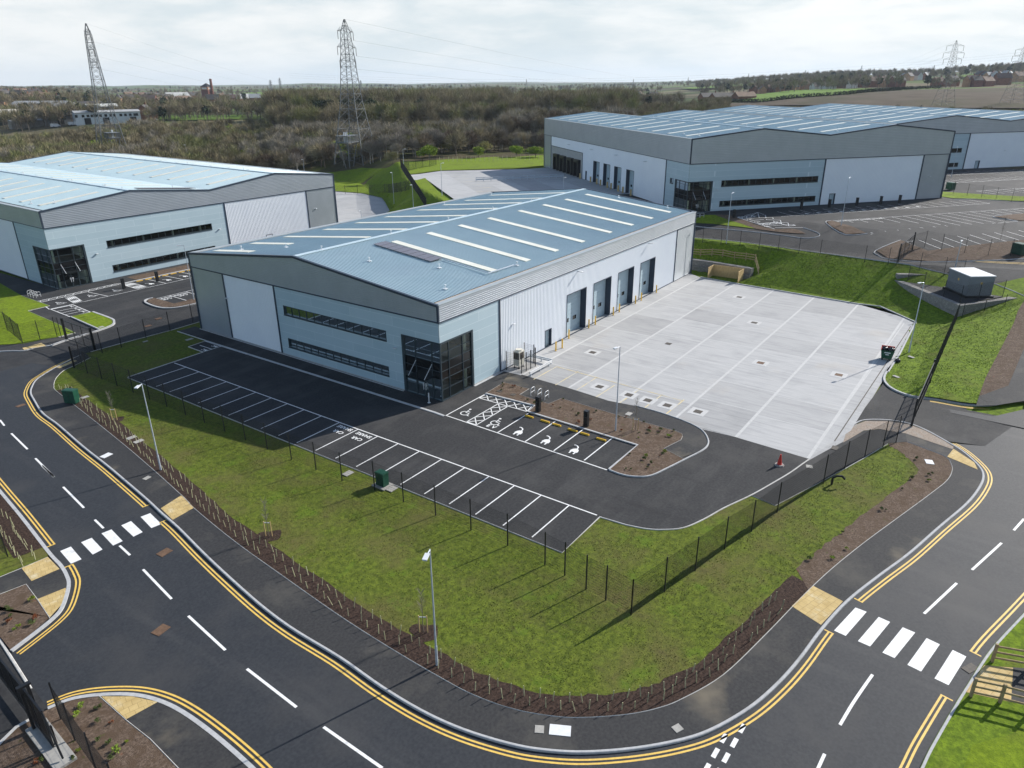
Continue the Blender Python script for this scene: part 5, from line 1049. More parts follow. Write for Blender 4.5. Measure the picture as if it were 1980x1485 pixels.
m_ = MB(); m_.box(kc-ky*(kw/2+.012)+np.array([0, 0, 1.9]), (.28, .012, .28), kr); m_.box(kc-kx*(kl/2+.012)+np.array([0, 0, 1.9]), (.012, .28, .28), kr); m_.build('warning_sign', YELLOW, t)
fence('black mesh fence round the kiosk platform edge', [(68.9, -37.0, 2.46), (65.5, -31.2, 2.46), (62.6, -33.6, 2.46), (59.6, -36.4, 2.46), (57.6, -38.5, 2.46), (60.4, -40.3, 2.46), (64.0, -42.8, 2.46)], 2.3, dv=.07)
fence('black mesh fence along the foot of the kiosk wall beside the verge', [(55.6, -39.2, .5), (58.3, -41.3, .7), (61.2, -43.3, 1.0), (64.4, -45.6, 1.4)], 2.5, dv=.07)
# timber bin store
t = thing('bin_store', 'three sided pale timber bin store against the dark gabion wall', 'bin store', (62.0, -6, 0))
for (a, b) in (((60.5, -3.7), (62.8, -3.7)), ((62.8, -3.7), (62.8, -8.6)), ((62.8, -8.6), (60.4, -8.6))):
    m_ = MB(); a_, b_ = np.array([*a, 0.]), np.array([*b, 0.]); L = np.linalg.norm(b_-a_); n = int(L/.13); r_ = math.atan2(*(b_-a_)[1::-1])
    for i in range(n): m_.box(a_+(b_-a_)*(i+.5)/n+np.array([0, 0, .04]), (.12, .03+.015*(i % 2), 1.75), r_, base=True)
    m_.box((a_+b_)/2+np.array([0, 0, 1.79]), (L+.06, .12, .05), r_); m_.build('board_panel', TIMBER, t)
# ------------------------------------------------------------------ street lamps
def lamp(label, base, top_y, armdir, group='street lamps round the estate', r=.055, head=.55, foot=True):
    H = height_at(base, top_y); t = thing('street_lamp', label, 'street lamp', base, group); b = np.array(base, float); up = np.array([0, 0, 1.])
    m_ = MB(); m_.tube(b-up*.1, b+up*1.3, r*1.35, r*1.3, 10); m_.tube(b+up*1.3, b+up*H, r, r*.62, 10)
    m_.build('pole', GALV, t); d = np.array([math.cos(armdir), math.sin(armdir), 0])
    m_ = MB(); m_.tube(b+up*(H-.04), b+up*(H+.02)+d*.45, .035, n=6); m_.build('arm', GALV, t)
    m_ = MB(); m_.box(b+up*(H+.03)+d*(.4+head/2), (head, .25, .06), armdir); m_.box(b+up*(H-.01)+d*(.5+head/2), (head*.6, .19, .05), armdir); m_.build('lamp_head', LEDM, t); return t
lamp('tall galvanised street lamp on the verge in the left foreground', (-23.54, 10.26, 0), 742, R(215), r=.058)
lamp('tall galvanised street lamp nearest the camera, above the curved planting strip', (-26.85, -22.53, 0), 1062, R(205), r=.055)
lamp('slim street lamp standing in the mulch bed beside the concrete yard', (3.91, -17.18, .08), 670, R(170), head=.45)
lamp('street lamp on the grass right of the yard beside the green bin', (41.0, -35.5, Zp(41, -35.5)), 546, R(150), r=.065)
lamp('street lamp on the planted island in front of the pale left warehouse', G(375, 580, 0), 474, R(150))
lamp('street lamp on the upper road verge against the dark warehouse window bands', G(1404.4, 470), 374, R(0))
lamp('street lamp on the car park island before the white panelled warehouse front', G(1626.3, 436), 344, R(0))
lamp('street lamp just behind the grey kiosk', G(1847, 517), 467, R(0))
lamp('street lamp at the far right car park next to a green cabinet', G(1839, 343), 284, R(180))
lamp('street lamp at the left edge of the rear concrete yard', G(855, 380), 316, R(0))
lamp('street lamp at the top of the grass bank below the wood', G(781.5, 331.5), 288.5, R(-20))
lamp('leftmost street lamp on the grass bank left of the rear yard', G(762.3, 396), 333, R(200))
lamp('street lamp on the grass bank just behind the middle warehouse roof', G(799.6, 403), 357, R(200))
lamp('street lamp in the rear yard behind the middle warehouse ridge', G(1089, 385), 344, R(0))
lamp('short street lamp in the pale left yard behind the roof edge', G(700.5, 440, 0), 407, R(200))
lamp('street lamp behind the left warehouse near its far right corner', G(590, 345, 0), 308, R(200))
lamp('street lamp behind the left warehouse under the wood, by a bright green bush', G(365, 318, 0), 280, R(200))
lamp('street lamp behind the left warehouse left of the first pylon', G(97, 312, 0), 284, R(0))
# ------------------------------------------------------------------ small things round the main unit
def bollard(label, x, y, g='yellow bollards at the dock doors'):
    t = thing('bollard', label, 'bollard', (x, y, 0), g); m_ = MB(); m_.tube((x, y, 0), (x, y, 1.15), .085, n=12); m_.tube((x, y, 1.15), (x, y, 1.2), .085, .05, 12); m_.build('post', STOPY, t)
    m_ = MB(); m_.tube((x, y, .004), (x, y, .025), .17, n=12); m_.build('base_plate', GREYCOV, t)
bollard('left one of two yellow bollards guarding the personnel door', 18.63, -1.55, 'yellow bollards by the personnel door'); bollard('right one of two yellow bollards guarding the personnel door', 19.91, -1.63, 'yellow bollards by the personnel door')
for i, x in enumerate((23.3, 28.2, 29.9, 34.8, 36.55, 41.45, 43.3, 48.35)):
    bollard('yellow bollard at the %s side of the %s dock door from the glazed corner' % ('near' if i % 2 == 0 else 'far', ORD[i//2]), x, -.5)
for i, a in enumerate((23.55, 27.75, 30.3, 34.4, 36.6, 40.8, 43.1, 47.2, 54.4)):
    q = P2(-.6, -a); t = thing('bollard', '%s yellow bollard from the right along the shaded dock wall of the rear warehouse' % ORD[i], 'bollard', q, 'yellow bollards at the rear warehouse')
    m_ = MB(); m_.box(q, (.3, .3, 1.35), A2, base=True); m_.build('post', TIMBER, t)
def charger(label, x, y, z, h=1.5, r=0., g='black charging posts'):
    t = thing('charging_post', label, 'charging post', (x, y, z), g); m_ = MB(); m_.box((x, y, z), (.36, .42, h), r, base=True); m_.box((x, y, z+h), (.40, .46, .05), r, base=True); m_.build('body', BLACK, t)
    m_ = MB(); m_.box((x-.19*math.cos(r), y-.19*math.sin(r), z+h*.72), (.02, .22, .2), r); m_.build('screen', DGLASS, t)
charger('left black charging post in the mulch bed, next to the bike stands', 3.36, -9.15, .09); charger('right black charging post in the mulch bed, nearer the street lamp', 3.17, -14.54, .09)
for i, (x, y) in enumerate(((240, 558), (305, 544))): q = G(x, y, 0); charger('%s black charging post in front of the pale left warehouse' % ('left', 'right')[i], q[0], q[1], .05)
for i, (f, p) in enumerate(((6.2, 6.5), (23.1, 2.6), (29.4, 2.6), (35.9, 2.4), (41.6, 2.3), (46.2, 2.2))): q = P2(f, p); charger('%s black charging post from the left before the large dark warehouse' % ORD[i], q[0], q[1], Zp(*q[:2])-.05, 1.5, A2, 'charging posts of the rear warehouse')
def wheel_stop(label, x, y0, y1): t = MB(); t.box((x, (y0+y1)/2, .004), (.15, abs(y1-y0), .11), base=True); t.box((x, (y0+y1)/2, .114), (.09, abs(y1-y0)-.05, .03), base=True); tag(t.build('wheel_stop', STOPY), label, 'wheel stop', 'yellow wheel stops in the charging bays')
for i, (x, a, b) in enumerate(((1.95, -8.62, -9.53), (1.93, -10.4, -11.36), (1.9, -11.68, -12.62), (1.8, -13.44, -14.4), (1.76, -14.74, -15.66), (1.66, -16.48, -17.42))): wheel_stop('%s yellow rubber wheel stop from the left in the charging bays' % ORD[i], x, a, b)
for i in range(8): q0, q1 = P3(9.5+1.45*i, 5.2), P3(10.5+1.45*i, 5.2); wheel_stop('%s yellow wheel stop from the left before the pale left warehouse' % ORD[i], q0[0], q0[1]-.08, q0[1]+.08) if 0 else tag(MB().box(((q0[0]+q1[0])/2, q0[1], .0), (1.0, .15, .11), A3, base=True).build('wheel_stop', STOPY), '%s yellow wheel stop from the left before the pale left warehouse' % ORD[i], 'wheel stop', 'yellow wheel stops of the left warehouse')
def stand(label, c, r, z=0., g=None):
    t = MB(); u = np.array([math.cos(r), math.sin(r), 0]); c = np.array([*c[:2], z]); w = .38; h = .82; up = np.array([0, 0, 1.])
    arc = [c-u*w, c-u*w+up*(h-.15), c-u*(w-.05)+up*(h-.04), c-u*(w-.16)+up*h, c+u*(w-.16)+up*h, c+u*(w-.05)+up*(h-.04), c+u*w+up*(h-.15), c+u*w]
    t.path(arc, .026, 6); t.tube(c-u*w+up*.38, c+u*w+up*.38, .022, n=6); o = t.build('bicycle_stand', STEELW); tag(o, label, 'bike stand', g)
for i, (x, y) in enumerate(((893, 1250), (1025, 1285), (1160, 1325))):
    q = G(940+x/9.9, 640+(y-30)/9.9, .05); stand('%s steel bicycle stand of three beside the mulch bed' % ('left', 'middle', 'right')[i], q, 0.05, .05, 'bicycle stands by the main warehouse')
for i, (x, y) in enumerate(((485, 1085), (525, 1098), (570, 1112), (620, 1115))): q = G(x/8.25, 440+y/8.25, 0); stand('%s steel bicycle stand from the left beside the left lawn' % ORD[i], q, R(20), 0, 'bicycle stands by the left lawn')
for i, (x, y) in enumerate(((425, 750), (478, 748))): q = G(1280+x/6.1875, 300+y/6.1875); stand('%s bicycle stand at the glazed corner of the large rear warehouse' % ('left', 'right')[i], q, A2, q[2], 'bicycle stands by the rear warehouse')
# condenser in its cage
t = thing('condenser_unit', 'cream air conditioning condenser by the white ribbed dock wall', 'air conditioner', (12.0, -.95, 0))
m_ = MB(); m_.box((11.9, -.95, .35), (1.0, .8, 1.65), base=True); m_.build('cabinet', M('cream_cabinet', (.52, .50, .43), (.58, .56, .49), 2, rough=.5), t)
m_ = MB(); m_.tube((11.9, -.95, 2.0), (11.9, -.95, 2.16), .38, n=16); m_.build('fan_cowl', M('cream_cabinet', (.5, .5, .5)), t)
m_ = MB()
for k in range(3): m_.box((11.385, -1.2+.25*k, 1.5), (.03, .20, .75)); m_.box((11.65+.25*k, -1.365, 1.5), (.20, .03, .75))
m_.build('coil_grille', IRON, t); m_ = MB()
for x, y in ((11.5, -.65), (12.3, -.65), (11.5, -1.25), (12.3, -1.25)): m_.box((x, y, .0), (.07, .07, .36), base=True); m_.box((x, y, 0), (.22, .16, .05), base=True)
m_.build('stand', BLACK, t)
cg = fence('black mesh cage of slim posts round the cream condenser', [(10.5, -.25, .03), (10.55, -2.25, .03), (11.4, -2.28, .03), (12.25, -2.3, .03), (13.15, -2.32, .03), (13.9, -1.6, .03), (13.9, -.3, .03)], 2.2, dv=.08)
struct(MB().poly([(9.95, -.08, .016), (14.6, -.08, .016), (14.6, -2.45, .016), (10.1, -2.45, .016)]).build('concrete_pad', CONC[1]))
t = thing('crash_barrier', 'low white crash barrier beside the condenser cage', 'barrier', (12.3, -3.6, 0))
m_ = MB()
for z in (.42, .60): m_.box((12.3, -3.62, z), (4.3, .08, .11))
m_.box((12.3, -3.57, .52), (4.3, .05, .22)); m_.build('beam', WHITECOV, t); m_ = MB()
for x in (10.5, 12.3, 14.1): m_.box((x, -3.5, 0), (.12, .10, .55), base=True)
m_.build('post', GALV, t)
t = thing('crash_barrier', 'grey steel crash barrier end on beyond the condenser cage', 'barrier', (14.9, -2.0, 0)); m_ = MB()
for z in (.38, .56): m_.box((14.75, -1.9, z), (.08, 3.2, .12))
m_.build('beam', GALV, t); m_ = MB()
for y in (-.6, -2.0, -3.3): m_.box((14.85, y, 0), (.1, .12, .5), base=True)
m_.build('post', GALV, t)
q0, q1 = np.array(q2(-27, 57.5)), np.array(q2(-4, 57.5)); t = thing('crash_barrier', 'long grey crash barrier crossing the rear concrete yard', 'barrier', tuple(q0)); dd_ = (q1-q0)/np.linalg.norm(q1-q0); rz_ = math.atan2(dd_[1], dd_[0]); m_ = MB()
m_.box((q0+q1)/2+np.array([0, 0, .95]), (np.linalg.norm(q1-q0), .08, .12), rz_); m_.box((q0+q1)/2+np.array([0, 0, .5]), (np.linalg.norm(q1-q0), .08, .3), rz_); m_.build('beam', GALV, t)
for i in range(13): m_ = MB(); m_.box(q0+(q1-q0)*i/12, (.1, .12, 1.0), rz_, base=True); m_.build('post', GALV, t)
# cone
t = thing('traffic_cone', 'single red traffic cone standing on the asphalt by the concrete edge', 'traffic cone', (5.98, -31.17, 0)); m_ = MB(); m_.tube((5.98, -31.17, .06), (5.98, -31.17, 1.0), .20, .045, 16); m_.build('cone', RED, t)
m_ = MB(); m_.tube((5.98, -31.17, 0), (5.98, -31.17, .10), .40, .36, 8); m_.build('base', M('grey_rubber', (.22, .2, .19), (.3, .27, .25), 5, rough=.8), t)
# bin
t = thing('waste_bin', 'green wheeled waste bin overfilled with black bags at the yard edge', 'bin', (37.3, -33.7, 0)); c = np.array([37.3, -33.75, 0]); rb = R(8); ux = np.array([math.cos(rb), math.sin(rb), 0]); uy = np.array([-math.sin(rb), math.cos(rb), 0])
m_ = MB(); V = [c+ux*sx*w+uy*sy*d+np.array([0, 0, z]) for z, w, d in ((.2, .42, .52), (1.15, .52, .68)) for sx, sy in ((-1, -1), (1, -1), (1, 1), (-1, 1))]
m_.raw(V, [(3, 2, 1, 0), (0, 1, 5, 4), (1, 2, 6, 5), (2, 3, 7, 6), (3, 0, 4, 7)]); 
for k in range(4): m_.tube(V[4+k], V[4+(k+1) % 4], .035, n=6)
m_.build('body', GREENB, t); m_ = MB()
for sx in (-.33, .33):
    for sy in (-.4, .4): q = c+ux*sx+uy*sy; m_.tube(q-ux*.03+np.array([0, 0, .09]), q+ux*.03+np.array([0, 0, .09]), .09, n=10)
m_.build('wheel', TYRE, t); m_ = MB(); m_.box(c+ux*.55+np.array([0, 0, 1.28]), (.05, 1.36, .32), rb); m_.box(c+uy*.66+np.array([0, 0, 1.22]), (.9, .05, .2), rb); m_.build('lid', RED, t)
m_ = MB(); m_.box(c-ux*.525+np.array([0, 0, .95]), (.012, .62, .11), rb); m_.box(c-ux*.50+np.array([0, 0, .72]), (.012, .36, .10), rb); m_.build('printed_panel', STEELW, t)
def blob(mb, c, r, sx=1, sy=1, sz=.7, seed=0):
    bm = bmesh.new(); bmesh.ops.create_icosphere(bm, subdivisions=3, radius=r); rr = random.Random(seed)
    for v in bm.verts: k = 1+.16*math.sin(v.co.x*17+seed)*math.cos(v.co.y*15-seed)+.08*math.sin(v.co.z*31); v.co = Vector((v.co.x*sx*k+c[0], v.co.y*sy*k+c[1], v.co.z*sz*k+c[2]))
    mb.raw([tuple(v.co) for v in bm.verts], [tuple(q.index for q in f.verts) for f in bm.faces]); bm.free()
for i, (dx, dy, z, r_, lb) in enumerate(((0, -.33, 1.2, .36, 'black rubbish bag bulging from the left half of the green bin'), (.05, .34, 1.22, .34, 'black rubbish bag bulging from the right half of the green bin'), (-.4, -1.15, .2, .3, 'black rubbish bag lying on the grass beside the green bin'))):
    m_ = MB(); q = c+ux*dx+uy*dy; blob(m_, (q[0], q[1], z), r_, seed=i+1); m_.tube((q[0], q[1], z+r_*.55), (q[0]+.05, q[1], z+r_*.9), .05, .09, 7); tag(m_.build('rubbish_bag', BAGM, smooth=True), lb, 'rubbish bag')
# cabinets
def cabinet(label, p, w, d, h, r, base=True, g=None):
    t = thing('utility_cabinet', label, 'cabinet', p, g); q = np.array(p, float); m_ = MB(); m_.box(q+np.array([0, 0, .1]), (w, d, h), r, base=True); m_.build('body', GREENB, t)
    m_ = MB(); m_.box(q+np.array([0, 0, h+.1]), (w+.08, d+.08, .07), r, base=True); m_.box(q+np.array([0, 0, h+.17]), (w*.9, d*.9, .03), r, base=True); m_.build('lid', GREENB, t)
    m_ = MB(); ux = np.array([math.cos(r), math.sin(r), 0]); m_.box(q-ux*(w/2+.008)+np.array([0, 0, h*.55]), (.012, .02, h*.8), r); m_.box(q-ux*(w/2+.02)+np.array([0, d*.1, h*.6]), (.03, .06, .12), r); m_.build('door_seam', BLACK, t)
    if base: m_ = MB(); m_.box(q, (w+.5, d+.5, .1), r, base=True); m_.build('plinth', GREYCOV, t)
    return t
cabinet('green utility cabinet at the head of the planting strip on the far left verge', G(141, 779, 0), .7, 1.25, 1.25, R(25), False)
cabinet('green utility cabinet on a pale plinth behind the front fence by the bays', (-14.95, -6.6, 0), .6, .85, 1.05, R(0))
cabinet('green utility cabinet beside the brown bed at the right edge', G(1968, 492), 1.2, 1.6, 1.5, A2, False); cabinet('green utility cabinet at the corner of the large dark warehouse', G(1837, 367), 1.1, 1.6, 1.4, A2, False)
t = thing('bollard', 'slim steel bollard in front of the glazed corner entrance', 'bollard', (-.75, .75, 0)); q = G(740+592/6.6, 640+915/6.6, 0); t.location = q; t['_o'] = q
m_ = MB(); m_.tube((q[0], q[1], 0), (q[0], q[1], 1.05), .06, n=12); m_.build('post', STEELW, t); m_ = MB(); m_.tube((q[0], q[1], .004), (q[0], q[1], .02), .16, n=12); m_.build('base_plate', STEELW, t)
q = G(1320+855/2.9697, 450+1445/2.9697, 0); m_ = MB(); q = np.array(q); m_.path([q, q+np.array([0, 0, .6]), q+np.array([.12, -.25, .78]), q+np.array([.3, -.6, .78]), q+np.array([.4, -.8, .55])], .09, 8); tag(m_.build('vent_pipe', BLACK, smooth=False), 'black bent vent pipe sticking out of the grass by the side fence', 'pipe')
# covers
def cover(label, q, w, d, mat, r=0., z=.01, sur=None, g=None, name='drain_cover'):
    t = MB(); t.box((q[0], q[1], q[2]+z-.02), (w, d, .025), r, base=True); o = t.build(name, mat)
    tag(o, label, 'drain cover', g)
    if sur: k = MB(); k.box((q[0], q[1], q[2]+z-.021), (w+sur, d+sur, .016), r, base=True); k.build('concrete_surround', JOINT, None); D.objects[-1] if 0 else None
def gully(label, x, y, s_=.85, sur=1.3, g='drain covers in the yard', mat=None):
    t = thing('drain_cover', label, 'drain cover', (x, y, 0), g); m_ = MB(); m_.box((x, y, .0), (sur+.7, sur+.7, .019), base=True); m_.build('concrete_surround', JOINT, t); m_ = MB(); m_.box((x, y, .019), (s_, s_, .008), base=True); m_.build('lid', mat or IRON, t)
for x, y, lb in ((20.64, -5.34, 'square drain cover nearest the dock doors in the yard'), (12.11, -10.99, 'first drain cover from the left within the faded yellow bays'), (11.93, -14.46, 'larger second drain cover from the left within the faded yellow bays'), (11.78, -16.6, 'small third drain cover from the left within the faded yellow bays'), (11.76, -18.69, 'fourth drain cover from the left within the faded yellow bays'), (12.07, -21.7, 'drain cover just right of the faded yellow bays'), (52.9, -11.5, 'faint drain cover farthest back in the yard'), (42.2, -17.2, 'drain cover in the third lane in the back half of the yard'), (28.25, -22.5, 'rust brown drain cover in the middle of the yard'), (29.4, -30.5, 'rust brown drain cover near the green bin')): gully(lb, x, y, .75, .9, mat=RUST if 'rust' in lb else IRON)
gully('small drain cover with a dark lid in the second lane of the yard', 28.39, -11.37, .7, .0)
for (x, y), w, d, mat, r_, z, lb in (((1083, 1412), 1.05, .62, WHITECOV, R(-62), 0, 'white rectangular cover in the pavement at the front bend'), ((1043, 1410), .45, .45, GREYCOV, R(-60), 0, 'small brown cover beside the white one at the front bend'), ((1310, 1408), .45, .4, GREYCOV, R(-25), 0, 'small brown cover in the pavement right of the front bend'), ((205.5, 880.5), .85, .6, WHITECOV, R(10), 0, 'white rectangular cover in the left pavement'), ((284, 924), .55, .4, GREYCOV, R(10), 0, 'small grey cover in the left pavement near the lamp'), ((318, 1068), .85, .65, RUST, R(5), RZ+.012, 'brown iron cover in the road just below the left crossing'), ((311, 1218), .85, .65, RUST, R(10), RZ+.012, 'rust orange iron cover in the middle of the left road'), ((40, 784), .8, .5, RUST, R(5), RZ+.012, 'rusty iron cover in the road at the left junction'), ((164, 768), .7, .5, GREYCOV, 0, .0, 'grey slab cover in the grass near the far left cabinet'), ((254, 846), .8, .5, GREYCOV, 0, 0, 'upper of two grey covers in the grass near the left lamp'), ((268, 853), .8, .5, GREYCOV, 0, 0, 'lower of two grey covers in the grass near the left lamp'), ((673, 915), .8, .6, GREYCOV, 0, .03, 'grey slab cover behind the front fence left of the green cabinet'), ((758, 945), .8, .6, GREYCOV, 0, .03, 'grey slab cover behind the front fence right of the green cabinet'), ((1797, 893), .75, .6, WHITECOV, R(20), .0, 'white slab cover in the mulch at the right road bend'), ((1733, 728), .7, .35, GREYCOV, R(60), .1, 'grey slab cover in the grass at the yard entrance'), ((1762, 690), .7, .35, GREYCOV, R(60), .25, 'grey slab cover beside the lamp foot right of the yard'), ((286, 630), .8, .6, RUST, 0, .0, 'left rusty cover in the left access road'), ((306, 616), .8, .6, RUST, 0, 0, 'right rusty cover in the left access road'), ((366, 656), .9, .5, GREYCOV, 0, 0, 'grey slab cover in the shaded grass by the motorcycle bays'), ((281, 660), .6, .3, GREYCOV, 0, .06, 'pale slab at the foot of a post beside the left access road'), ((1565, 902), .5, .5, GREYCOV, R(20), .0, 'pale slab cover in the footpath by the traffic cone'), ((992, 763), .5, .5, IRON, 0, .1, 'dark cover in the mulch bed corner near the hatching'), ((966, 756), .5, .5, IRON, 0, .1, 'dark cover in the mulch bed by the glazed corner'), ((1216, 800), .7, .5, GREYCOV, 0, .07, 'grey cover in the footpath between mulch bed and yard'), ((1614, 866), .75, .5, IRON, 0, .02, 'black channel grating at the near end of the drainage channel'), ((196, 632), .6, .5, GREYCOV, 0, .07, 'grey cover in the small lawn island at the left unit'), ((1876, 1292), .85, .45, IRON, R(-28), RZ+.012, 'black road gully at the right crossing')):
    tag(MB().box((*G(x, y, z)[:2], z-.02), (w, d, .034), r_, base=True).build('drain_cover', mat), lb, 'drain cover')
# ------------------------------------------------------------------ painted words and symbols
def text_mesh(body, size, origin, right, up, name='painted_word', mat=None, parent=None, extr=0, z=None):
    cu = D.curves.new('t', 'FONT'); cu.body = body; cu.size = size; cu.align_x = 'CENTER'; cu.align_y = 'CENTER'; cu.offset = size*.022; cu.resolution_u = 2
    ob = D.objects.new('t', cu); COL.objects.link(ob); bpy.context.view_layer.update(); dg = bpy.context.evaluated_depsgraph_get()
    me = D.meshes.new_from_object(ob.evaluated_get(dg)); D.objects.remove(ob); D.curves.remove(cu)
    r_, u_ = np.array(right, float), np.array(up, float); n_ = np.cross(r_, u_); o_ = np.array(origin, float); mb = MB()
    mb.raw([o_+r_*v.co.x+u_*v.co.y+n_*v.co.z for v in me.vertices], [tuple(p.vertices) for p in me.polygons]); D.meshes.remove(me)
    return mb.build(name, mat or WHITE, parent)
ST = lambda o: struct(o)
for (sx, sy), (cx_, cy_) in (((500+1105/6.6, 740+578/6.6), (500+1020/6.6, 740+625/6.6)), ((500+1345/6.6, 740+668/6.6), (500+1258/6.6, 740+712/6.6))):
    q = G(sx, sy, .012); ST(text_mesh('SHARE', .62, (q[0], q[1], .012), (0, 1, 0), (-1, 0, 0))); q = G(cx_, cy_, .012); ST(text_mesh('CAR', .62, (q[0], q[1], .012), (0, 1, 0), (-1, 0, 0)))
q = G(740+1385/6.6, 640+1218/6.6, .012); ST(text_mesh('E V', .72, (q[0], q[1], .012), (0, -1, 0), (1, 0, 0)))
for x, y in ((220+1290/6.6, 620+325/6.6), (220+1160/6.6, 620+372/6.6)): q = G(x, y, .012); ST(text_mesh('MC', .62, (q[0], q[1], .012), (0, 1, 0), (-1, 0, 0)))
for (f, p), b in (((6.95, 17.95), 'SHARE'), ((6.95, 18.75), 'CAR'), ((9.45, 18.0), 'SHARE'), ((9.45, 18.8), 'CAR')): q = P3(f, p, .008); ST(text_mesh(b, .75, q, tuple(-F3), tuple(-D3)))
for i, t_ in enumerate((.15, .4, .62, .85)): a_ = lerp(lt[1], lt[2], t_); b_ = lerp(lt[0], lt[3], t_); d_ = np.array(b_[:2])-np.array(a_[:2]); d_ /= np.linalg.norm(d_); q = np.array(a_[:2])+d_*.45; ST(text_mesh('MC', .55, (q[0], q[1], .008), (-d_[1], d_[0], 0), (d_[0], d_[1], 0)))
for i in range(4): q = P2(21.65+2.5*i, 15.9); ST(text_mesh('SHARE', .72, (q[0], q[1], Zp(*q[:2])+.02), tuple(F2), tuple(D2)))
def stroke(mb, fn, pts, w, closed=False):
    P = [np.array(p, float) for p in pts]; P = P+[P[0]] if closed else P; ribbon_pts = offset([(*p,) for p in P], w/2), offset([(*p,) for p in P], -w/2); n = len(P)
    V = [fn(*p) for p in ribbon_pts[0]]+[fn(*p) for p in ribbon_pts[1]]; mb.raw(V, [(i, i+1, n+i+1, n+i) for i in range(n-1)])
def wheelchair(c, right, up, s_=1.0):
    r_, u_, o_ = np.array(right), np.array(up), np.array(c); fn = lambda x, y: o_+r_*x*s_+u_*y*s_; m_ = MB()
    stroke(m_, fn, [(-.02+.42*math.cos(R(a)), -.30+.42*math.sin(R(a))) for a in range(115, 372, 12)], .10)
    stroke(m_, fn, [(-.12, .42), (-.06, -.12), (.34, -.16), (.50, -.62), (.66, -.58)], .12); stroke(m_, fn, [(-.09, .18), (.26, .14)], .10)
    m_.poly([fn(-.15+.13*math.cos(R(a)), .66+.13*math.sin(R(a))) for a in range(0, 360, 30)]); ST(m_.build('wheelchair_symbol', WHITE))
def plug(c, right, up, s_=1.0):
    r_, u_, o_ = np.array(right), np.array(up), np.array(c); fn = lambda x, y: o_+r_*x*s_+u_*y*s_; m_ = MB()
    m_.poly([fn(*q) for q in [(-.36, -.28), (.36, -.28), (.36, -.05), (.28, .2), (.12, .36), (-.12, .36), (-.28, .2), (-.36, -.05)]])
    for x in (-.2, .2): stroke(m_, fn, [(x, -.26), (x, -.62)], .14)
    stroke(m_, fn, [(0, .33), (.0, .55), (-.08, .72), (-.26, .86), (-.42, .92), (-.55, .88)], .12); ST(m_.build('plug_symbol', WHITE))
for x, y in ((1078, 1035), (1462, 1157)): q = G(740+x/6.6, 640+y/6.6, .012); wheelchair(q, (0, -1, 0), (1, 0, 0), 1.0)
for x, y in ((410, 300), (620, 368), (837, 440)): q = G(900+x/3.96, 760+y/3.96, .012); plug(q, (0, -1, 0), (1, 0, 0), 1.0)
for f, p in ((-3.3, 7.8), (1.3, 7.6), (5.0, 7.6)): wheelchair(P3(f, p, .008), tuple(F3), tuple(D3), 1.05)
for k in range(8): plug(P3(10.2+2.9*k, 8.3, .008), tuple(F3), tuple(D3), 1.0)
for k in range(11): q = P2(20.75+2.5*k, 7.5); plug((q[0], q[1], Zp(*q[:2])+.03), tuple(F2), tuple(D2), .95)
for f, p in ((8.3, 8.6), (8.6, 10.6), (8.8, 13.4)): q = P2(f, p); wheelchair((q[0], q[1], Zp(*q[:2])+.03), tuple(-D2), tuple(F2), 1.0)
# ------------------------------------------------------------------ plants
def np_mesh(name, V, T, mats, mi=None):
    V = np.asarray(V, np.float32).reshape(-1, 3); T = np.asarray(T, np.int32).reshape(-1, 3)
    me = D.meshes.new(name); me.vertices.add(len(V)); me.vertices.foreach_set('co', V.ravel()); me.loops.add(T.size); me.loops.foreach_set('vertex_index', T.ravel())
    me.polygons.add(len(T)); me.polygons.foreach_set('loop_start', np.arange(0, T.size, 3, dtype=np.int32)); me.polygons.foreach_set('loop_total', np.full(len(T), 3, np.int32))
    for m_ in mats: me.materials.append(m_)
    if mi is not None: me.polygons.foreach_set('material_index', np.asarray(mi, np.int32))
    me.update(calc_edges=True); return me
def tris_of(mb):
    T = []
    for f in mb.f:
        for i in range(1, len(f)-1): T.append((f[0], f[i], f[i+1]))
    return np.array(mb.v, float).reshape(-1, 3), np.array(T, int).reshape(-1, 3)
def slivers(rng, C, Dr, ln, wd):
    n = len(C); a = rng.normal(size=(n, 3)); p = np.cross(Dr, a); p /= np.linalg.norm(p, axis=1)[:, None]+1e-9
    V = np.stack([C-p*wd[:, None]/2, C+p*wd[:, None]/2, C+Dr*ln[:, None]], 1).reshape(-1, 3); return V, np.arange(3*n).reshape(-1, 3)
def crown(rng, c, rad, n, ln, wd, up=.4, leafy=False, lobes=9):
    """n slim faces spread through a lobed crown"""
    L = rng.normal(size=(lobes, 3)); L /= np.linalg.norm(L, axis=1)[:, None]; L[:, 2] = np.abs(L[:, 2])*1.1-.25; L *= rng.uniform(.35, .85, (lobes, 1)); k = rng.integers(0, lobes, n)
    q = rng.normal(size=(n, 3)); q /= np.linalg.norm(q, axis=1)[:, None]; q *= rng.uniform(.1, 1, (n, 1))**.45
    C = (L[k]*.72 + q*rng.uniform(.30, .52, (lobes, 1))[k])*np.array(rad)+np.array(c)
    if leafy: Dr = rng.normal(size=(n, 3))
    else: Dr = (C-np.array(c))/np.array(rad)+np.array([0, 0, up])+rng.normal(size=(n, 3))*.35
    Dr /= np.linalg.norm(Dr, axis=1)[:, None]+1e-9
    return slivers(rng, C, Dr, rng.uniform(.6, 1.3, n)*ln, rng.uniform(.6, 1.4, n)*wd)
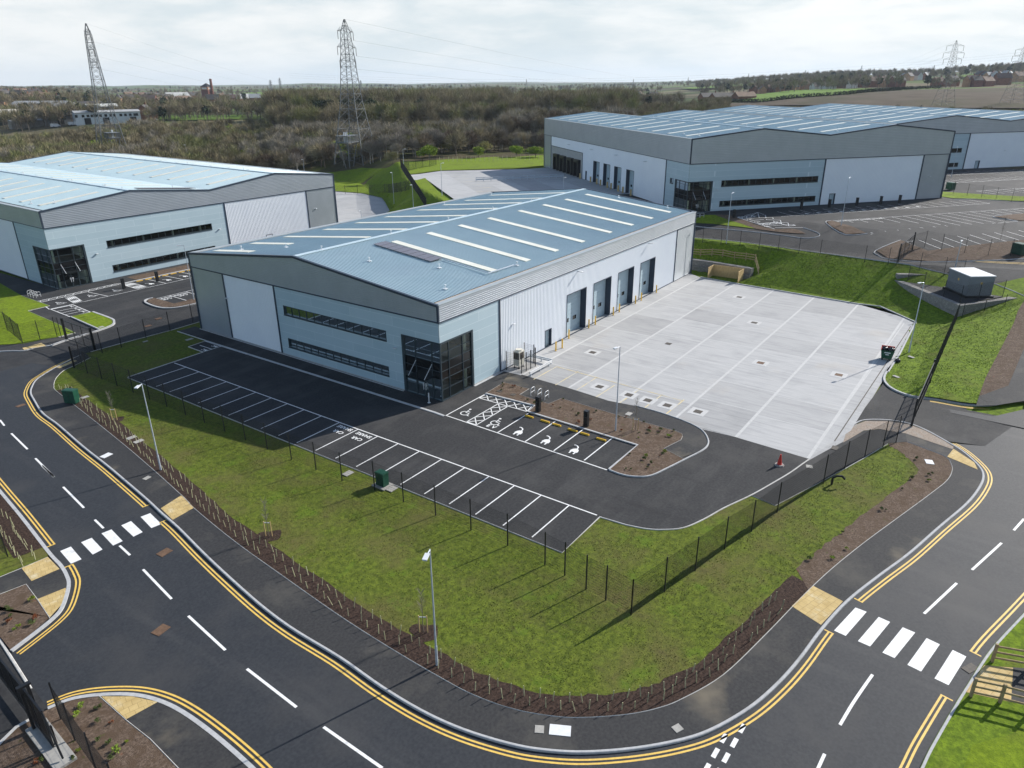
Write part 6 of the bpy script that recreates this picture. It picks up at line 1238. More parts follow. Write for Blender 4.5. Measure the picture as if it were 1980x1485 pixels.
def limbs(rng, mb, h, rad, r0, n=7, base=.25, nn=4):
    mb.tube((0, 0, -.3), (rng.normal()*.1, rng.normal()*.1, h*.45), r0, r0*.6, 6, cap=False)
    for i in range(n):
        a = 2*math.pi*i/n+rng.uniform(-.4, .4); z0 = h*rng.uniform(base, .5); z1 = h*rng.uniform(.6, .95); rr = rad*rng.uniform(.25, .85)*(1.1-.6*(z1/h-.5)); p0 = np.array([0, 0, z0]); p2 = np.array([math.cos(a)*rr, math.sin(a)*rr, z1]); p1 = (p0+p2)/2+np.array([math.cos(a)*rr*.2, math.sin(a)*rr*.2, -.03*h]); mb.tube(p0, p1, r0*.45, r0*.3, nn, cap=False); mb.tube(p1, p2, r0*.3, r0*.1, nn, cap=False)
    mb.tube((0, 0, h*.45), (rng.normal()*.2, rng.normal()*.2, h*.93), r0*.6, r0*.12, 5, cap=False)
KINDS = {}
def proto(kind, h, rad, n, ln, wd, mat, tm=BARKT, leafy=False, low=.15, r0=.16, seed=1, lobes=9):
    rng = np.random.default_rng(seed); mb = MB(); limbs(rng, mb, h, rad, r0); V, T = tris_of(mb); zc = h*(1+low)/2; rz = h*(1-low)/2*1.05
    trunk = np_mesh('trunk', V, T, [tm]); V, T = crown(rng, (0, 0, zc), (rad, rad, rz), n, ln, wd, .5, leafy, lobes); cr = np_mesh('crown', V, T, [mat])
    KINDS.setdefault(kind, []).append((trunk, cr, h)); return trunk, cr
for s_ in range(4): proto('tall', 15, 4.6, 2600, 1.5, .085, TWIG, seed=10+s_, r0=.28, low=.22, lobes=13)
for s_ in range(4): proto('scrub', 6, 3.0, 1500, 1.0, .075, TWIG, seed=20+s_, r0=.12, low=.02, lobes=10)
for s_ in range(2): proto('grey', 8.5, 2.9, 1500, 1.2, .07, TWIGG, seed=30+s_, r0=.13, low=.1, tm=BIRCH)
for s_ in range(3): proto('green', 4.4, 2.6, 2200, .34, .26, BUD, leafy=True, seed=40+s_, r0=.12, low=0., lobes=12)
for s_ in range(2): proto('olive', 5.0, 2.6, 2000, .5, .13, OLIVE, leafy=True, seed=46+s_, r0=.12, low=0., lobes=12)
for s_ in range(2): proto('ever', 14, 4.6, 2600, .75, .5, EVER, leafy=True, seed=50+s_, r0=.26, low=.1, lobes=14)
LBL = {'tall': ('tall bare brown winter tree in the wood', 'tree'), 'scrub': ('low bare brown scrub tree in the scrub', 'tree'), 'grey': ('pale stemmed grey winter tree in the scrub', 'tree'), 'green': ('bright green budding bush in the scrub', 'bush'), 'olive': ('dull olive bush in the scrub', 'bush'), 'ever': ('dark evergreen tree in the wood', 'tree')}
NM = {'tall': 'bare_tree', 'scrub': 'scrub_tree', 'grey': 'birch_tree', 'green': 'budding_bush', 'olive': 'olive_bush', 'ever': 'evergreen_tree'}
def plant(kind, p, h, rng, label=None, group=None):
    pxx = proj(p)[0]; where = 'left of the first pylon' if pxx < 215 else 'between the two pylons' if pxx < 690 else 'right of the middle pylon' if pxx < 1000 else 'above the dark warehouse roof' if pxx < 1480 else 'at the far right'
    label = label or LBL[kind][0]+' '+where
    tr, cr, h0 = KINDS[kind][rng.integers(len(KINDS[kind]))]; t = thing(NM[kind], label or LBL[kind][0], LBL[kind][1], p, group or (LBL[kind][0].split(' in ')[0]+'s')); k = h/h0
    t.scale = (k*rng.uniform(.9, 1.4), k*rng.uniform(.9, 1.4), k); t.rotation_euler = (0, 0, rng.uniform(0, 6.28))
    for nm, me in (('trunk', tr), ('crown', cr)):
        o = D.objects.new(nm, me); COL.objects.link(o); o.parent = t; TEMP.append(o)
    return t
def azx(x): return YAW-math.atan2(x-990, 1512)
def foot(K, ef, ed, w, l, m_): return [tuple((K+ef*a+ed*b)[:2]) for a, b in ((-m_, -m_), (w+m_, -m_), (w+m_, l+m_), (-m_, l+m_))]
EXCL = [foot(K2, F2, D2, 58.45, 85.6, 7), foot(KB, F2, D2, 73.2, 98, 7), foot(K3, F3, D3, 56, 85.1, 5), [(50, 60), (79, 75), (96, 95), (150, 62), (168, 84), (172, 110), (140, 118), (118, 134), (104, 168), (50, 170)], [P2(-60, 60)[:2], P2(140, 60)[:2], P2(140, -60)[:2], P2(-60, -60)[:2]]]
rng = np.random.default_rng(5)
def nz2(x, y, s_): return math.sin(x*s_+1.3*math.sin(y*s_*.7+2))*math.cos(y*s_*1.1+1.7*math.sin(x*s_*.6))
CAND = []
for _ in range(30000):
    px = rng.uniform(-80, 2060); r = math.sqrt(rng.uniform(175**2, 560**2)); az = azx(px); x, y = CAMP[0]+r*math.cos(az), CAMP[1]+r*math.sin(az); c = nz2(x, y, .045); kind = None
    if px < 300:
        if 195 < r < 455: kind, h = 'scrub', rng.uniform(4.5, 8.5) if r > 220 else rng.uniform(3, 5)
        dens = .5
    elif px < 515:
        if r < 395: kind, h = 'scrub', rng.uniform(3.5, 8)
        elif r < 440 and rng.random() < .3: kind, h = 'scrub', rng.uniform(4, 7)
        dens = .5
    elif px < 980:
        if r < 250: kind, h = 'scrub', rng.uniform(3, 6); dens = .42
        elif r < 350: kind, h = ('scrub' if rng.random() < .6 else 'grey'), rng.uniform(5, 9); dens = .45
        elif r < 530: kind, h = 'tall', (rng.uniform(12, 16) if r < 400 else rng.uniform(16, 21)) * (1 if px > 520 else .8); dens = .42
    elif px < 1230:
        if r < 300: kind, h = 'scrub', rng.uniform(4, 7); dens = .4
        elif r < 530: kind, h = ('tall' if rng.random() < .8 or r > 380 else 'grey'), (rng.uniform(9, 13) if r < 380 else rng.uniform(14, 20)); dens = .4
    elif px < 1420:
        if 320 < r < 500: kind, h = 'tall', rng.uniform(7, 11); dens = .22
    else:
        if 330 < r < 430: kind, h = 'scrub', rng.uniform(2.5, 5); dens = .16
    if kind is None or rng.random() > dens: continue
    if px > 420 and px < 700 and r < 226: continue
    if px > 560 and proj((x, y, Zp(x, y)))[1] > np.interp(px, [560, 640, 760, 900, 1050, 1200], [330, 322, 317, 311, 300, 296]): continue
    if kind == 'scrub':
        u_ = rng.random()
        if c > .3 and u_ < .62: kind = 'green' if u_ < .22 else 'olive'; h *= .75
        elif c < -.35 and u_ < .45: kind = 'grey'
        elif u_ < .05: kind = 'olive'; h *= .8
    if kind == 'tall' and 500 < px < 830 and 390 < r < 450 and nz2(x, y, .03) > .0 and rng.random() < .65: kind = 'ever'; h *= .8
    CAND.append((r, x, y, kind, h))
P_ = np.array([(c[1], c[2]) for c in CAND]); ok = np.ones(len(P_), bool)
for e in EXCL: ok &= ~in_poly(P_, e)
CAND = [c for c, k in zip(CAND, ok) if k]; sel = []; cellz = {}
for c in sorted(CAND):          # thin out so crowns do not pile up
    w_ = 3.7 if c[3] in ('tall', 'ever') else 2.7; g_ = (int(c[1]//w_), int(c[2]//w_))
    if g_ in cellz: continue
    cellz[g_] = 1; sel.append(c)
print('trees', len(sel))
cnt = {}
stuffl = []
for c in sel:
    cnt[c[3]] = cnt.get(c[3], 0)+1; lim = {'scrub': 190, 'tall': 110, 'grey': 70, 'green': 60, 'olive': 60, 'ever': 30}[c[3]]
    if cnt[c[3]] <= lim: plant(c[3], (c[1], c[2], Zp(c[1], c[2])-.1), c[4], rng)
    else: stuffl.append(c)
for x, y, h, k, lb in ((392, 303, 4.6, 'green', 'bright green round bush just beyond the left warehouse roof'), (478, 303, 3.6, 'green', 'smaller bright green bush beyond the left warehouse roof'), (830, 310, 5.2, 'green', 'broad green bush at the wood edge above the rear yard fence'), (925, 305, 4.2, 'green', 'green bush at the wood edge between the two fences'), (998, 304, 4.4, 'green', 'green bush at the wood edge left of the dark warehouse'), (1035, 305, 4, 'green', 'green bush touching the corner of the dark warehouse'), (245, 271, 6, 'green', 'yellow green bush behind the leg of the first pylon'), (330, 308, 4.5, 'olive', 'pale olive round bush beyond the left warehouse roof'), (760, 318, 4.2, 'scrub', 'reddish scrub at the foot of the second pylon'), (863, 190, 15, 'olive', 'pale yellow willow among the bare trees')):
    plant(k, G(x, y), h, rng, lb, 'single bushes and trees named by their place')
def bulk(name, items, kinds, lowfrac, mats, label, seed=3):
    """many far plants as one mesh; each is a thinned copy of a plant model"""
    rg = np.random.default_rng(seed); Vs, Ts, Ms, off = [], [], [], 0; src = {}
    for k in kinds:
        src[k] = []
        for tr, cr, h0 in KINDS[k]:
            v = np.zeros(len(cr.vertices)*3, np.float32); cr.vertices.foreach_get('co', v); v = v.reshape(-1, 3, 3); tv = np.zeros(len(tr.vertices)*3, np.float32); tr.vertices.foreach_get('co', tv); tt = np.zeros(len(tr.loops), np.int32); tr.loops.foreach_get('vertex_index', tt); src[k].append((v, tv.reshape(-1, 3), tt.reshape(-1, 3), h0))
    Z = Zs([(c[1], c[2]) for c in items])
    for c, z in zip(items, Z):
        v, tv, tt, h0 = src[c[3]][rg.integers(len(src[c[3]]))]; n = max(60, int(len(v)*lowfrac)); pick = rg.integers(0, len(v), n); q = v[pick].copy(); ctr = q.mean(1, keepdims=True); q = ctr+(q-ctr)*(1/lowfrac)**.42
        a = rg.uniform(0, 6.28); k = c[4]/h0; ca, sa = math.cos(a)*k*rg.uniform(.9, 1.25), math.sin(a)*k*1.05; M_ = np.array([[ca, -sa, 0], [sa, ca, 0], [0, 0, k]], np.float32)
        w = q.reshape(-1, 3)@M_.T+np.array([c[1], c[2], z-.2], np.float32); Vs.append(w); Ts.append(np.arange(len(w)).reshape(-1, 3)+off); off += len(w); Ms.append(np.full(n, mats.index(c[3])))
        w = tv@M_.T+np.array([c[1], c[2], z-.2], np.float32); Vs.append(w); Ts.append(tt+off); off += len(w); Ms.append(np.full(len(tt), len(mats)))
    mm = {'tall': TWIG, 'scrub': TWIG, 'grey': TWIGG, 'green': BUD, 'olive': OLIVE, 'ever': EVER}
    o = D.objects.new(name, np_mesh(name, np.concatenate(Vs), np.concatenate(Ts), [mm[k] for k in mats]+[BARKT], np.concatenate(Ms))); COL.objects.link(o); struct(o, label, 'stuff', 'woodland')
bulk('woodland', stuffl, list(KINDS), .34, list(KINDS), 'mass of bare brown trees filling the wood behind the warehouses')
far = []
for _ in range(20000):
    px = rng.uniform(-40, 2020); r = math.exp(rng.uniform(math.log(540), math.log(3400))); az = azx(px); x, y = CAMP[0]+r*math.cos(az), CAMP[1]+r*math.sin(az); c = nz2(x, y, .010)+.6*nz2(x, y, .027)
    lim = .55 if r < 1200 else .35
    if px > 1330 and r < 800: lim = 1.2 if r < 620 else .9
    if px < 560 and r < 1100: lim = .25
    if px > 1350 and r > 1150: lim = -.55 if r < 1900 else .1
    if px < 480 and 1000 < r < 1500: lim = .0
    if c > lim: far.append((r, x, y, 'tall' if rng.random() < .9 else 'ever', rng.uniform(8, 13)))
far = far[:4600]
bulk('distant_woodland', far, ['tall', 'ever'], .045, ['tall', 'ever'], 'far dark woods and hedgerow trees out to the horizon')
# hedge whips in pale guards
gb = MB(); gb.tube((0, 0, -.05), (0, 0, .66), .026, .024, 6); GUARD = gb.build('tree_guard', TUBE); gme = GUARD.data; D.objects.remove(GUARD); TEMP.pop()
def guards(P, rows, stepm, label, group, ins=1):
    d = 0.; n = 0
    for (a, b) in zip(P[:-1], P[1:]):
        a_, b_ = np.array(a[:2]), np.array(b[:2]); L = np.linalg.norm(b_-a_); t_ = (b_-a_)/max(L, 1e-6); nn = np.array([-t_[1], t_[0]])*ins
        while d < L:
            for k, w_ in enumerate(rows):
                if random.random() < .06: continue
                q = a_+t_*(d+stepm*.5*(k % 2)+random.uniform(-.12, .12))+nn*(w_+random.uniform(-.12, .12)); o = D.objects.new('tree_guard', gme); COL.objects.link(o); o.location = (q[0], q[1], -.03); o.rotation_euler = (random.gauss(0, .09), random.gauss(0, .09), random.uniform(0, 6)); o.scale = (1, 1, random.uniform(.8, 1.12)); tag(o, label, 'tree guard', group); n += 1
                if '%' in label: xx = proj((q[0], q[1], 0))[0]; o['label'] = label % ('along the left road' if xx < 420 else 'before the lamp nearest the camera' if xx < 880 else 'on the front bend' if xx < 1330 else 'left of the right crossing')
            d += stepm
        d -= L
    return n
n_ = guards(smooth_pts([G(x, y, 0) for x, y in IX[6:27]], 4), (.40, 1.0), .80, 'pale green plant guard in the dark mulch strip %s', 'hedge plant guards along the pavement')
n_ += guards([G(x, y, 0) for x, y in [(-60, 900), (0, 965), (39.4, 1012), (88, 1075)]], (-.55, -1.3), .55, 'pale green hedge plant guard in the dark mulch at the left edge above the crossing', 'hedge plant guards at the left edge')
print('guards', n_)
for i in range(24):
    px = 850+200*i/23; q = G(px, 313.5-3.5*i/23); o = D.objects.new('tree_guard', gme); COL.objects.link(o); o.location = q; o.scale = (2.2, 2.2, 2.4); tag(o, 'pale tree guard in the row along the foot of the distant wood', 'tree guard', 'tree guards below the wood')
# saplings
def sapling(label, base, h=3.2, seed=0, stakes=True):
    rg = random.Random(seed); t = thing('young_tree', label, 'young tree', base); b = np.array(base, float); m_ = MB(); p = b.copy()
    for k in range(5): q = b+np.array([rg.uniform(-.03, .03), rg.uniform(-.03, .03), h*.85*(k+1)/5]); m_.tube(p, q, .028*(1-k*.15), .028*(.85-k*.15), 6, cap=False); p = q
    m_.build('trunk', BARKT, t); m_ = MB()
    for k in range(34):
        z = h*rg.uniform(.38, .88); a = rg.uniform(0, 6.28); l_ = rg.uniform(.25, .6)*(1.1-z/h*.5); p0 = b+np.array([0, 0, z]); p1 = p0+np.array([math.cos(a)*l_*.5, math.sin(a)*l_*.5, l_]); m_.tube(p0, p1, .009, .004, 3, cap=False)
        for _ in range(2): a2 = a+rg.uniform(-.8, .8); pm = p0+(p1-p0)*rg.uniform(.4, .8); m_.tube(pm, pm+np.array([math.cos(a2)*.15, math.sin(a2)*.15, .2]), .005, .003, 3, cap=False)
    m_.build('crown', TWIGG, t)
    if stakes:
        for s_ in (-1, 1): m_ = MB(); m_.tube(b+np.array([.12*s_, -.2*s_, -.1]), b+np.array([.12*s_, -.2*s_, 1.2]), .035, n=7); m_.build('stake', TIMBER, t)
        m_ = MB(); m_.box(b+np.array([0, 0, 1.1]), (.5, .02, .06), math.atan2(-.2, .12)); m_.build('strap', WHITECOV, t)
for (x, y), lb, k in (((222, 812), 'staked bare sapling on the grass near the far left cabinet', 1), ((520, 1036), 'staked bare sapling on the grass in the middle of the front lawn', 2), ((819, 1222), 'staked bare sapling beside the lamp nearest the camera', 3)):
    q = G(x, y, 0); sapling(lb, (q[0], q[1], -.02), seed=k)
    m_ = MB(); m_.poly([(q[0]+(.75+.2*math.sin(a*3+k))*math.cos(a), q[1]+(.75+.2*math.cos(a*2+k))*math.sin(a), -.012) for a in np.linspace(0, 6.1, 22)]); struct(m_.build('mulch_ring', DARKBARK))
q = G(900+1300/3.96, 760+285/3.96, .08); sapling('staked bare sapling in the mulch bed beside the slim lamp', q, 3.4, 4)
sapling('unstaked bare sapling in the brown bed beside the upper road', G(1934, 465), 4, 5, False)
# little shrubs in the beds
rgs = np.random.default_rng(9); SH = []
for k, mt in enumerate((M('dark_shrub_leaf', (.05, .075, .018), (.09, .12, .03), 8, rough=.9), BUD, M('russet_shrub_leaf', (.16, .05, .02), (.24, .08, .03), 8, rough=.9))):
    for _ in range(2): V, T = crown(rgs, (0, 0, .16), (.3, .3, .2), 150, .10, .05, .4, True, 5); SH.append((k, np_mesh('small_shrub', V, T, [mt])))
def bedshrubs(poly, n, z, where):
    P = np.array(poly); lo, hi = P.min(0), P.max(0); k = 0
    while k < n:
        q = rgs.uniform(lo, hi)
        if not in_poly(q[None], poly)[0]: continue
        kd, me = SH[rgs.choice(6, p=[.3, .3, .12, .12, .08, .08])]; o = D.objects.new('small_shrub', me); COL.objects.link(o); o.location = (*q, z(q) if callable(z) else z); s_ = rgs.uniform(.4, .9); o.scale = (s_, s_, s_); o.rotation_euler = (0, 0, rgs.uniform(0, 6))
        tag(o, ('tiny %s shrub planted in the mulch bed '+where) % ('dark green', 'yellow green', 'russet')[kd], 'shrub', 'small shrubs in the mulch bed '+where); k += 1
bedshrubs([p for p in BED if p[0] > 2.4][:14], 34, .09, 'between the bays and the yard'); bedshrubs([(-2.4, -20.3), (2.5, -20.3), (2.5, -23.5), (-1, -23)], 9, .09, 'between the bays and the yard')
bedshrubs([p for p in BEDR[:8]] + [G(x, y, 0)[:2] for x, y in [(1748, 870), (1826, 915), (1700, 1015), (1600, 1098)]], 12, 0, 'along the right pavement')
bedshrubs([G(x, y, 0)[:2] for x, y in [(120, 1375), (193, 1350), (330, 1475), (60, 1480)]], 16, 0, 'at the bottom left corner'); bedshrubs([G(x, y, 0)[:2] for x, y in [(0, 1160), (55, 1140), (90, 1185), (40, 1225), (5, 1220)]], 9, 0, 'left of the crossing')
# ------------------------------------------------------------------ pylons and lines
def pylon(label, base, H, bw, arm, rz, group=None, platform=False, r=.09, arms=(.725, .815, .92), full=True):
    r *= 1.45; t = thing('pylon', label, 'pylon', base, group); b = np.array(base, float); c_, s_ = math.cos(rz), math.sin(rz); L = lambda x, y, z: b+np.array([x*c_-y*s_, x*s_+y*c_, z])
    def hw(q): return np.interp(q, [0, .45, .725, .92, 1.0], [bw/2, bw*.235, bw*.15, bw*.10, .12])
    m_ = MB(); lv = [0, .085, .17, .255, .33, .395, .45, .50, .55, .60, .64, .685, .725, .77, .815, .865, .92, .96, 1.0] if full else [0, .17, .33, .45, .6, .725, .815, .92, 1]
    cor = [(-1, -1), (1, -1), (1, 1), (-1, 1)]
    for a, z in zip(lv[:-1], lv[1:]):
        for i, (sx, sy) in enumerate(cor): m_.tube(L(sx*hw(a), sy*hw(a), a*H), L(sx*hw(z), sy*hw(z), z*H), r*(1.3-.6*a), n=4, cap=False)
    m_.build('leg_frame', PYLON, t); m_ = MB()
    for k, (a, z) in enumerate(zip(lv[:-1], lv[1:])):
        for i in range(4):
            (x0, y0), (x1, y1) = cor[i], cor[(i+1) % 4]
            m_.tube(L(x0*hw(a), y0*hw(a), a*H), L(x1*hw(z), y1*hw(z), z*H), r*.42, n=3, cap=False); m_.tube(L(x1*hw(a), y1*hw(a), a*H), L(x0*hw(z), y0*hw(z), z*H), r*.42, n=3, cap=False)
            if k % 2 == 1: m_.tube(L(x0*hw(a), y0*hw(a), a*H), L(x1*hw(a), y1*hw(a), a*H), r*.5, n=3, cap=False)
    m_.build('bracing', PYLON, t); tips = []
    for q, k in zip(arms, (1.0, 1.15, .95)):
        for s in (-1, 1):
            m_ = MB(); w = hw(q); tip = L(s*arm*k, 0, q*H)
            for sy in (-1, 1): m_.tube(L(s*w, sy*w, q*H), tip, r*.6, n=4, cap=False); m_.tube(L(s*w, sy*w, (q+.03)*H), tip, r*.5, n=3, cap=False)
            for f in (.35, .68):
                for sy in (-1, 1): m_.tube(L(s*(w+(arm*k-w)*f), sy*w*(1-f), q*H), L(s*(w+(arm*k-w)*f), sy*w*(1-f), (q+.03*(1-f))*H), r*.35, n=3, cap=False)
            o = m_.build('cross_arm', PYLON, t); i_ = MB(); i_.tube(tip, tip-np.array([0, 0, 2.4]), .09, n=5); i_.build('insulator', IRON, o); tips.append(tip-np.array([0, 0, 2.4]))
    if platform:
        m_ = MB(); cpt = L(-bw*.45, 0, H*.165); m_.box(cpt, (7.2, 4.6, .25), rz); 
        for z in (.5, 1.0, 1.5, 2.1): m_.box(cpt+np.array([0, 0, z]), (7.3, 4.7, .10), rz) if z == 2.1 else None
        for x in np.linspace(-3.5, 3.5, 15):
            for y in (-2.3, 2.3): m_.box(L(-bw*.45+x, y, H*.165), (.12, .06, 2.1), rz, base=True)
        for y in np.linspace(-2.3, 2.3, 9):
            for x in (-3.5, 3.5): m_.box(L(-bw*.45+x, y, H*.165), (.06, .12, 2.1), rz, base=True)
        m_.build('platform', PYLON, t); m_ = MB()
        for x in (-2, -1, 0): m_.tube(L(-bw*.45+x, 0, H*.165), L(-bw*.45+x, 0, H*.165+3.2), .16, n=6)
        m_.build('bushing', LEDM, t); m_ = MB()
        for x, y in ((-3, -1.8), (3, -1.8), (-3, 1.8), (3, 1.8)): m_.tube(L(-bw*.45+x*.4, y*.4, -1), L(-bw*.45+x, y, H*.165), .16, n=5)
        m_.build('platform_support', PYLON, t)
    tips.append(L(0, 0, H)); return tips
def wires(label, A, B, sag, r=.026):
    m_ = MB()
    for a, b in zip(A, B):
        a, b = np.array(a, float), np.array(b, float); P = [a+(b-a)*q-np.array([0, 0, 4*sag*q*(1-q)]) for q in np.linspace(0, 1, 15)]
        for p, q in zip(P[:-1], P[1:]): m_.tube(p, q, r, n=3, cap=False)
    tag(m_.build('power_line', PYLON), label, 'power line')
def pyl_at(px, py, ty, **k): b = G(px, py); return b, height_at(b, ty)
b2_, h2_ = pyl_at(690, 316, 37); T2 = pylon('tall lattice pylon in the middle of the picture, at the edge of the wood', b2_, h2_, 11, 5.2, R(18), platform=True)
b1_, h1_ = pyl_at(221, 306, 45); T1 = pylon('tall lattice pylon at the left behind the pale warehouse roof', b1_, h1_, 10.5, 3.4, R(76), platform=True, r=.11)
FP = []
for x, y, ty, lb, bw in ((1823, 207, 78, 'pylon on the right skyline left of its neighbour', 10), (1955, 202, 87, 'rightmost pylon, at the right edge of the skyline', 10)): b_, h_ = pyl_at(x, y, ty); FP.append(pylon(lb, b_, h_, bw*.8, 5.0, R(-48), r=.05))
for x, y, ty, lb in ((522, 190, 154, 'left of two small far pylons left of the middle pylon'), (540, 190, 150, 'right of two small far pylons left of the middle pylon'), (697, 180, 155, 'small far pylon just right of the middle pylon'), (1448, 168, 143, 'small far pylon above the green field'), (1558, 158, 136, 'small far pylon on the wooded ridge'), (1667, 156, 126, 'small far pylon over the ridge left of the skyline pylons'), (1807, 152, 126, 'small far pylon just left of the skyline pylon'), (1331, 168, 149, 'tiny far pylon over the grey distance right of the centre'), (1225, 172, 152, 'tiny far pylon in the hazy distance behind the dark warehouse'), (1018, 172, 153, 'tiny far pylon in the hazy distance above the wood')):
    d = ray(x, ty); rr = 1500 if y > 175 else 2300; t_ = rr/np.hypot(d[0], d[1]); top = CAMP+d*t_; zb = Zp(top[0], top[1]); FP.append(pylon(lb, (top[0], top[1], zb), max(20, top[2]-zb), 7, 5, R(20), 'small far pylons', r=.16, full=False))
def pt_at(px, py, r_): d = ray(px, py); return CAMP+d*(r_/np.hypot(d[0], d[1]))
wires('power line running right from the middle pylon to the far skyline', [T2[1], T2[3], T2[5], T2[6]], [FP[5][1], FP[5][3], FP[5][5], FP[5][6]], 22)
wires('power line running from the left pylon away behind the middle pylon', [T1[0], T1[2], T1[4], T1[6]], [FP[4][1], FP[4][3], FP[4][5], FP[4][6]], 18)
wires('power line between the two right skyline pylons and the far ridge', FP[0], FP[7], 12)
wires('power line leaving the picture from the rightmost pylon', FP[1], [np.array(q)+np.array([260, -420, 18.]) for q in FP[1]], 10)
wires('thin power line crossing the sky above the grey distance', [pt_at(560, 150-4*k, 900) for k in range(3)], [pt_at(2010, 108-5*k, 900) for k in range(3)], 14, .03)
# ------------------------------------------------------------------ far buildings
HN = {}
def house(px, py, w, d, h, rz, wall, roof, label, group, rh=.45, chim=True, win=False, base=None):
    b = np.array(base if base is not None else G(px, py)); b[2] -= .3; t = thing('house', label, 'house', tuple(b), group); c_, s_ = math.cos(rz), math.sin(rz); L = lambda x, y, z: b+np.array([x*c_-y*s_, x*s_+y*c_, z]); rt = d*rh
    m_ = MB(); v = [L(x, y, z) for z in (0, h) for x, y in ((-w/2, -d/2), (w/2, -d/2), (w/2, d/2), (-w/2, d/2))]+[L(-w/2, 0, h+rt), L(w/2, 0, h+rt)]
    m_.raw(v, [(0, 1, 5, 4), (1, 2, 6, 9, 5), (2, 3, 7, 6), (3, 0, 4, 8, 7)]); m_.build('wall', wall, t); e = .35; m_ = MB(); k = (h+rt)-0
    for sy in (-1, 1): m_.raw([L(-w/2-e, sy*(d/2+e), h-rt*e/(d/2)), L(w/2+e, sy*(d/2+e), h-rt*e/(d/2)), L(w/2+e, 0, h+rt+.02), L(-w/2-e, 0, h+rt+.02), L(-w/2-e, sy*(d/2+e), h-rt*e/(d/2)+.22), L(w/2+e, sy*(d/2+e), h-rt*e/(d/2)+.22), L(w/2+e, 0, h+rt+.24), L(-w/2-e, 0, h+rt+.24)], [(0, 1, 2, 3), (4, 5, 6, 7), (0, 1, 5, 4), (0, 3, 7, 4), (1, 2, 6, 5)])
    o = m_.build('roof', roof, t)
    if chim: m_ = MB(); m_.box(L(w*.28, 0, h+rt-.4), (.9, .7, 1.9), rz, base=True); m_.build('chimney', BRICKR, o)
    if win:
        n = max(2, int(w/3.2))
        for fl in range(max(1, int(h/2.6))):
            for i in range(n):
                x = -w/2+w*(i+.5)/n; z = 1.5+2.6*fl
                for sy in (-1, 1): m_ = MB(); m_.box(L(x, sy*(d/2+.03), z), (1.1, .06, 1.2), rz); m_.build('window', DGLASS, t)
    return t
rnd = random.Random(21); gi = 0
def row(lst, group, where, walls, roofs, sc=1.):
    for i, (x, y) in enumerate(sorted(lst)):
        wl = rnd.choice(walls); house(x, y, rnd.uniform(8, 12)*sc, rnd.uniform(7, 8.5)*sc, rnd.uniform(4.6, 5.6)*sc, R(rnd.uniform(-40, 60)), wl, rnd.choice(roofs), '%s house from the left %s' % (ORD[i], where), group)
row([(4, 203), (42, 203), (63, 203), (84, 203), (20, 199), (52, 196), (72, 192), (90, 195), (108, 203)], 'houses of the left estate, front row', 'in the front row of the left estate', [BRICKR, BRICKO, RENDERW, BRICKR], [TILEB, SLATE])
row([(3, 188), (12, 186), (22, 185), (31, 185), (41, 185.5), (50, 187), (60, 189), (68, 188), (80, 187), (15, 192), (36, 192)], 'houses of the left estate, back row', 'in the back row of the left estate', [BRICKR, RENDERW, BRICKO], [TILEB, SLATE], 1.1)
row([(250, 191), (264, 191), (276, 192), (291, 192), (303, 193), (372, 192), (385, 191), (430, 196), (446, 199)], 'brick houses by the brick tower', 'in the brick estate behind the tan field', [BRICKR, BRICKR, BRICKO], [SLATE, SLATE, TILEB], 1.25)
for x, y, w, d, h, r_, wl, rf, lb in ((249, 206, 15, 9, 8.5, 10, BRICKR, SLATE, 'tall red brick block with dark roof beside the round brick turret'), (266, 207, 16, 9, 5, 12, BRICKO, TILEB, 'long brown roofed house right of the brick turret'), (292, 207, 14, 10, 8, -50, BRICKR, TILEB, 'red brick gable end in the middle of the brick estate'), (318, 199, 22, 10, 6.5, 10, BRICKO, SLATE, 'orange brick terrace with dark roof below the brick tower'), (326, 208, 24, 10, 6, 5, BRICKR, TILEB, 'long low brown roofed block at the front of the brick estate'), (344, 197, 34, 14, 6, 5, RENDERW, ASBEST, 'long pale grey roofed block left of the brick tower'), (357, 208, 15, 10, 7, 0, BRICKR, TILEB, 'brown roofed brick house below the tower to the left'), (414, 209, 12, 10, 8.5, -30, BRICKR, SLATE, 'red brick house with steep gable right of the brick tower'), (465, 198, 34, 12, 5, 8, BRICKR, ASBEST, 'long grey roofed block right of the brick tower'), (494, 198, 14, 10, 6, -35, BRICKR, ASBEST, 'grey roofed building by the dark evergreens')): house(x, y, w, d, h, R(r_), wl, rf, lb, 'larger buildings of the brick estate', chim=False, win=False)
house(284, 234, 15, 12, 5, R(50), BRICKR, SLATE, 'small red brick house with dark roof right of the white works building', 'works buildings', win=True)
# round turret and brick tower
b = np.array(G(233, 211)); t = thing('turret', 'round brick turret with a dark conical roof at the left of the brick estate', 'turret', tuple(b)); m_ = MB(); m_.tube(b, b+np.array([0, 0, 10]), 3.4, n=14); m_.build('wall', BRICKO, t); m_ = MB(); m_.tube(b+np.array([0, 0, 10]), b+np.array([0, 0, 14.5]), 3.9, .1, 14); m_.build('roof', SLATE, t)
m_ = MB()
for z in (2.5, 5.5, 8.3):
    for a in range(0, 360, 45): m_.box(b+np.array([3.38*math.cos(R(a)), 3.38*math.sin(R(a)), z]), (.15, 1.3, 1.5), R(a))
m_.build('window', DGLASS, t)
b = np.array(G(404, 198)); th = height_at(b, 159); t = thing('brick_tower', 'red brick tower with pyramid roof and tall chimney rising above the estate', 'tower', tuple(b)); hb = th*.62; m_ = MB(); m_.box(b, (10, 10, hb), R(20), base=True); m_.build('wall', BRICKR, t)
m_ = MB(); m_.box(b+np.array([0, 0, hb]), (10.6, 10.6, th*.16), R(20), base=True); m_.build('upper_stage', BRICKO, t); m_ = MB()
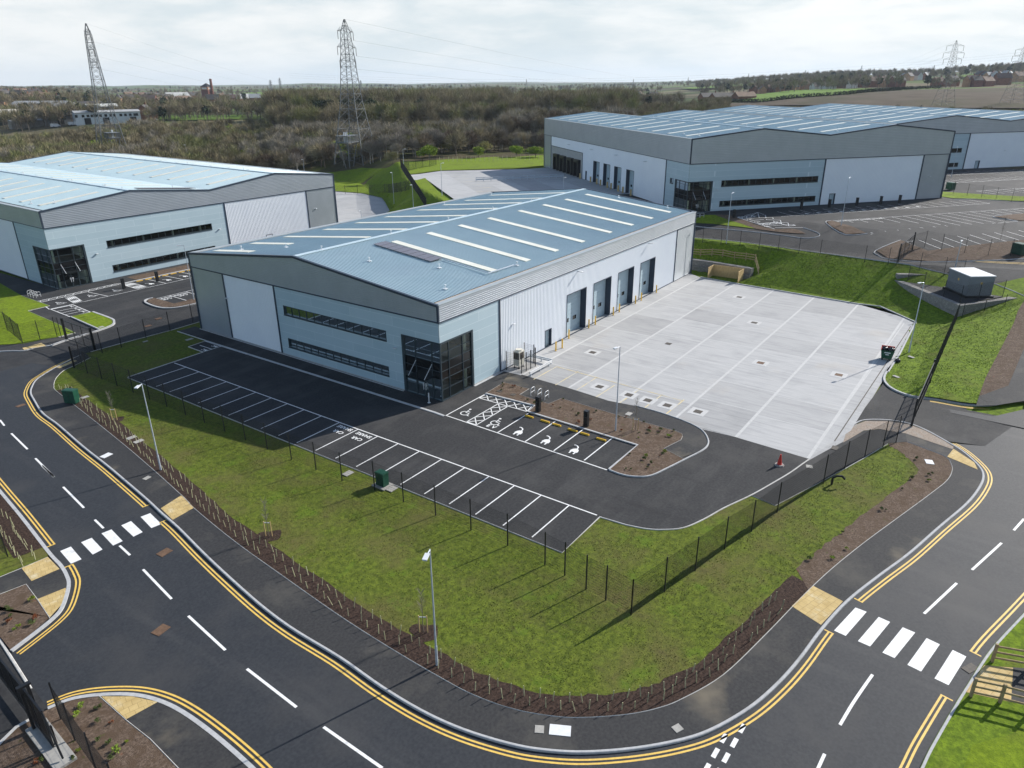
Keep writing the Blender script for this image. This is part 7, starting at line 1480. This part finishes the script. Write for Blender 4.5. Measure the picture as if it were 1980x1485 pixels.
for k in range(4): a = R(20+90*k); m_.box(b+np.array([5.35*math.cos(a), 5.35*math.sin(a), hb+th*.08]), (.2, 7, th*.07), a)
m_.build('window', RENDERW, t); z0 = hb+th*.16; m_ = MB(); V = [b+np.array([6*(x*math.cos(R(20))-y*math.sin(R(20))), 6*(x*math.sin(R(20))+y*math.cos(R(20))), z0]) for x, y in ((-1, -1), (1, -1), (1, 1), (-1, 1))]; m_.raw(V+[b+np.array([0, 0, z0+th*.18])], [(0, 1, 4), (1, 2, 4), (2, 3, 4), (3, 0, 4), (3, 2, 1, 0)]); m_.build('roof', SLATE, t)
m_ = MB(); cq = b+CR*6.5*np.array([1, 1, 0]); m_.tube(cq, cq+np.array([0, 0, th*1.12]), 1.9, 1.5, 10); m_.tube(cq+np.array([0, 0, th*1.12]), cq+np.array([0, 0, th*1.17]), 1.9, 1.2, 10); m_.build('chimney', BRICKR, t)
row([(1453, 180), (1462, 181), (1473, 181), (1489, 178.5), (1497, 178), (1507, 177.5), (1517, 177), (1527, 176.5), (1534, 176)], 'brick houses behind the green field', 'in the brick row behind the green field', [BRICKR, BRICKR, BRICKO], [SLATE, TILEB], .85)
for x, y, w, d, h, r_, wl, rf, lb in ((1559, 174, 11, 8, 6, -40, BRICKO, TILEB, 'orange brick house left of the white bungalows on the right hill'), (1583, 173.5, 16, 8, 3.5, -38, RENDERW, SLATE, 'left white bungalow on the right hill'), (1600, 173, 13, 8, 3.5, -38, RENDERW, SLATE, 'right white bungalow on the right hill'), (1631, 170, 12, 8, 5.5, -20, BRICKR, TILEB, 'red brick house just right of the dark firs on the right hill'), (1646, 170.5, 8, 7, 4, -40, RENDERW, SLATE, 'small white fronted house on the right hill'), (1663, 168.5, 12, 9, 6.5, 40, BRICKR, TILEB, 'red brick gable at the left end of the long terrace'), (1686, 168.5, 24, 8, 6, -38, BRICKR, TILEB, 'long brick terrace on the right hill'), (1712, 168.5, 13, 8, 6.5, -38, BRICKO, TILEB, 'orange brick house right of the long terrace'), (1733, 168.5, 15, 8, 6.5, -30, BRICKR, SLATE, 'brick house with dark roof right of the long terrace'), (1812, 167, 11, 8, 5, -30, BRICKR, TILEB, 'brick house at the foot of the skyline pylon'), (1838, 167, 13, 8, 6, -30, BRICKR, SLATE, 'dark roofed brick house right of the skyline pylon'), (1874, 168, 9, 8, 6.5, -45, BRICKO, TILEB, 'yellow brick gable between the skyline pylons'), (1884, 168, 9, 8, 6, -45, BRICKR, SLATE, 'red brick house between the skyline pylons'), (1905, 167, 13, 8, 5, -30, BRICKR, TILEB, 'brown roofed house left of the rightmost pylon'), (1936, 164, 13, 9, 6.5, -60, BRICKR, TILEB, 'large red gable beside the rightmost pylon'), (1967, 158, 16, 9, 6, -30, BRICKO, TILEB, 'orange brick terrace at the right edge of the hill'), (1372, 194.5, 22, 7, 3.5, -25, BRICKR, SLATE, 'left low brick stable in front of the green field'), (1402, 194.5, 30, 7, 3.2, -25, BRICKR, SLATE, 'middle low brick stable in front of the green field'), (1438, 193.5, 20, 7, 3.2, -25, BRICKR, TILEB, 'right low brick stable in front of the green field'), (1236, 190, 12, 8, 5, 20, RENDERW, TILEB, 'pale house among the trees behind the dark warehouse roof'), (1262, 191, 11, 8, 4.5, -30, RENDERW, SLATE, 'second pale house among the trees behind the dark warehouse roof')): house(x, y, w, d, h, R(r_), wl, rf, lb, 'houses on the right hill', win=False)
row([(1893, 154), (1903, 154), (1912, 155), (1921, 155), (1930, 155), (1942, 154), (1950, 155), (1975, 150), (1700, 152), (1745, 156), (1756, 156), (1772, 155), (1790, 154)], 'far houses on the upper right hill', 'in the far rows on the upper right hill', [BRICKR, RENDERW, BRICKO], [TILEB, SLATE, ASBEST], 1.1)
def shed(label, px, py, w, d, h, rz, wall, roof, rh=.12, wins=0, doors=0, sign=None):
    b = np.array(G(px, py)); t = thing('industrial_building', label, 'works building', tuple(b), 'works buildings'); c_, s_ = math.cos(rz), math.sin(rz); L = lambda x, y, z: b+np.array([x*c_-y*s_, x*s_+y*c_, z]); rt = d*rh/2
    m_ = MB(); v = [L(x, y, z) for z in (-1, h) for x, y in ((-w/2, 0), (w/2, 0), (w/2, d), (-w/2, d))]+[L(-w/2, d/2, h+rt), L(w/2, d/2, h+rt)]; m_.raw(v, [(0, 1, 5, 4), (1, 2, 6, 9, 5), (2, 3, 7, 6), (3, 0, 4, 8, 7)]); m_.build('wall', wall, t)
    m_ = MB(); m_.raw([L(-w/2-.3, -.4, h), L(w/2+.3, -.4, h), L(w/2+.3, d/2, h+rt+.1), L(-w/2-.3, d/2, h+rt+.1), L(-w/2-.3, d+.4, h), L(w/2+.3, d+.4, h)]+[L(-w/2-.3, -.4, h+.4), L(w/2+.3, -.4, h+.4), L(w/2+.3, d/2, h+rt+.5), L(-w/2-.3, d/2, h+rt+.5), L(-w/2-.3, d+.4, h+.4), L(w/2+.3, d+.4, h+.4)], [(6, 7, 8, 9), (9, 8, 11, 10), (0, 1, 7, 6), (0, 6, 9, 3), (3, 9, 10, 4), (1, 7, 8, 2), (2, 8, 11, 5), (4, 5, 11, 10)]); m_.build('roof', roof, t)
    for i in range(wins): m_ = MB(); m_.box(L(-w/2+w*(i+.5)/wins+rnd.uniform(-.8, .8), -.06, h-1.6), (1.5, .1, 1.5), rz); m_.build('window', DGLASS, t)
    for i in range(doors): m_ = MB(); m_.box(L(-w/2+w*(i+.5)/doors+rnd.uniform(-2, 2), -.06, 1.9), (3.6, .1, 3.8), rz); m_.build('door', DARKIN, t)
    if sign:
        m_ = MB(); m_.box(L(0, -.15, h*.62), (w*.08, .2, h*.42), rz); m_.build('sign_board', SIGNG, t); m_ = MB()
        for x in (-.19, .19): m_.box(L(w*x*.9, -.12, h*.62), (w*.2, .15, h*.28), rz)
        m_.tube(L(0, -.26, h*.64), L(0, -.30, h*.64), h*.15, n=18); m_.build('sign_panel', RENDERW, t)
    return t
shed('low green fronted shed with a round green sign at the left edge', 43, 238, 36, 20, 5.5, R(-12), GREENB if 0 else M('dark_green_sheet', (.05, .065, .05), (.07, .085, .07), 1), M('cream_sheet_roof', (.45, .42, .36), (.52, .49, .42), .3), .25, 0, 2, True)
shed('grey gabled shed behind the green sign shed', 62, 229, 40, 28, 6.5, R(-60), GREYW, ASBEST, .30, 5, 0)
shed('long dark roofed shed behind the works buildings', 140, 225, 46, 20, 6.5, R(-14), M('beige_sheet', (.36, .34, .29), (.42, .4, .35), .4), SLATE, .3, 0, 0); shed('grey low warehouse with dark loading doors left of the white works building', 134, 240, 24, 20, 5.5, R(-14), GREYW, ASBEST, .2, 0, 2)
shed('white two storey works building with small dark windows behind the first pylon', 213, 239.5, 37, 10, 6.6, R(-17), M('pale_works_wall', (.50, .53, .54), (.58, .61, .62), .2), ASBEST, .2, 14, 3); shed('pale grey sheet roofed shed behind the white works building', 205, 228, 20, 16, 7.5, R(-16), RENDERW, M('light_sheet_roof', (.5, .51, .47), (.56, .57, .53), .2), .2)
shed('brown walled yard shed at the foot of the green sign shed', 70, 245, 26, 8, 3.5, R(-10), M('grey_board_wall', (.22, .20, .17), (.30, .27, .23), .8), ASBEST, .1)
m_ = None
def van(label, px, py, rz, g='white vehicles at the works'):
    b = np.array(G(px, py)); t = thing('parked_van', label, 'van', tuple(b), g); c_, s_ = math.cos(rz), math.sin(rz); L = lambda x, y, z: b+np.array([x*c_-y*s_, x*s_+y*c_, z]); pr = [(-2.6, .4), (2.5, .4), (2.6, 1.0), (1.9, 1.2), (1.2, 2.1), (-2.5, 2.2), (-2.6, 1.9)]
    m_ = MB(); n = len(pr); m_.raw([L(x, y, z) for y in (-.95, .95) for x, z in pr], [tuple(range(n-1, -1, -1)), tuple(range(n, 2*n))]+[(k, (k+1) % n, n+(k+1) % n, n+k) for k in range(n)]); m_.build('body', VANW, t); m_ = MB(); m_.raw([L(1.88, y, 1.24) for y in (-.8, .8)]+[L(1.25, y, 2.06) for y in (.8, -.8)], [(0, 1, 2, 3)]); m_.build('windscreen', DGLASS, t)
    for x in (-1.6, 1.6):
        for y in (-.9, .9): m_ = MB(); m_.tube(L(x, y-.1, .35), L(x, y+.1, .35), .35, n=10); m_.build('wheel', TYRE, t)
for x, y, lb in ((108, 246, 'white van parked below the works sheds'), (154, 242, 'white van by the grey loading doors at the works'), (182, 240, 'white van in front of the white works building'), (298, 234, 'large white vehicle beside the small red brick house'), (262, 237, 'white van at the right end of the white works building'), (142, 242.5, 'white van left of the loading doors at the works')): van(lb, x, y, R(rnd.uniform(-40, 20)))
b_ = G(384, 224); 
# fields
def field(name, px, mat, off=.9, ml=25): return sheet(name, [G(x, y)[:2] for x, y in px], 0, mat, 1, off, ml)
field('field', [(1355, 198), (1472, 198.5), (1540, 190), (1640, 183.5), (1754, 174.2), (1700, 174.3), (1640, 175.5), (1528, 176.5), (1480, 183), (1450, 186), (1449, 193.5), (1356, 195.8)], FIELDG)
field('field', [(1330, 203), (1472, 200), (1540, 192), (1640, 185), (1760, 175), (1990, 170), (1990, 212), (1700, 210), (1330, 212)], FIELDB, .7)
field('field', [(205, 262), (300, 252), (420, 246), (565, 243), (560, 234), (460, 233.5), (330, 237), (215, 246)], FIELDT, .5, 15); field('field', [(303, 233), (380, 234), (462, 231.5), (470, 223.5), (300, 224)], FIELDG, .6, 15); field('field', [(45, 210), (110, 208.5), (150, 207), (150, 213), (60, 217)], FIELDT)
field('field', [(1312, 173), (1380, 168), (1440, 165), (1523, 162.5), (1520, 166), (1430, 170.5), (1340, 175)], FIELDG, 2.5, 60); field('field', [(785, 178), (806, 176), (834, 186), (815, 188)], FIELDG, 1.5, 60); field('field', [(812, 176.5), (880, 175.5), (905, 178), (905, 193), (838, 187)], FIELDT, 1.5, 60); field('field', [(450, 180.5), (500, 179), (571, 175), (575, 183), (455, 185.5)], FIELDG, 1.5, 60); field('field', [(1830, 152), (1910, 143.5), (1912, 147.5), (1835, 155.5)], FIELDG, 2.5, 60)
m_ = None
hd = [G(x, y) for x, y in [(1355, 199), (1400, 199.6), (1472, 199.4), (1540, 191), (1640, 184.3), (1754, 174.9), (1820, 172)]]
hp_ = smooth_pts(hd, 8); V, T = [], []; rg_ = np.random.default_rng(2); hv = []
for p, q in zip(hp_[:-1], hp_[1:]):
    L = math.dist(p, q)
    for _ in range(int(L*16)): a = rg_.random(); hv.append((p[0]+(q[0]-p[0])*a+rg_.normal()*.6, p[1]+(q[1]-p[1])*a+rg_.normal()*.6))
hz_ = Zs(hv); C = np.column_stack([hv, hz_+.8+rg_.uniform(0, 2.0, len(hv))]); Dr = rg_.normal(size=C.shape); Dr /= np.linalg.norm(Dr, axis=1)[:, None]; V, T = slivers(rg_, C, Dr, np.full(len(C), .9), np.full(len(C), .7))
o = D.objects.new('hedge', np_mesh('hedge', V, T, [EVER])); COL.objects.link(o); tag(o, 'long dark hedge along the lower edge of the bright green field', 'hedge')

# grass blades over the lawns
def blades(name, poly, dens, z, ln, mat, label, seed, excl=()):
    rg = np.random.default_rng(seed); P = np.array(poly); lo, hi = P.min(0), P.max(0); n = int(dens*np.prod(hi-lo)); Q = rg.uniform(lo, hi, (n, 2)); Q = Q[in_poly(Q, poly)]
    for e_ in excl: Q = Q[~in_poly(Q, e_)]
    w = np.array([nz2(x, y, .9)+.7*nz2(x, y, 2.7) for x, y in Q]); Q = Q[rg.random(len(Q)) < np.clip(.55+.4*w, .12, 1)]
    Z = np.full(len(Q), z) if not callable(z) else z(Q); C = np.column_stack([Q, Z]); Dr = rg.normal(size=C.shape)*np.array([1, 1, .35]); Dr[:, 2] = np.abs(Dr[:, 2])+.45; Dr /= np.linalg.norm(Dr, axis=1)[:, None]
    V, T = slivers(rg, C, Dr, rg.uniform(.5, 1.5, len(C))*ln, rg.uniform(.6, 1.4, len(C))*ln*.42); o = D.objects.new(name, np_mesh(name, V, T, [mat])); COL.objects.link(o); struct(o, label, 'stuff', 'grass'); print(name, len(C))
BLADE = M('grass_blade', (.082, .098, .018), (.165, .192, .034), 5, 6, (.15, .135, .05), .25, (.45, .62), rough=.9, spec=.15)
BLADB = M('bank_blade', (.085, .135, .012), (.19, .27, .022), 4, 6, (.13, .14, .03), .3, (.5, .68), rough=.9, spec=.15)
cpk = [(p[0]-(.15 if p[0] < -5 else 0), p[1]) for p in SITEP]
blades('lawn_grass', PLOT, 120, -.03, .075, BLADE, 'short mown grass of the corner lawn in front of the bays', 3, [cpk, [(-2.5, 42.4), (62, 44), (62, -34.6), (9, -33), (10, 0), (-2.5, 36)], DB + dbi[::-1], [q[:2] for q in fp], BEDR+[p for p in offset(IP[i0:], .03)[::-1]], [q[:2] for q in cob]])
vb = [(59.1, -29.25), (53.95, -34.45), (40.07, -34.8)] + [p for p in offset(kb, .1)][:-5] + onslope(bark_in) + [(64.2, -45)]
blades('bank_grass_blades', [(60.0, -9.5)] + vb + [(57, -39.5), (55.6, -38.7), (64.8, -29.4), (69, -33)] + accp[4:0:-1] + [(66, -9.6)], 55, lambda Q: Zs(Q)-.01, .13, BLADB, 'longer grass on the bank and verge right of the yard', 4)
# ------------------------------------------------------------------ air
HZ = M('haze_air', (1, 1, 1)); t = HZ.node_tree; t.nodes.clear(); o_ = t.nodes.new('ShaderNodeOutputMaterial'); pv = t.nodes.new('ShaderNodeVolumePrincipled')
pv.inputs['Color'].default_value = (.76, .87, 1, 1); pv.inputs['Density'].default_value = .00007; pv.inputs['Anisotropy'].default_value = .2; t.links.new(pv.outputs[0], o_.inputs['Volume'])
hb_ = MB().box((2300, 1500, 60), (11400, 13000, 150)).build('haze', HZ); hb_['kind'] = 'stuff'
zmn = min(min((v.co.z for v in o.data.vertices), default=0) for o in D.objects if o.name == 'ground'); hb_.location = (0, 0, 0)
zmx = max(max((v.co.z for v in o.data.vertices), default=0) for o in D.objects if o.name == 'ground'); print('ground z', zmn, zmx)
# ------------------------------------------------------------------ tidy up
for o in D.objects:
    if '_o' in o: del o['_o']
